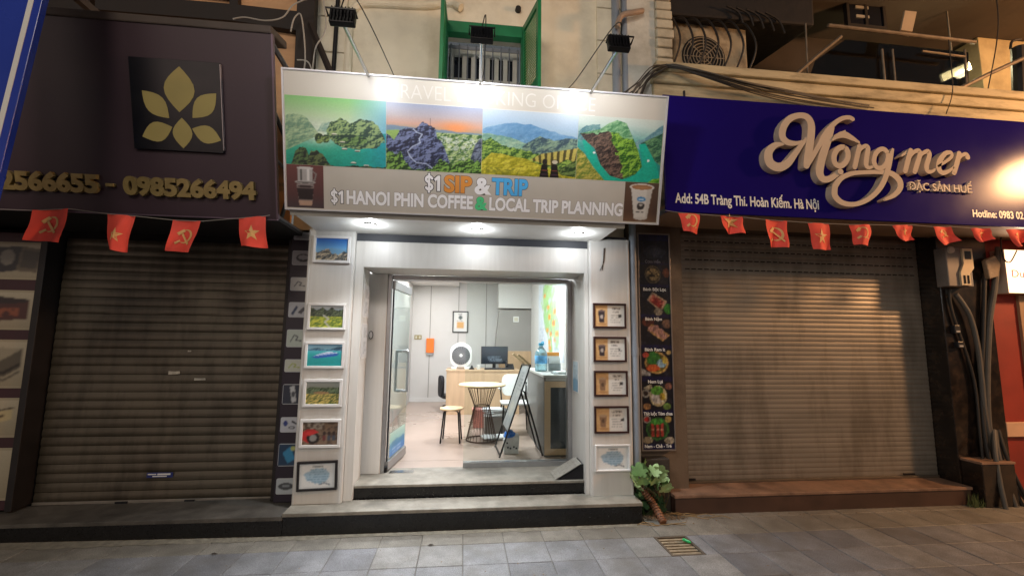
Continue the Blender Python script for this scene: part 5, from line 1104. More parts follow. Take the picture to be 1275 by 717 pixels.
FL = [
 ([(42, 262), (86, 260), (80, 303), (33, 299)], -.54, 'hs', (.55, .48), .075, 'red flag with faint hammer and sickle, first from the left under the dark sign'),
 (zz(0, 190, 3.542, [(470, 270), (592, 280), (545, 436), (465, 425)]), -.54, 'star', (.5, .58), .058, 'red star flag, curled narrow, second from the left under the dark sign'),
 (zz(0, 190, 3.542, [(765, 298), (887, 303), (850, 443), (733, 432)]), -.54, 'hs', (.55, .52), .072, 'red hammer and sickle flag below the black emblem board'),
 (zz(0, 190, 3.542, [(1050, 290), (1170, 280), (1170, 418), (1056, 410)]), -.54, 'star', (.52, .55), .06, 'red star flag hanging just left of the travel sign'),
 (zz(820, 250, 5.3125, [(130, 78), (275, 90), (270, 217), (180, 195)]), -.47, 'hs', (.58, .4), .075, 'red hammer and sickle flag, first right of the travel sign'),
 (zz(820, 250, 5.3125, [(405, 100), (550, 108), (567, 222), (440, 212)]), -.47, 'star', (.47, .3), .08, 'red star flag, second right of the travel sign'),
 (zz(820, 250, 5.3125, [(702, 125), (845, 135), (840, 315), (725, 305)]), -.47, 'hs', (.52, .52), .085, 'long red hammer and sickle flag, third right of the travel sign'),
 (zz(820, 250, 5.3125, [(990, 145), (1130, 152), (1155, 322), (1040, 318)]), -.47, 'star', (.5, .52), .08, 'long red star flag, fourth right of the travel sign'),
 (zz(1035, 240, 4.483, [(105, 178), (215, 178), (235, 292), (142, 290)]), -.47, 'hs', (.5, .42), .07, 'orange lit red flag, fifth right of the travel sign'),
 (zz(1035, 240, 4.483, [(340, 182), (455, 180), (470, 262), (390, 270)]), -.47, 'star', (.5, .42), .055, 'orange lit red flag, sixth right of the travel sign'),
 (zz(1035, 240, 4.483, [(568, 190), (665, 188), (710, 270), (612, 295)]), -.47, 'hs', (.5, .4), .055, 'orange lit red flag above the electricity meter box'),
 (zz(1035, 240, 4.483, [(778, 198), (880, 198), (905, 262), (822, 278)]), -.47, 'star', (.5, .42), .05, 'orange lit red flag between the meter box and the glowing sign'),
 (zz(1035, 240, 4.483, [(975, 205), (1085, 205), (1100, 270), (1038, 305)]), -.47, 'hs', (.5, .42), .05, 'orange lit red flag hanging over the glowing sign'),
]
for k, (P, Yf, kd, ec, es, lb) in enumerate(FL): flag(P, Yf, kd, ec, es, lb, k)
M_string = mat('white_string', '9a948c', 0.7)
def string(F_, Yf, lb, ends):
    P = [onY(*ends[0], Yf)]
    for P4 in F_:
        a = onY(*P4[0], Yf); b = onY(*P4[1], Yf); P += [a, b]
    P.append(onY(*ends[1], Yf))
    mb = MB(); mb.tube(P, 0.0028, 5); tag(mb.build('flag_string', M_string), lb, 'string')
string([f[0] for f in FL[:4]], -.54, 'thin white string carrying the flags under the dark sign', ((-20, 260), (336, 268)))
string([f[0] for f in FL[4:]], -.47, 'thin white string carrying the flags under the blue sign', ((828, 262), (1300, 286)))

# ================================================================== INSIDE THE OFFICE
M_birch = mat('birch_wood', 'd8bd94', 0.45, 0.10, 3, stretch=(1.0, 8, 8)); M_oak = mat('oak_laminate', 'bfa384', 0.45, 0.10, 2.5, stretch=(7, 7, 0.7))
M_blk = mat('black_steel', '17181a', 0.4, 0.1, 20, metal=0.4); M_wplas = mat('white_plastic', 'dcdcda', 0.35, 0.02); M_dplas = mat('dark_plastic', '1b1c20', 0.4, 0.1)
Z0 = S2-0.002
# stool
sx, sy = -0.12, 1.82
T = thing('stool', 'low stool with round pale wooden seat and four black legs', 'stool', (sx, sy, Z0))
mb = MB(); mb.lathe((sx, sy, Z0+0.41), [(0.0, 0), (0.150, 0), (0.158, 0.006), (0.158, 0.018), (0.150, 0.024), (0.0, 0.024)], 32); mb.build('seat', M_birch, T, smooth=True)
for k in range(4):
    a = R(40+90*k); c, s = math.cos(a), math.sin(a)
    mb = MB(); mb.tube([(sx+.03*c, sy+.03*s, Z0+.400), (sx+.10*c, sy+.10*s, Z0+.400), (sx+.128*c, sy+.128*s, Z0+.385), (sx+.138*c, sy+.138*s, Z0+.34), (sx+.178*c, sy+.178*s, Z0)], 0.0105, 8, smooth=4); mb.build('leg', M_blk, T, smooth=True)
# round wire table
tx, ty = 0.28, 1.86
T = thing('wire_table', 'round pale wood cafe table on a waisted bronze wire base', 'table', (tx, ty, Z0))
mb = MB(); mb.lathe((tx, ty, Z0+0.715), [(0, 0), (0.31, 0), (0.318, 0.006), (0.318, 0.018), (0.31, 0.024), (0, 0.024)], 48); mb.build('tabletop', M_birch, T, smooth=True)
M_bronze = mat('bronze_wire', '4a3426', 0.4, 0.1, 20, metal=0.6)
mb = MB(); mb.torus((tx, ty, Z0+0.012), 0.205, 0.009); mb.torus((tx, ty, Z0+0.70), 0.20, 0.006); mb.torus((tx, ty, Z0+0.45), 0.105, 0.006)
for k in range(26):
    a = 2*math.pi*k/26; c, s = math.cos(a), math.sin(a); mb.tube([(tx+.20*c, ty+.20*s, Z0+.705), (tx+.104*c, ty+.104*s, Z0+.45), (tx+.203*c, ty+.203*s, Z0+.012)], 0.0038, 5)
mb.build('wire_base', M_bronze, T, smooth=True)
# reception desk
dx0, dx1, dy0 = -0.275, 1.05, 3.88
T = thing('reception_desk', 'pale oak reception desk facing the door behind the round table', 'desk', ((dx0+dx1)/2, dy0+.3, Z0))
mb = MB(); mb.box(dx0, dx1, dy0, dy0+0.03, Z0, Z0+0.76); mb.build('front_panel', M_oak, T, bevel=0.002)
mb = MB(); mb.box(dx0-0.01, dx1+0.01, dy0-0.01, dy0+0.65, Z0+0.761, Z0+0.79); mb.build('desk_top', M_oak, T, bevel=0.002)
for x in (dx0, dx1-0.025):
    mb = MB(); mb.box(x, x+0.025, dy0+0.031, dy0+0.63, Z0, Z0+0.76); mb.build('side_panel', M_oak, T)
DZ = Z0+0.79
# box fan
q = onY(574, 441, dy0+.2); fx, fy, fz = q[0], dy0+.2, DZ
T = thing('box_fan', 'white table fan with round dark grille on the left of the desk', 'fan', (fx, fy, fz))
pl = face(fy); rr_ = 0.20
mb = MB(); mb.prism(pl, roundrect((fx-.20, fz+.04, fx+.20, fz+.46), .13), -0.05, 0.05); mb.build('housing', M_wplas, T, smooth=True, bevel=0.012)
mb = MB(); mb.lathe((fx, fy-0.056, fz+.25), [(0.001, 0), (0.165, 0.0), (0.170, 0.004)], 40, axis='y'); mb.build('grille_disc', mat('fan_dark', '2b2d30', 0.6, 0.1), T)
mb = MB()
for r_ in (0.03, 0.05, 0.07, 0.09, 0.11, 0.13, 0.15, 0.167): mb.torus((fx, fy-0.062, fz+.25), r_, 0.0028, 36, 5, ((1, 0, 0), (0, 0, 1)))
for k in range(24): a = k*math.pi/12; mb.tube([(fx+.03*math.cos(a), fy-.062, fz+.25+.03*math.sin(a)), (fx+.167*math.cos(a+.5), fy-.062, fz+.25+.167*math.sin(a+.5))], 0.0022, 4)
mb.build('grille', mat('grille_grey', '9a9c9e', 0.4), T)
mb = MB(); mb.lathe((fx, fy-0.068, fz+.25), [(0.001, 0), (0.024, 0.0), (0.028, 0.006)], 20, axis='y'); mb.build('hub', M_wplas, T)
for x in (-.12, .12): mb = MB(); mb.box(fx+x-.05, fx+x+.05, fy-.08, fy+.08, fz, fz+.045); mb.build('foot', M_wplas, T, bevel=0.01)
mb = MB(); mb.tube([(fx-.07, fy, fz+.455), (fx-.05, fy, fz+.475), (fx+.05, fy, fz+.475), (fx+.07, fy, fz+.455)], .010, 8, smooth=3); mb.build('handle', M_wplas, T, smooth=True)
# monitor
q = onY(616, 444, dy0+.28); mx_, my_ = q[0]+.0, dy0+.28
ex = np.array([math.cos(R(10)), math.sin(R(10)), 0]); plm = Plane((mx_, my_, DZ), ex, (0, 0, 1))
T = thing('computer_monitor', 'black computer monitor standing on the right half of the desk', 'monitor', (mx_, my_, DZ))
mb = MB(); mb.slab(plm, (-.26, .09, .26, .42), -0.03, 0.0); mb.build('casing', M_dplas, T, bevel=0.004)
c = Cv(40, 26, '2a3038'); c.a = c.grad([(0, '222830'), (1, '343c46')]); c.lines_of_text(.2, .1, .9, .45, 4, '8a98a8', 5)
canvas('screen', c, plm, (-.25, .105, .25, .41), 0.001, T, print_mat('screen_print', 0.12))
mb = MB(); mb.slab(plm, (-.03, .01, .03, .2), -0.06, -0.031); mb.build('neck', M_dplas, T)
mb = MB(); mb.slab(plm, (-.12, .0005, .12, .012), -0.14, 0.06); mb.build('base', M_dplas, T, bevel=0.003)
T = thing('keyboard', 'black keyboard lying below the monitor on the desk', 'keyboard', (mx_+.02, dy0+.12, DZ))
mb = MB(); mb.box(mx_-.20, mx_+.24, dy0+.04, dy0+.18, DZ+.0005, DZ+.02); mb.build('body', M_dplas, T, bevel=0.004)
mb = MB()
for j in range(4):
    for i in range(14): mb.box(mx_-.19+i*.030, mx_-.165+i*.030, dy0+.05+j*.03, dy0+.075+j*.03, DZ+.0205, DZ+.028)
tag(mb.build('keys', mat('keys', '2c2e34', 0.5), T), kind='stuff')
q = onY(596, 457, dy0+.1); mb = MB(); mb.lathe((q[0], dy0+.1, DZ+.001), [(.028, 0), (.036, .02), (.04, .085), (.036, .084), (.03, .01), (.001, .008)], 20); tag(mb.build('cup', M_wplas, smooth=True), 'small white cup between the fan and the monitor', 'cup')
q = onY(587.5, 455, dy0+.12); mb = MB(); mb.lathe((q[0], dy0+.12, DZ+.001), [(.05, 0), (.05, .015), (.02, .035), (.012, .07), (.001, .075)], 14); tag(mb.build('tape_dispenser', M_dplas, smooth=True), 'small dark desk tool beside the fan foot', 'desk tool')
q = onY(634, 453, dy0+.15); T = thing('card_reader', 'black desk phone at the right end of the keyboard', 'phone', (q[0], dy0+.16, DZ))
mb = MB(); x = q[0]; mb.hexa([(x-.07, dy0+.10, DZ+.001), (x+.09, dy0+.10, DZ+.001), (x+.09, dy0+.26, DZ+.001), (x-.07, dy0+.26, DZ+.001)], [(x-.07, dy0+.10, DZ+.03), (x+.09, dy0+.10, DZ+.03), (x+.09, dy0+.26, DZ+.10), (x-.07, dy0+.26, DZ+.10)]); T['label'] = 'black desk phone at the right end of the keyboard'; T.name = 'desk_phone'; mb.build('body', M_dplas, T, bevel=0.006)
mb = MB(); mb.tube([(x-.05, dy0+.12, DZ+.06), (x-.05, dy0+.18, DZ+.10), (x-.05, dy0+.25, DZ+.125)], .02, 8, smooth=3); mb.build('handset', M_dplas, T, smooth=True)
# office chair behind the desk's left end
ox, oy = -0.15, 4.45
T = thing('office_chair', 'dark upholstered office chair peeping out left of the desk', 'chair', (ox, oy, Z0))
mb = MB(); mb.lathe((ox, oy, Z0+.22), [(.001, 0), (.22, 0), (.25, .03), (.24, .07), (.001, .085)], 24); mb.build('seat', M_dplas, T, smooth=True)
mb = MB(); pl = Plane((ox-.24, oy, Z0), (0.25, -1, 0) / np.linalg.norm((0.25, -1, 0)), (0, 0, 1)); mb.prism(pl, roundrect((-.17, .24, .17, .64), .10), -.03, .03); mb.build('backrest', mat('dark_fabric', '26262b', 0.9, 0.15, 40), T, smooth=True, bevel=.015)
mb = MB(); mb.tube([(ox, oy, Z0+.08), (ox, oy, Z0+.22)], .03, 10); mb.build('column', M_blk, T, smooth=True)
for k in range(5):
    a = 2*math.pi*k/5+.3; mb = MB(); mb.tube([(ox, oy, Z0+.10), (ox+.21*math.cos(a), oy+.21*math.sin(a), Z0+.06)], [.025, .015], 8); l_ = mb.build('leg', M_blk, T, smooth=True)
    mb = MB(); mb.lathe((ox+.21*math.cos(a), oy+.21*math.sin(a), Z0), [(.012, 0), (.025, .015), (.025, .035), (.012, .05)], 10); mb.build('caster', M_dplas, l_)
# black jacket-like bag on its back: dark bundle seen left of the desk
# counter cabinet at the right
cx0, cx1, cy0, cy1, cz = 0.965, 1.415, 0.95, 2.30, 1.235
T = thing('counter_cabinet', 'tall grey topped counter cabinet with wood framed dark glass door at right', 'cabinet', ((cx0+cx1)/2, 1.6, Z0))
M_cabgrey = mat('grey_cabinet_side', '6e6c6a', 0.5, 0.08, 3)
mb = MB(); mb.box(cx0, cx1, cy0+0.02, cy1, Z0, cz-0.03); mb.build('carcass', M_cabgrey, T, bevel=.002)
mb = MB(); mb.box(cx0-.015, cx1, cy0-.01, cy1+.01, cz-.0295, cz); mb.build('counter_top', mat('counter_top', 'b9bbb8', 0.35, 0.05), T, bevel=.003)
pl = face(cy0+.0195)
mb = MB(); mb.ring(pl, (cx0+.005, Z0+.02, cx1-.02, cz-.075), .07, .0005, .02); dr = mb.build('door', M_oak, T, bevel=.002)
mb = MB(); mb.slab(pl, (cx0+.0755, Z0+.0905, cx1-.0905, cz-.1455), .001, .008); mb.build('dark_glass', mat('dark_glass', '3c4146', 0.15, 0.1), dr)
mb = MB(); mb.slab(pl, (cx0+.02, cz-.07, cx1-.02, cz-.035), .0005, .012); mb.build('drawer_strip', mat('pale_strip', 'b0aeaa', 0.5), T)
# water bottle
q = onY(668, 459, 1.55); bx_, by_ = q[0]+.06, 1.55
T = thing('water_bottle', 'large clear blue water bottle with blue cap on the counter', 'bottle', (bx_, by_, cz))
mb = MB(); mb.lathe((bx_, by_, cz+.001), [(.07, 0), (.082, .01), (.082, .10), (.078, .11), (.082, .12), (.082, .22), (.075, .25), (.04, .30), (.028, .315), (.028, .34)], 24); mb.build('body', mat('bottle_plastic', 'a8d4e0', 0.12, 0.03, trans=0.75), T, smooth=True)
mb = MB(); mb.lathe((bx_, by_, cz+.335), [(.034, 0), (.034, .03), (.03, .034), (.001, .034)], 18); mb.build('cap', mat('cap_blue', '2a9ac0', 0.4), T, smooth=True)
mb = MB(); mb.lathe((bx_, by_, cz+.10), [(.0825, 0), (.0838, .002), (.0838, .10), (.0825, .102)], 24); mb.build('label_band', mat('label_band', '5a9ed0', 0.4, 0.45, 18), T, smooth=True)
mb = MB(); mb.tube([(bx_, by_, cz+.37), (bx_+.03, by_, cz+.385), (bx_+.03, by_-.02, cz+.35)], .008, 6, smooth=3); mb.build('handle', mat('cap_blue', '2a9ac0'), T)
# acrylic holders and leaflets on the counter
T = thing('leaflet_holder', 'clear acrylic holder with white leaflets on the counter beside the bottle', 'leaflet holder', (1.22, 1.62, cz))
mb = MB(); mb.box(1.14, 1.30, 1.60, 1.61, cz+.001, cz+.17); mb.box(1.14, 1.30, 1.56, 1.57, cz+.001, cz+.10); mb.box(1.14, 1.30, 1.571, 1.599, cz+.001, cz+.008); mb.build('acrylic', mat('acrylic', 'd4e4e8', 0.1, 0.02, trans=0.7), T)
mb = MB(); mb.box(1.15, 1.29, 1.578, 1.592, cz+.009, cz+.19); mb.build('leaflets', mat('leaflets', 'dce4e4', 0.6, 0.05), T)
T = thing('leaflet_holder', 'orange topped leaflet box standing behind the white leaflets', 'leaflet holder', (1.25, 1.9, cz))
mb = MB(); mb.box(1.14, 1.34, 1.86, 1.93, cz+.001, cz+.19); mb.build('box', mat('leaflet_box', 'd0d2d0', 0.5, 0.05), T, bevel=.003)
mb = MB(); mb.box(1.135, 1.345, 1.855, 1.935, cz+.191, cz+.24); mb.build('orange_band', mat('orange_band', 'd8933c', 0.5), T, bevel=.003)
T = thing('paper_tray', 'low tray of papers at the front of the counter', 'tray', (1.27, 1.15, cz))
mb = MB(); mb.box(1.10, 1.39, 1.04, 1.26, cz+.0005, cz+.012); mb.build('tray', mat('acrylic', 'd4e4e8'), T, bevel=.002)
mb = MB(); mb.obox((1.24, 1.15, cz+.021), ((.98, .17, 0), (-.17, .98, 0), (0, 0, 1)), (.11, .08, .008)); mb.build('papers', mat('leaflets', 'dce4e4'), T)
# map on the right wall
c = Cv(84, 62, 'ccd3da'); f = c.fbm(10, 3); g2 = c.fbm(6, 8)
c.put(c.line([(.45, .98), (.3, .85), (.35, .7), (.5, .6), (.6, .45), (.5, .3), (.55, .12)], .10+0*f) & (f > .38), '86b468', .9); c.put(c.ell(.35, .75, .2, .18, .6, 4), '98c078', .8); c.put(c.ell(.4, .5, .16, .2, .6, 5), '84b464', .8); c.put(c.ell(.62, .55, .14, .3, .8, 7), 'a0c484', .8); c.put(c.ell(.75, .3, .1, .2, .8, 9), '98bc7c', .8); c.put(f < .36, 'b8c4d4', .7)
for x, y in ((.3, .78), (.45, .62), (.5, .5), (.42, .35), (.55, .3), (.5, .2), (.52, .14), (.7, .55), (.66, .42), (.78, .3), (.7, .24)): c.put(c.rect(x-.05, y-.026, x+.05, y+.026), 'd89030')
c.put(c.line([(.62, .6), (.55, .4), (.6, .3)], .012) | c.line([(.7, .62), (.65, .4)], .012), '8a6a98', .8); c.lines_of_text(.68, .1, .97, .9, 14, '98a4b4', 5); c.lines_of_text(.03, .1, .25, .4, 6, '98a4b4', 8)
for k in range(14): c.put(c.ell((k*37 % 60)/100+.2, (k*53 % 80)/100+.12, .008, .012), 'c04848')
pl = Plane((1.4195, 3.95, 0), (0, -1, 0), (0, 0, 1))
T = thing('wall_map', 'large pale illustrated travel map on the right wall above the counter', 'map', (1.42, 3.0, 1.2))
mb = MB(); mb.slab(pl, (0, 1.32, 2.1, 2.72), .001, .006); mb.build('board', M_wplas, T)
canvas('map_print', c, pl, (.01, 1.33, 2.09, 2.71), .0075, T)
# things on the back wall
pl = face(5.5295)
def wallthing(nm, lb, cat, px0, py0, px1, py1, dep, mt, bev=.004, Y=5.5295):
    p_ = face(Y); r = p_.rect(px0, py0, px1, py1); T = thing(nm, lb, cat, p_.to((r[0]+r[2])/2, r[1])); mb = MB(); mb.slab(p_, r, .001, dep); mb.build('body', mt, T, bevel=bev); return T, p_, r
pp = face(5.5295); r = pp.rect(563.5, 387.5, 583, 414)
T = thing('picture_frame', 'black framed notice with orange print on the back wall above the fan', 'picture', pp.to((r[0]+r[2])/2, r[1]))
mb = MB(); mb.ring(pp, r, .022, .009, .03); mb.build('frame', M_frk, T, bevel=.002)
c = Cv(20, 28, 'dcdcd8'); c.put(c.ell(.5, .72, .14, .1), '4c5a58'); c.put(c.rect(.25, .18, .75, .5), 'd8a868'); c.lines_of_text(.2, .52, .8, .6, 1, '5c5c5c', 3); c.lines_of_text(.3, .84, .7, .94, 1, '5c5c5c', 3)
canvas('print', c, pp, (r[0]+.018, r[1]+.018, r[2]-.018, r[3]-.018), .011, T)
T, p_, r = wallthing('soap_dispenser', 'bright orange wall box on the back wall left of the fan', 'wall box', 531, 421, 540.5, 439, .07, mat('orange_plastic', 'f07a2c', 0.4, 0.04), .01)
mb = MB(); mb.slab(p_, (r[0]+.01, r[1]-.05, r[2]-.01, r[1]-.001), .001, .05); mb.build('spout', mat('grey_plastic', 'a4a4a4', 0.4), T, bevel=.004)
T, p_, r = wallthing('switch_plate', 'brass coloured switch plate on the back wall left of the orange box', 'switch', 516, 417, 525, 422.5, .012, mat('brass_plate', '9a8c60', 0.4, 0.1, metal=.3), .002)
mb = MB(); mb.slab(p_, (r[0]+.02, r[1]+.02, r[0]+.06, r[3]-.02), .0125, .018); mb.slab(p_, (r[2]-.06, r[1]+.02, r[2]-.02, r[3]-.02), .0125, .018); mb.build('rocker', mat('ivory', 'c8c4b0', 0.4), T)
T, p_, r = wallthing('switch_plate', 'white switch plate on the grey stair panel above the monitor', 'switch', 639, 394, 646, 401, .012, M_wplas, .002, 4.9)
mb = MB(); mb.slab(p_, (r[0]+.02, r[1]+.02, r[2]-.02, r[3]-.02), .0125, .017); mb.build('rocker', mat('ivory', 'c8c4b0'), T)
# tilted sign board in a black frame (easel)
b0 = np.array([0.449, 0.96, Z0]); b1 = np.array([0.436, 1.47, Z0]); t0 = np.array([0.80, 0.96, 1.345]); t1 = np.array([0.77, 1.47, 1.325])
T = thing('easel_board', 'leaning poster board in a thin black frame beside the counter', 'easel', (0.6, 1.2, Z0))
mb = MB()
for a, b in ((b0, t0), (b1, t1), (t0, t1), (b0+(t0-b0)*.27, b1+(t1-b1)*.27), (b0+(t0-b0)*.02, b1+(t1-b1)*.02)): mb.tube([a, b], .010, 6)
mb.build('frame', M_blk, T)
ev = (t0-b0)/np.linalg.norm(t0-b0); L_ = np.linalg.norm(t0-b0)
plE = Plane(b0, (b1-b0)/np.linalg.norm(b1-b0)*-1, ev); plE.n = np.cross(plE.ex, plE.ev)
sgn = -1 if plE.n[0] > 0 else 1
wE = np.linalg.norm(b1-b0)
mb = MB(); mb.slab(plE, (-wE+.012, L_*.275, -.012, L_*.985), -.004, .004); mb.build('board', mat('silver_board', '8f9294', 0.3, 0.08, 3), T)
c = Cv(30, 60, '8c9092'); f = c.fbm(7, 3); c.put(f > .52, 'a4a8aa', .6); c.lines_of_text(.15, .55, .85, .92, 7, '3c4044', 4); c.put(c.ell(.5, .3, .25, .12, .4, 3), 'b4b0a4', .6)
canvas('poster', c, plE, (-wE+.02, L_*.29, -.02, L_*.97), .0055*sgn, T)
for y in (1.0, 1.43):
    mb = MB(); mb.tube([(0.69, y, 1.00), (0.74, y, 1.03), (0.95, y-.03, Z0+.01)], .011, 8, smooth=2); mb.build('back_leg', M_blk, T, smooth=True)
mb = MB(); mb.tube([(0.93, 0.98, Z0+.05), (0.93, 1.41, Z0+.05)], .008, 6); mb.build('brace', M_blk, T)
for x, y in ((.72, .98), (.70, 1.36)):
    mb = MB(); mb.obox((x+.02, y+.06, 1.40), ((.75, 0, -.66), (0, 1, 0), (.66, 0, .75)), (.10, .012, .012)); mb.build('clip_rail', M_birch, T)
# white chair behind the easel
wx, wy = 0.78, 2.28
T = thing('white_chair', 'white plastic chair with dark legs behind the leaning board', 'chair', (wx, wy, Z0))
mb = MB(); mb.prism(Plane((wx, wy, Z0), (1, 0, 0), (0, 1, 0)), roundrect((-.21, -.20, .21, .20), .06), .42, .445); mb.build('seat', M_wplas, T, bevel=.006)
mb = MB(); pl = Plane((wx+.03, wy+.20, Z0), (1, 0, 0), (0, .15, .99)); mb.prism(pl, roundrect((-.20, .50, .20, .82), .09), -.012, .012); mb.build('backrest', M_wplas, T, bevel=.006)
for s in (-1, 1):
    for yy in (-1, 1):
        mb = MB(); mb.tube([(wx+s*.18, wy+yy*.17, Z0+.42), (wx+s*.21, wy+yy*.21, Z0)], .011, 8); mb.build('leg', M_blk, T, smooth=True)
    mb = MB(); mb.tube([(wx+s*.18, wy+.18, Z0+.42), (wx+s*.20, wy+.25, Z0+.70)], .011, 8); mb.build('back_post', M_blk, T, smooth=True)
    mb = MB(); mb.tube([(wx+s*.215, wy+.24, Z0+.66), (wx+s*.24, wy+.05, Z0+.66), (wx+s*.24, wy-.15, Z0+.64)], .016, 8, smooth=3); mb.build('armrest', M_wplas, T, smooth=True)
T = thing('newspaper_pile', 'untidy pile of white newspapers on the floor cushion between table and board', 'newspapers', (.47, 2.5, Z0))
rs = random.Random(3)
mb = MB()
for k in range(9):
    a = rs.uniform(-.4, .4); mb.obox((.50+rs.uniform(-.03, .03), 2.35+rs.uniform(-.04, .04), Z0+.245+k*.011), ((math.cos(a), math.sin(a), 0), (-math.sin(a), math.cos(a), 0), (0, 0, 1)), (.16, .12, .005))
mb.build('paper', mat('newsprint', 'd0d2d4', 0.8, 0.15, 30), T)
mb = MB(); mb.box(.34, .66, 2.22, 2.50, Z0+.001, Z0+.235); mb.build('carton', mat('grey_carton', '8c8682', 0.8, 0.1), T, bevel=.006); T['label'] = 'untidy pile of white newspapers on a carton between table and board'
mb = MB()
for k in range(4):
    a = rs.uniform(-.3, .3); mb.obox((.50+rs.uniform(-.05, .05), 1.95+rs.uniform(-.05, .05), Z0+.006+k*.009), ((math.cos(a), math.sin(a), 0), (-math.sin(a), math.cos(a), 0), (0, 0, 1)), (.17, .11, .004))
tag(mb.build('newspaper', mat('newsprint', 'd0d2d4')), 'white newspapers spread on the floor behind the wire table', 'newspapers')
mb = MB(); x, y = .33, 2.75; mb.hexa([(x-.14, y-.1, Z0+.001), (x+.14, y-.1, Z0+.001), (x+.14, y+.1, Z0+.001), (x-.14, y+.1, Z0+.001)], [(x-.16, y-.12, Z0+.28), (x+.16, y-.12, Z0+.28), (x+.16, y+.12, Z0+.28), (x-.16, y+.12, Z0+.28)])
tag(mb.build('pink_basket', mat('pink_basket', 'b8766a', 0.6, 0.2, 30), bevel=.01), 'dull pink basket under the desk seen through the table wires', 'basket')
# paper bag with crumpled blue plastic
gx, gy = .60, 1.16
T = thing('shopping_bag', 'grey white printed shopping bag stuffed with crumpled blue plastic', 'bag', (gx, gy, Z0))
mb = MB(); mb.hexa([(gx-.085, gy-.055, Z0+.001), (gx+.085, gy-.04, Z0+.001), (gx+.085, gy+.07, Z0+.001), (gx-.085, gy+.055, Z0+.001)], [(gx-.09, gy-.065, Z0+.17), (gx+.10, gy-.05, Z0+.21), (gx+.095, gy+.075, Z0+.22), (gx-.085, gy+.065, Z0+.19)]); mb.build('bag', mat('bag_paper', 'c4c6c6', 0.5, 0.2, 14, bump=0.6, bscale=25), T, bevel=.006)
bm = bmesh.new(); bmesh.ops.create_icosphere(bm, subdivisions=3, radius=.065); rs = np.random.RandomState(2)
for v in bm.verts: v.co = v.co*(1+0.35*(rs.rand()-.4)); v.co.z *= .8
me = bpy.data.meshes.new('blue_plastic'); bm.to_mesh(me); bm.free(); me.materials.append(mat('blue_film', '2a78d8', 0.25, 0.2, 20)); o = bpy.data.objects.new('blue_plastic', me); COL.objects.link(o); o.parent = T; o.location = (-.02, 0, .215)
mb = MB(); pl = face(gy-.062); 
for k, (x, z_) in enumerate(((-.04, .07), (-.01, .06), (.03, .075), (.06, .06), (-.05, .12))): mb.slab(pl, (gx+x-.010, Z0+z_, gx+x+.010, Z0+z_+.02), .0, .004)
mb.build('print_marks', mat('dark_ink', '30343a', 0.6), T)

# metal ramp by the door
q0 = onY(692, 595, .11); q1 = onY(729, 595, .11); q2 = onY(729, 577, .11)
x0, x1, zt = q0[0], 1.198, q2[2]
T = thing('wedge_ramp', 'small black wedge ramp with grey tread plate top on the right of the door step', 'ramp', ((x0+x1)/2, .2, S2))
mb = MB(); mb.add([(x0+.02, .12, S2+.001), (x1, .12, S2+.001), (x1, .12, zt-.004), (x0+.02, .36, S2+.001), (x1, .36, S2+.001), (x1, .36, zt-.004)], [(0, 1, 2), (5, 4, 3), (0, 3, 4, 1), (1, 4, 5, 2), (2, 5, 3, 0)]); mb.build('body', M_black, T)
dx_, dz_ = x1-x0-.02, zt-S2-.005; L_ = math.hypot(dx_, dz_); plR = Plane((x0+.0, .115, S2+.003), (dx_/L_, 0, dz_/L_), (0, 1, 0))
mb = MB(); mb.slab(plR, (0, 0, L_, .25), .001, .005); pt_ = mb.build('tread_plate', mat('tread_plate', 'a09c94', 0.45, 0.15, 20, metal=.5), T)
mb = MB()
for i in range(7):
    for j in range(6):
        u = .02+i*L_/7; v = .02+j*.04; a = .8 if (i+j) % 2 else -.8; mb.obox(plR.to(u+.01, v+.012, .0055), (plR.ex*math.cos(a)+plR.ev*math.sin(a), -plR.ex*math.sin(a)+plR.ev*math.cos(a), plR.n), (.010, .003, .0012))
tag(mb.build('tread_studs', mat('tread_plate', 'a09c94'), pt_), kind='stuff')

# ================================================================== STREET SIDE SMALL THINGS
# grey drain pipe, corrugated hose, drain grate, fig seedling
M_pvc = mat('grey_pvc', '8a929c', 0.45, 0.08, 4, grime=.3)
px_ = 1.708
T = thing('drain_pipe', 'grey plastic drain pipe running down beside the menu board', 'pipe', (px_, 0.03, .55))
mb = MB(); mb.tube([(px_, .03, 2.9), (px_, .03, .33)], .036, 16); mb.build('pipe', M_pvc, T, smooth=True)
mb = MB(); mb.tube([(px_, .03, 1.50), (px_, .03, 1.58)], .041, 16); mb.build('socket', M_pvc, T, smooth=True)
h0 = np.array([1.715, .02, .34]); h1 = onZ(826, 650, .02); P = smoothline([h0, np.array([1.74, -.01, .24]), np.array([1.82, -.06, .12]), h1], 14)
mb = MB(); rr_ = [.036 if (k // 1) % 2 else .029 for k in range(len(P))]; mb.tube(P, rr_, 14)
T = thing('corrugated_hose', 'ribbed orange brown hose slanting from the drain pipe to the ground', 'hose', (1.8, 0, 0)); 
mb.build('hose', mat('hose_brown', '7c5238', 0.55, 0.2, 10), T)
mb = MB()
for k in range(0, len(P)-1, 2): mb.tube([P[k]+(P[k+1]-P[k])*-.12, P[k]+(P[k+1]-P[k])*.12], .0325, 14)
mb.build('rib', mat('hose_dark', '2c1e18', 0.6), T)
gx0, gx1, gy0, gy1 = 1.648, 1.929, -.770, -.443
T = thing('drain_grate', 'square concrete drain grate set in the paving near the hose', 'drain', ((gx0+gx1)/2, (gy0+gy1)/2, -.15))
mb = MB(); mb.ring(Plane((0, 0, 0), (1, 0, 0), (0, 1, 0)), (gx0, gy0, gx1, gy1), .018, -.07, -.001); mb.build('rim', mat('grate_rim', '5a4f42', 0.8, 0.2, 10), T)
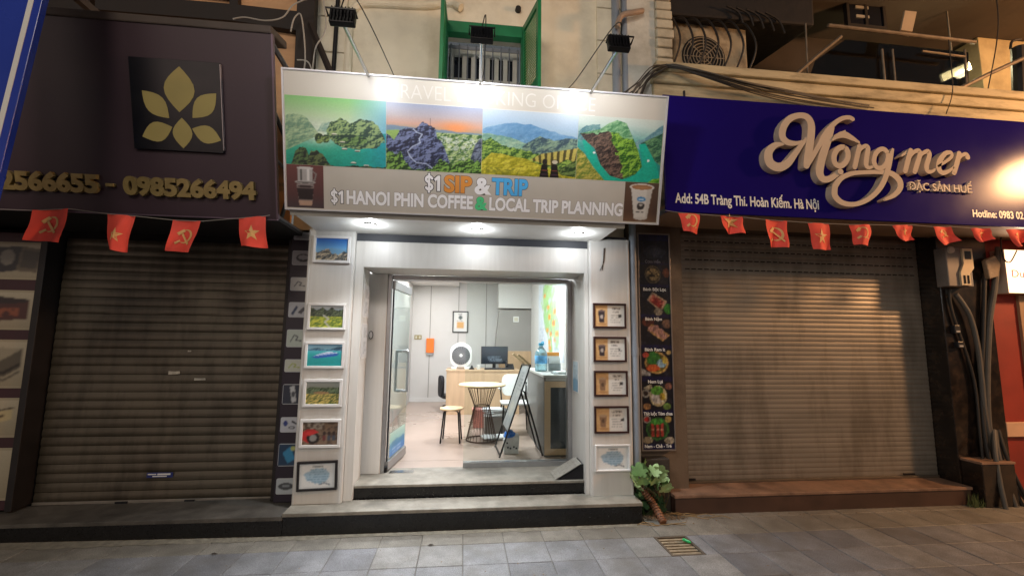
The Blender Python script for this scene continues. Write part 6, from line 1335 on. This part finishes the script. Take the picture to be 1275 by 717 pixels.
for k in range(6):
    y = gy0+.035+k*.048; mb = MB(); mb.box(gx0+.0185, gx1-.0185, y, y+.026, -.05, -.008); mb.build('bar', mat('grate_bar', '8f826c', 0.9, 0.25, 18, bump=.4), T, bevel=.004)
mb = MB(); mb.box(gx0, gx1, gy0, gy1, -.10, -.075); mb.build('pit', mat('pit_dark', '15120e', 0.9), T)
q = onZ(855, 673, .01); mb = MB(); mb.tube([q+np.array([-.015, .03, .0]), q+np.array([.012, -.02, 0]), q+np.array([.018, -.032, 0])], [.012, .012, .006], 10); tag(mb.build('litter_can', mat('green_litter', '2fae62', 0.35, 0.2, 30), smooth=True), 'small bright green scrap of litter on the drain grate', 'litter')
# seedling
T = thing('fig_plant', 'leafy green plant growing from the crack behind the ribbed hose', 'plant', (1.93, .0, 0))
M_stem = mat('plant_stem', '5c5238', 0.8, 0.2, 12); M_leafa = mat('leaf_pale', '9ab47a', 0.5, 0.2, 12); M_leafb = mat('leaf_green', '6f9258', 0.5, 0.25, 12); M_leafc = mat('leaf_dark', '2f4a2c', 0.55, 0.3, 12)
rs = random.Random(21)
base = np.array([1.96, .02, 0.0])
lv = [(801, 583, .08), (822, 588, .08), (791, 600, .09), (811, 600, .09), (824, 606, .09), (799, 610, .07), (795, 592, .10), (812, 590, .09), (820, 598, .10), (800, 603, .08), (826, 612, .10), (808, 586, .07), (818, 608, .08), (793, 605, .06), (806, 596, .09), (829, 603, .06), (815, 602, .07), (789, 596, .07), (803, 585, .06)]
def leafmesh(mb, c, s, yaw_, tilt_, roll_):
    out = [(0, 0), (.25, -.1), (.6, .0), (.75, .25), (.55, .3), (.85, .6), (.62, .72), (.40, .62), (.30, 1.0), (0, 1.15), (-.30, 1.0), (-.40, .62), (-.62, .72), (-.85, .6), (-.55, .3), (-.75, .25), (-.6, 0), (-.25, -.1)]
    M3 = Matrix.Rotation(yaw_, 3, 'Z') @ Matrix.Rotation(tilt_, 3, 'X') @ Matrix.Rotation(roll_, 3, 'Y')
    vs = [Vector((0, .45, .06))]+[Vector((a, b, -.10*a*a)) for a, b in out]
    vs = [np.array(M3 @ (v*s*.62))+c for v in vs]
    mb.add(vs, [(0, 1+k, 1+(k+1) % len(out)) for k in range(len(out))])
M3l = (M_leafa, M_leafb, M_leafc)
mbs = [MB(), MB(), MB()]; st = MB()
for k, (lx, ly, s) in enumerate(lv):
    c = onY(lx, ly, -.02-rs.uniform(0, .10)); c[0] = c[0]
    leafmesh(mbs[0 if k % 3 else 1], c, s*1.75, rs.uniform(-2.6, 2.6)+math.pi, R(rs.uniform(45, 95)), R(rs.uniform(-25, 25)))
    st.tube([base+np.array([rs.uniform(-.02, .02), rs.uniform(-.02, .02), 0]), (base+c)/2+np.array([rs.uniform(.0, .05), .02, .03]), c], [.007, .005, .003], 5, smooth=3)
for k in range(60):
    c = onY(rs.uniform(794, 830), rs.uniform(600, 642), .03-rs.uniform(0, .08)); leafmesh(mbs[2 if k % 4 else 1], c, rs.uniform(.05, .11), rs.uniform(-3, 3), R(rs.uniform(30, 100)), R(rs.uniform(-40, 40)))
for k in range(8):
    c = onY(rs.uniform(800, 828), rs.uniform(612, 630), .03); st.tube([base+np.array([rs.uniform(-.05, .05), 0, 0]), c], [.005, .002], 4)
st.build('stem', M_stem, T, smooth=True)
for b_, m_ in zip(mbs, M3l): b_.build('foliage', m_, T, recalc=False)
# dead twigs and a second tuft at the right
rs = random.Random(9)
def twig(x, y, n, L_, lb, nm='dry_twigs'):
    mb = MB()
    for k in range(n):
        a = rs.uniform(-.5, .5)+(math.pi if rs.random() < .4 else 0); xx = x+rs.uniform(-.12, .12); yy = y+rs.uniform(-.04, .04); P = [(xx, yy, .006)]
        for j in range(3): a += rs.uniform(-.5, .5); P.append((P[-1][0]+L_/3*math.cos(a), P[-1][1]+L_/3*math.sin(a)*.5, .006+rs.uniform(0, .02)))
        mb.tube(P, .0035, 4, smooth=2)
    return tag(mb.build(nm, mat('dry_twig', '8a7452', 0.9, 0.2, 15)), lb, 'twigs')
twig(2.20, -.06, 8, .26, 'dry pale twigs lying below the left end of the brown step')
twig(1.80, -.22, 5, .18, 'thin dark twigs lying beside the foot of the ribbed hose')
q = onZ(1207, 628, 0); mb = MB()
for k in range(70):
    a = rs.uniform(0, 6.28); r_ = rs.uniform(0, .09); c = np.array([q[0]+r_*math.cos(a), -.06+r_*.6*math.sin(a), 0]); h_ = rs.uniform(.05, .15)
    mb.add([c+np.array([-.006, 0, 0]), c+np.array([.006, 0, 0]), c+np.array([rs.uniform(-.05, .05), rs.uniform(-.04, .02), h_])], [(0, 1, 2)])
T = mb.build('weed_tuft', mat('weed_green', '4a5a34', 0.8, 0.3, 20), recalc=False); tag(T, 'small tuft of weeds at the right end of the brown step', 'weeds')
for (x, y), lb in (((onZ(266, 690, 0)[0], onZ(266, 690, 0)[1]), 'tiny dark dead leaf on the paving in front of the dark shop'), ((onZ(536, 679, 0)[0], onZ(536, 679, 0)[1]), 'tiny dark dead leaf on the paving in front of the office step')):
    mb = MB(); mb.add([(x-.028, y, .004), (x, y+.012, .009), (x+.03, y+.002, .005), (x+.004, y-.012, .010), (x, y, .016)], [(0, 1, 4), (1, 2, 4), (2, 3, 4), (3, 0, 4)]); tag(mb.build('dead_leaf', mat('dead_leaf', '2a2018', 0.8), recalc=False), lb, 'leaf')

# meter box and cables on the dark pillar
YP = .099
q0 = onY(1177, 308, -.03); q1 = onY(1213, 357, -.03)
T = thing('meter_box', 'beige and grey electricity meter box on the dark pillar under the flags', 'meter box', ((q0[0]+q1[0])/2, .03, q1[2]))
xa, xb, za_, zb_ = q0[0], q1[0], q1[2], q0[2]
M_mgrey = mat('meter_grey', '77706a', 0.5, 0.08, 8); M_mbeige = mat('meter_beige', 'c8b898', 0.5, 0.06, 8)
mb = MB(); mb.box(xa, xb, -.03, YP-.001, za_, zb_); mb.build('housing', M_mgrey, T, bevel=.008)
pl = face(-.031); s_ = (xb-xa)
xm = xa+s_*.55
mb = MB(); mb.prism(pl, [(xm+s_*.03, zb_-.01), (xb-.004, zb_-.01), (xb-.004, za_+.20*1), (xb-.06, za_+.14), (xb-.06, za_+.01), (xa+s_*.42, za_+.01), (xa+s_*.42, za_+.15), (xm+s_*.03, za_+.25)], .0, .022); cov = mb.build('cover', M_mbeige, T, bevel=.004)
mb = MB(); mb.slab(pl, (xm+s_*.10, zb_-.13, xb-.03, zb_-.04), .0225, .026); mb.build('meter_window', mat('meter_window', '241c18', 0.15), cov)
for u in (.55, .70): mb = MB(); mb.slab(pl, (xa+s_*u-.012, za_+.03, xa+s_*u+.012, za_+.12), .0225, .026); mb.build('breaker', mat('meter_window', '241c18'), cov)
mb = MB(); c = (xa+.05, -.035, zb_-.03); mb.lathe(c, [(.001, -.02), (.035, -.02), (.042, 0), (.001, .0)], 18, axis='y'); mb.build('knob', mat('knob_pale', 'b8b0a4', 0.5), T)
# conduits down the pillar
M_cab = mat('cable_grey', '56524c', 0.6, 0.15, 10); M_cabd = mat('cable_dark', '25211e', 0.6, 0.2, 10)
def cable(pp_, r, mt, lb, group=None, nm='cable', sm=6, seg=10):
    P = [onY(a, b, y) if y is not None else None for a, b, y in pp_]
    mb = MB(); mb.tube(P, r, seg, smooth=sm); o = mb.build(nm, mt, smooth=True); return tag(o, lb, 'cable', group)
GC = 'cables down the dark pillar'
cable([(1190, 366, .06), (1207, 392, .05), (1217, 430, .05), (1222, 470, .05), (1227, 520, .05), (1238, 560, .04), (1258, 595, .02), (1285, 630, -.05)], .024, M_cab, 'thick grey flexible conduit curving down from under the meter box', GC)
cable([(1243, 308, .06), (1238, 360, .06), (1232, 400, .06), (1229, 470, .06), (1231, 530, .05), (1240, 580, .03), (1251, 628, .0)], .028, M_cab, 'straight thick grey conduit at the right edge of the dark pillar', GC)
cable([(1226, 340, .07), (1224, 420, .07), (1222, 500, .06), (1234, 580, .0), (1262, 620, -.08)], .020, M_cabd, 'black cable running down between the two thick conduits', GC)
cable([(1182, 360, .07), (1186, 390, .075), (1212, 470, .07), (1220, 540, .05), (1227, 600, .02), (1233, 632, .0)], .014, M_cabd, 'thin black cable hanging from the left of the meter box', GC)
for k, (a, b, c_, d) in enumerate(((1240, 1247, 1262, 1278), (1238, 1244, 1256, 1268), (1243, 1254, 1270, 1290), (1237, 1240, 1246, 1254))):
    cable([(a, 535, .03), (b, 570, -.01-k*.02), (c_, 605, -.05-k*.02), (d, 640, -.09-k*.02)], .017+.004*(k % 2), M_cab if k % 2 else M_cabd, ['lowest grey cable loop sweeping onto the pavement at far right', 'dark cable loop nearest the pillar foot at far right', 'outermost grey cable loop leaving the right edge of the view', 'short dark cable ending at the pillar foot'][k], GC)
cable([(1250, 280, .0), (1246, 300, .02), (1250, 322, .0), (1258, 326, -.02), (1266, 312, -.03)], .006, M_cabd, 'thin black wire looping in front of the glowing sign')
q = onY(1234, 336, .03)
mb = MB(); pl = face(.06); P = pl.pts([(1221, 325), (1233, 319), (1240, 330), (1237, 345), (1226, 348)]); mb.prism(pl, P, 0, .05); tag(mb.build('wrapped_junction', mat('wrapped_tape', '8a7a66', 0.7, 0.2, 20, bump=.5), bevel=.01), 'taped cable joint high on the pillar right of the meter box', 'cable joint')
for (px0, py0, px1, py1), lb in (((1183, 405, 1190, 415), 'small dark socket box in the middle of the dark pillar, upper of two'), ((1187, 425, 1194, 433), 'small dark socket box in the middle of the dark pillar, lower of two')):
    pl = face(.099); r = pl.rect(px0, py0, px1, py1); T = thing('socket_box', lb, 'socket', pl.to((r[0]+r[2])/2, r[1])); mb = MB(); mb.slab(pl, r, .001, .05); mb.build('body', M_dplas, T, bevel=.006); mb = MB(); mb.slab(pl, (r[0]+.012, r[1]+.012, r[2]-.012, r[1]+.03), .0505, .053); mb.build('plate', mat('grey_plastic', 'a4a4a4'), T)
# drooping wires on the right pillar of the office
for k, (x0_, x1_) in enumerate(((753, 747), (752, 750))):
    P = [onY(x0_, 309, -.006), onY(x0_-1, 325, -.006), onY(x1_, 337, -.006)]; mb = MB(); mb.tube(P, .003, 5, smooth=4); tag(mb.build('loose_wire', M_cabd), ['loose thin wire curving left at the top of the right white pillar', 'loose thin wire hanging straight at the top of the right white pillar'][k], 'wire')

# ================================================================== UPPER FLOOR THINGS
# wires on the ledge
rs = random.Random(14); GB = 'black wires bundled along the ledge above the blue sign'
for k in range(9):
    a = rs.uniform(-4, 4); e = rs.uniform(0, 1)
    pts_ = [(838+rs.uniform(-10, 4), 82+a*.6, -.03), (880, 92+a+3*e, -.06-.01*k), (930, 106+a*1.5+5*e, -.08-.01*k), (985, 118+a*2+6*e, -.07), (1040+60*e, 132+a*2+8*e, -.03)]
    cable(pts_, .006+.003*rs.random(), M_cabd if k % 3 else M_cab, 'one of many thin wires sagging along the ledge above the blue sign', GB, nm='ledge_wire', sm=5, seg=5)
for k in range(10):
    e = rs.uniform(-1, 1)
    pts_ = [(838+rs.uniform(-3, 3), 82+rs.uniform(-2, 3), -.01), (818+e*5, 86+e*4, -.03-.01*(k % 4)), (800+e*8, 104+rs.uniform(-5, 6), -.04), (786+e*13, 120+rs.uniform(-6, 6), -.05), (768+e*18, 138, -.02)]
    cable(pts_, .005+.003*rs.random(), M_cabd if k % 2 else M_cab, 'one of many wires spilling down over the whitewashed wall corner', 'wires spilling over the whitewashed corner', nm='corner_wire', sm=5, seg=5)
# pipes at wall joint
for x, r_, lb in ((1.615, .045, 'grey downpipe on the ochre wall right of the green window, left one'), (1.725, .038, 'pale downpipe beside the whitewashed wall, right one')):
    mb = MB(); mb.tube([(x, .155, 3.0), (x, .155, 6.8)], r_, 12); T = tag(mb.build('downpipe', M_pvc, smooth=True), lb, 'pipe')
mb = MB(); mb.tube([onY(768, 34, .06), onY(774, 20, .05), onY(789, 16, .05), onY(800, 14, .08)], .03, 10, smooth=5); tag(mb.build('bent_pipe', mat('pinkish_pipe', 'a08a78', 0.6, 0.1), smooth=True), 'short bent pipe near the right floodlight', 'pipe')
# bulging window grille with air conditioner behind
ya = .55
pl = face(ya); r = pl.rect(838, 26, 930, 90)
T = thing('air_conditioner', 'rust stained outdoor air conditioner behind bulging bars at the balcony corner', 'air conditioner', ((r[0]+r[2])/2, ya+.2, 4.655))
mb = MB(); mb.box(r[0]+.02, r[2], ya, ya+.4, 4.665, max(r[3], 5.35)); mb.build('casing', mat('ac_casing', 'b0a288', 0.6, 0.12, 5, grime=.7, gcol='4a3826', gscale=4), T, bevel=.02)
cxa, cza = r[0]+(r[2]-r[0])*.40, (4.665+max(r[3], 5.35))/2-.02
mb = MB(); mb.lathe((cxa, ya-.004, cza), [(.001, .003), (.28, .003), (.285, .0)], 32, axis='y'); mb.build('fan_opening', mat('ac_dark', '1a1714', 0.8), T)
mb = MB()
for r_ in (.06, .10, .14, .18, .22, .26): mb.torus((cxa, ya-.012, cza), r_, .006, 32, 5, ((1, 0, 0), (0, 0, 1)))
for k in range(4): a = k*math.pi/4; mb.tube([(cxa-.27*math.cos(a), ya-.012, cza-.27*math.sin(a)), (cxa+.27*math.cos(a), ya-.012, cza+.27*math.sin(a))], .006, 5)
mb.build('fan_grille', mat('ac_grille', '8a8070', 0.6), T)
T = thing('window_bars', 'black bulging iron bars in front of the air conditioner', 'bars', (2.7, .2, 4.66))
M_iron = mat('rusty_iron', '1d1816', 0.6, 0.3, 15)
zt_ = 5.55
for k in range(7):
    x = 2.33+k*.155; mb = MB(); mb.tube([(x, .46, zt_), (x+.02, .30, zt_-.12), (x+.06, .20, 5.15), (x+.05, .22, 4.95), (x-.02, .36, 4.70)], .012, 7, smooth=5); mb.build('bar', M_iron, T, smooth=True)
mb = MB(); mb.tube([(2.27, .46, zt_), (3.5, .46, zt_)], .014, 6); mb.tube([(2.27, .38, 4.69), (3.5, .38, 4.69)], .014, 6); mb.build('rail', M_iron, T)
# dark canopy and upper grille
T = thing('balcony_canopy', 'dark hanging tarpaulin canopy above the air conditioner', 'canopy', (3.3, .5, 5.6))
a0 = onY(838, 24, .46)[2]
mb = MB(); mb.hexa([(2.262, .42, 5.56), (4.2, .30, 5.50), (4.2, 1.5, 5.7), (2.262, 1.5, 5.7)], [(2.262, .40, 6.3), (4.2, .28, 6.3), (4.2, 1.5, 6.35), (2.262, 1.5, 6.35)]); mb.build('tarpaulin', mat('black_tarp', '1a1616', 0.75, 0.3, 6, bump=.6, bscale=10), T, bevel=.03)
for k in range(5):
    q0 = onY(905+k*12, 8+k*2, .3); q1 = onY(925+k*13, 30+k*3, .32); mb = MB(); mb.tube([q0, (q0+q1)/2+np.array([.05, 0, .04]), q1], .012, 6, smooth=3); mb.build('hook_bar', M_iron, T)
# shelf frame on the balcony: long pole, board, struts
T = thing('balcony_rack', 'pole and glass rack propped over the balcony ledge with slanting steel struts', 'rack', (4.8, .3, 4.66))
M_rack = mat('rack_steel', '7a6e60', 0.5, 0.2, 12, metal=.5)
for nm, pp_, r_ in (('pole', [(1031, 32, .12), (1120, 42, .12), (1214, 53, .12)], .022), ('strut', [(988, 96, .03), (1015, 72, .08), (1047, 46, .12)], .020), ('strut', [(1192, 112, .03), (1230, 93, .05), (1276, 72, .08)], .024), ('pole', [(1148, 64, .3), (1201, 71, .3)], .014), ('post', [(1098, 62, .3), (1102, 106, .3)], .014), ('post', [(1111, 62, .3), (1115, 106, .3)], .012), ('post', [(1201, 62, .3), (1204, 115, .3)], .012), ('post', [(1003, 30, .2), (1006, 98, .2)], .010)):
    mb = MB(); mb.tube([onY(a, b, y) for a, b, y in pp_], r_, 8); mb.build(nm, M_rack, T, smooth=True)
pl = face(.34); mb = MB(); mb.prism(pl, pl.pts([(1052, 50), (1205, 66), (1205, 114), (1007, 98), (1015, 76)]), 0, .008); mb.build('glass_sheet', glass_mat('smoky_glass', (.42, .40, .38), .8), T)
pl = face(.11); T2 = thing('pale_board', 'pale upright board leaning on the balcony pole', 'board', onY(1126, 40, .1)); mb = MB(); mb.prism(pl, pl.pts([(1125, 15), (1139.5, 16.5), (1134, 41), (1120, 39)]), 0, .02); mb.build('board', mat('pale_board', 'a8957c', 0.7, 0.1), T2)
pl = face(.9); r = pl.rect(1055, -15, 1098, 33)
T = thing('balcony_window', 'dark barred window with pale broken louvres deep in the balcony', 'window', pl.to((r[0]+r[2])/2, r[1]))
mb = MB(); mb.slab(pl, r, -.04, 0); mb.build('pane', mat('night_window_glass', '11151f'), T)
mb = MB(); mb.ring(pl, (r[0]-.03, r[1]-.03, r[2]+.03, r[3]+.03), .04, -.04, .02); mb.slab(pl, ((r[0]+r[2])/2-.02, r[1], (r[0]+r[2])/2+.02, r[3]), .001, .018); mb.build('frame', M_iron, T)
mb = MB()
for k in range(3): mb.slab(pl, (r[0]+.12, r[1]+.12+k*.14, r[0]+.32, r[1]+.16+k*.14), .002, .012)
mb.slab(pl, (r[0]+.40, r[1]+.36, r[0]+.66, r[1]+.41), .002, .012); mb.build('louvre', mat('pale_louvre', '9a9488', 0.5), T)
q = onY(1268, 48, .05)
mb = MB(); mb.tube([onY(1240, -8, .03), onY(1243, 25, .03), onY(1240, 60, .03), onY(1230, 112, .03)], .006, 6, smooth=5); tag(mb.build('hanging_wire', M_cabd), 'long thin wire hanging down the cream pier at upper right', 'wire')
mb = MB(); mb.tube([onY(1181, 50, .0), onY(1184, 80, .0), onY(1186, 115, .0), onY(1178, 142, -.02)], .005, 6, smooth=5); tag(mb.build('hanging_wire', M_cabd), 'thin wire hanging past the glowing tube to the ledge', 'wire')
T = thing('wall_lantern', 'dark bracket lantern cut by the right edge beside the cream pier', 'lantern', onY(1270, 110, .2))
mb = MB(); a = onY(1268, 60, .2); b = onY(1270, 118, .2); mb.tube([a, b], .07, 10); mb.build('body', M_iron, T)
mb = MB(); mb.tube([a+np.array([-.12, 0, -.02]), a+np.array([-.08, 0, .08]), a+np.array([.05, 0, .12])], .015, 7, smooth=4); mb.build('hook', M_iron, T)
q = onY(645, 13, .24); mb = MB(); mb.lathe((q[0], .235, q[2]), [(.001, -.03), (.03, -.03), (.034, .012), (.001, .014)], 14, axis='y'); tag(mb.build('pipe_stub', M_iron), 'small round dark pipe stub in the ochre wall above the window', 'pipe stub')

# timber lattice of the house at upper left
T = thing('timber_bay', 'dark timber framed bay with pale lit boards behind the dark sign at upper left', 'bay', (-3.0, .1, 4.2))
M_timb = mat('dark_timber', '241c18', 0.7, 0.2, 6, stretch=(1, 1, .3)); M_brd = mat('pale_plywood', 'cf9f72', 0.6, 0.12, 2.5, stretch=(.5, 4, 4))
YT = .10; pl = face(YT)
mb = MB(); mb.box(-6.5, -1.70, YT+.06, YT+.10, 2.72, 6.6); mb.build('board', M_brd, T)
for P4 in ([(150, 4), (392, 27), (392, 14+30), (150, 30)],):
    pass
def beam(P4, d=.07):
    mb = MB(); mb.prism(pl, pl.pts(P4), -.055, d); mb.build('beam', M_timb, T, bevel=.004)
beam([(120, -8), (292, 7), (372, 16), (372, 40), (292, 28), (120, 14)], .02); beam([(286, -20), (297, -20), (297, 12), (286, 12)], .01); beam([(374, -40), (396, -40), (390, 100), (368, 100)], .05)
beam([(60, -30), (110, -30), (116, 40), (60, 40)], .01); beam([(180, -14), (290, -3), (290, -22), (180, -30)], .012)
mb = MB(); mb.tube([onY(386, 30, .0), onY(412, 92, -.2)], .03, 4); mb.build('diagonal_strut', M_timb, T)
for k, (P3, lb) in enumerate((([(290, 24), (305, 22), (330, 26), (352, 22), (366, 6), (392, -4)], 'pale cable looping over the top edge of the dark sign'), ([(362, 40), (366, 24), (374, 18), (378, 40), (380, 75), (376, 98)], 'pale cable hanging down the dark timber post'), ([(389, 88), (393, 60), (402, 45), (406, 30), (403, 0)], 'pale cable between the timber post and the left floodlight'), ([(370, 75), (384, 78), (392, 100)], 'short pale cable end behind the sign corner'))):
    P = [onY(a, b, -.12) for a, b in P3]; mb = MB(); mb.tube(P, .007, 6, smooth=6); tag(mb.build('pale_cable', mat('pale_cable', 'a8a298', 0.6), smooth=True), lb, 'cable', 'pale cables by the timber bay')
q = onY(417, 60, .2); mb = MB(); mb.tube([(q[0], .2, 3.4), (q[0], .2, 6.8)], .022, 10); tag(mb.build('black_pipe', M_black, smooth=True), 'thin black vertical pipe on the ochre wall behind the left floodlight', 'pipe')
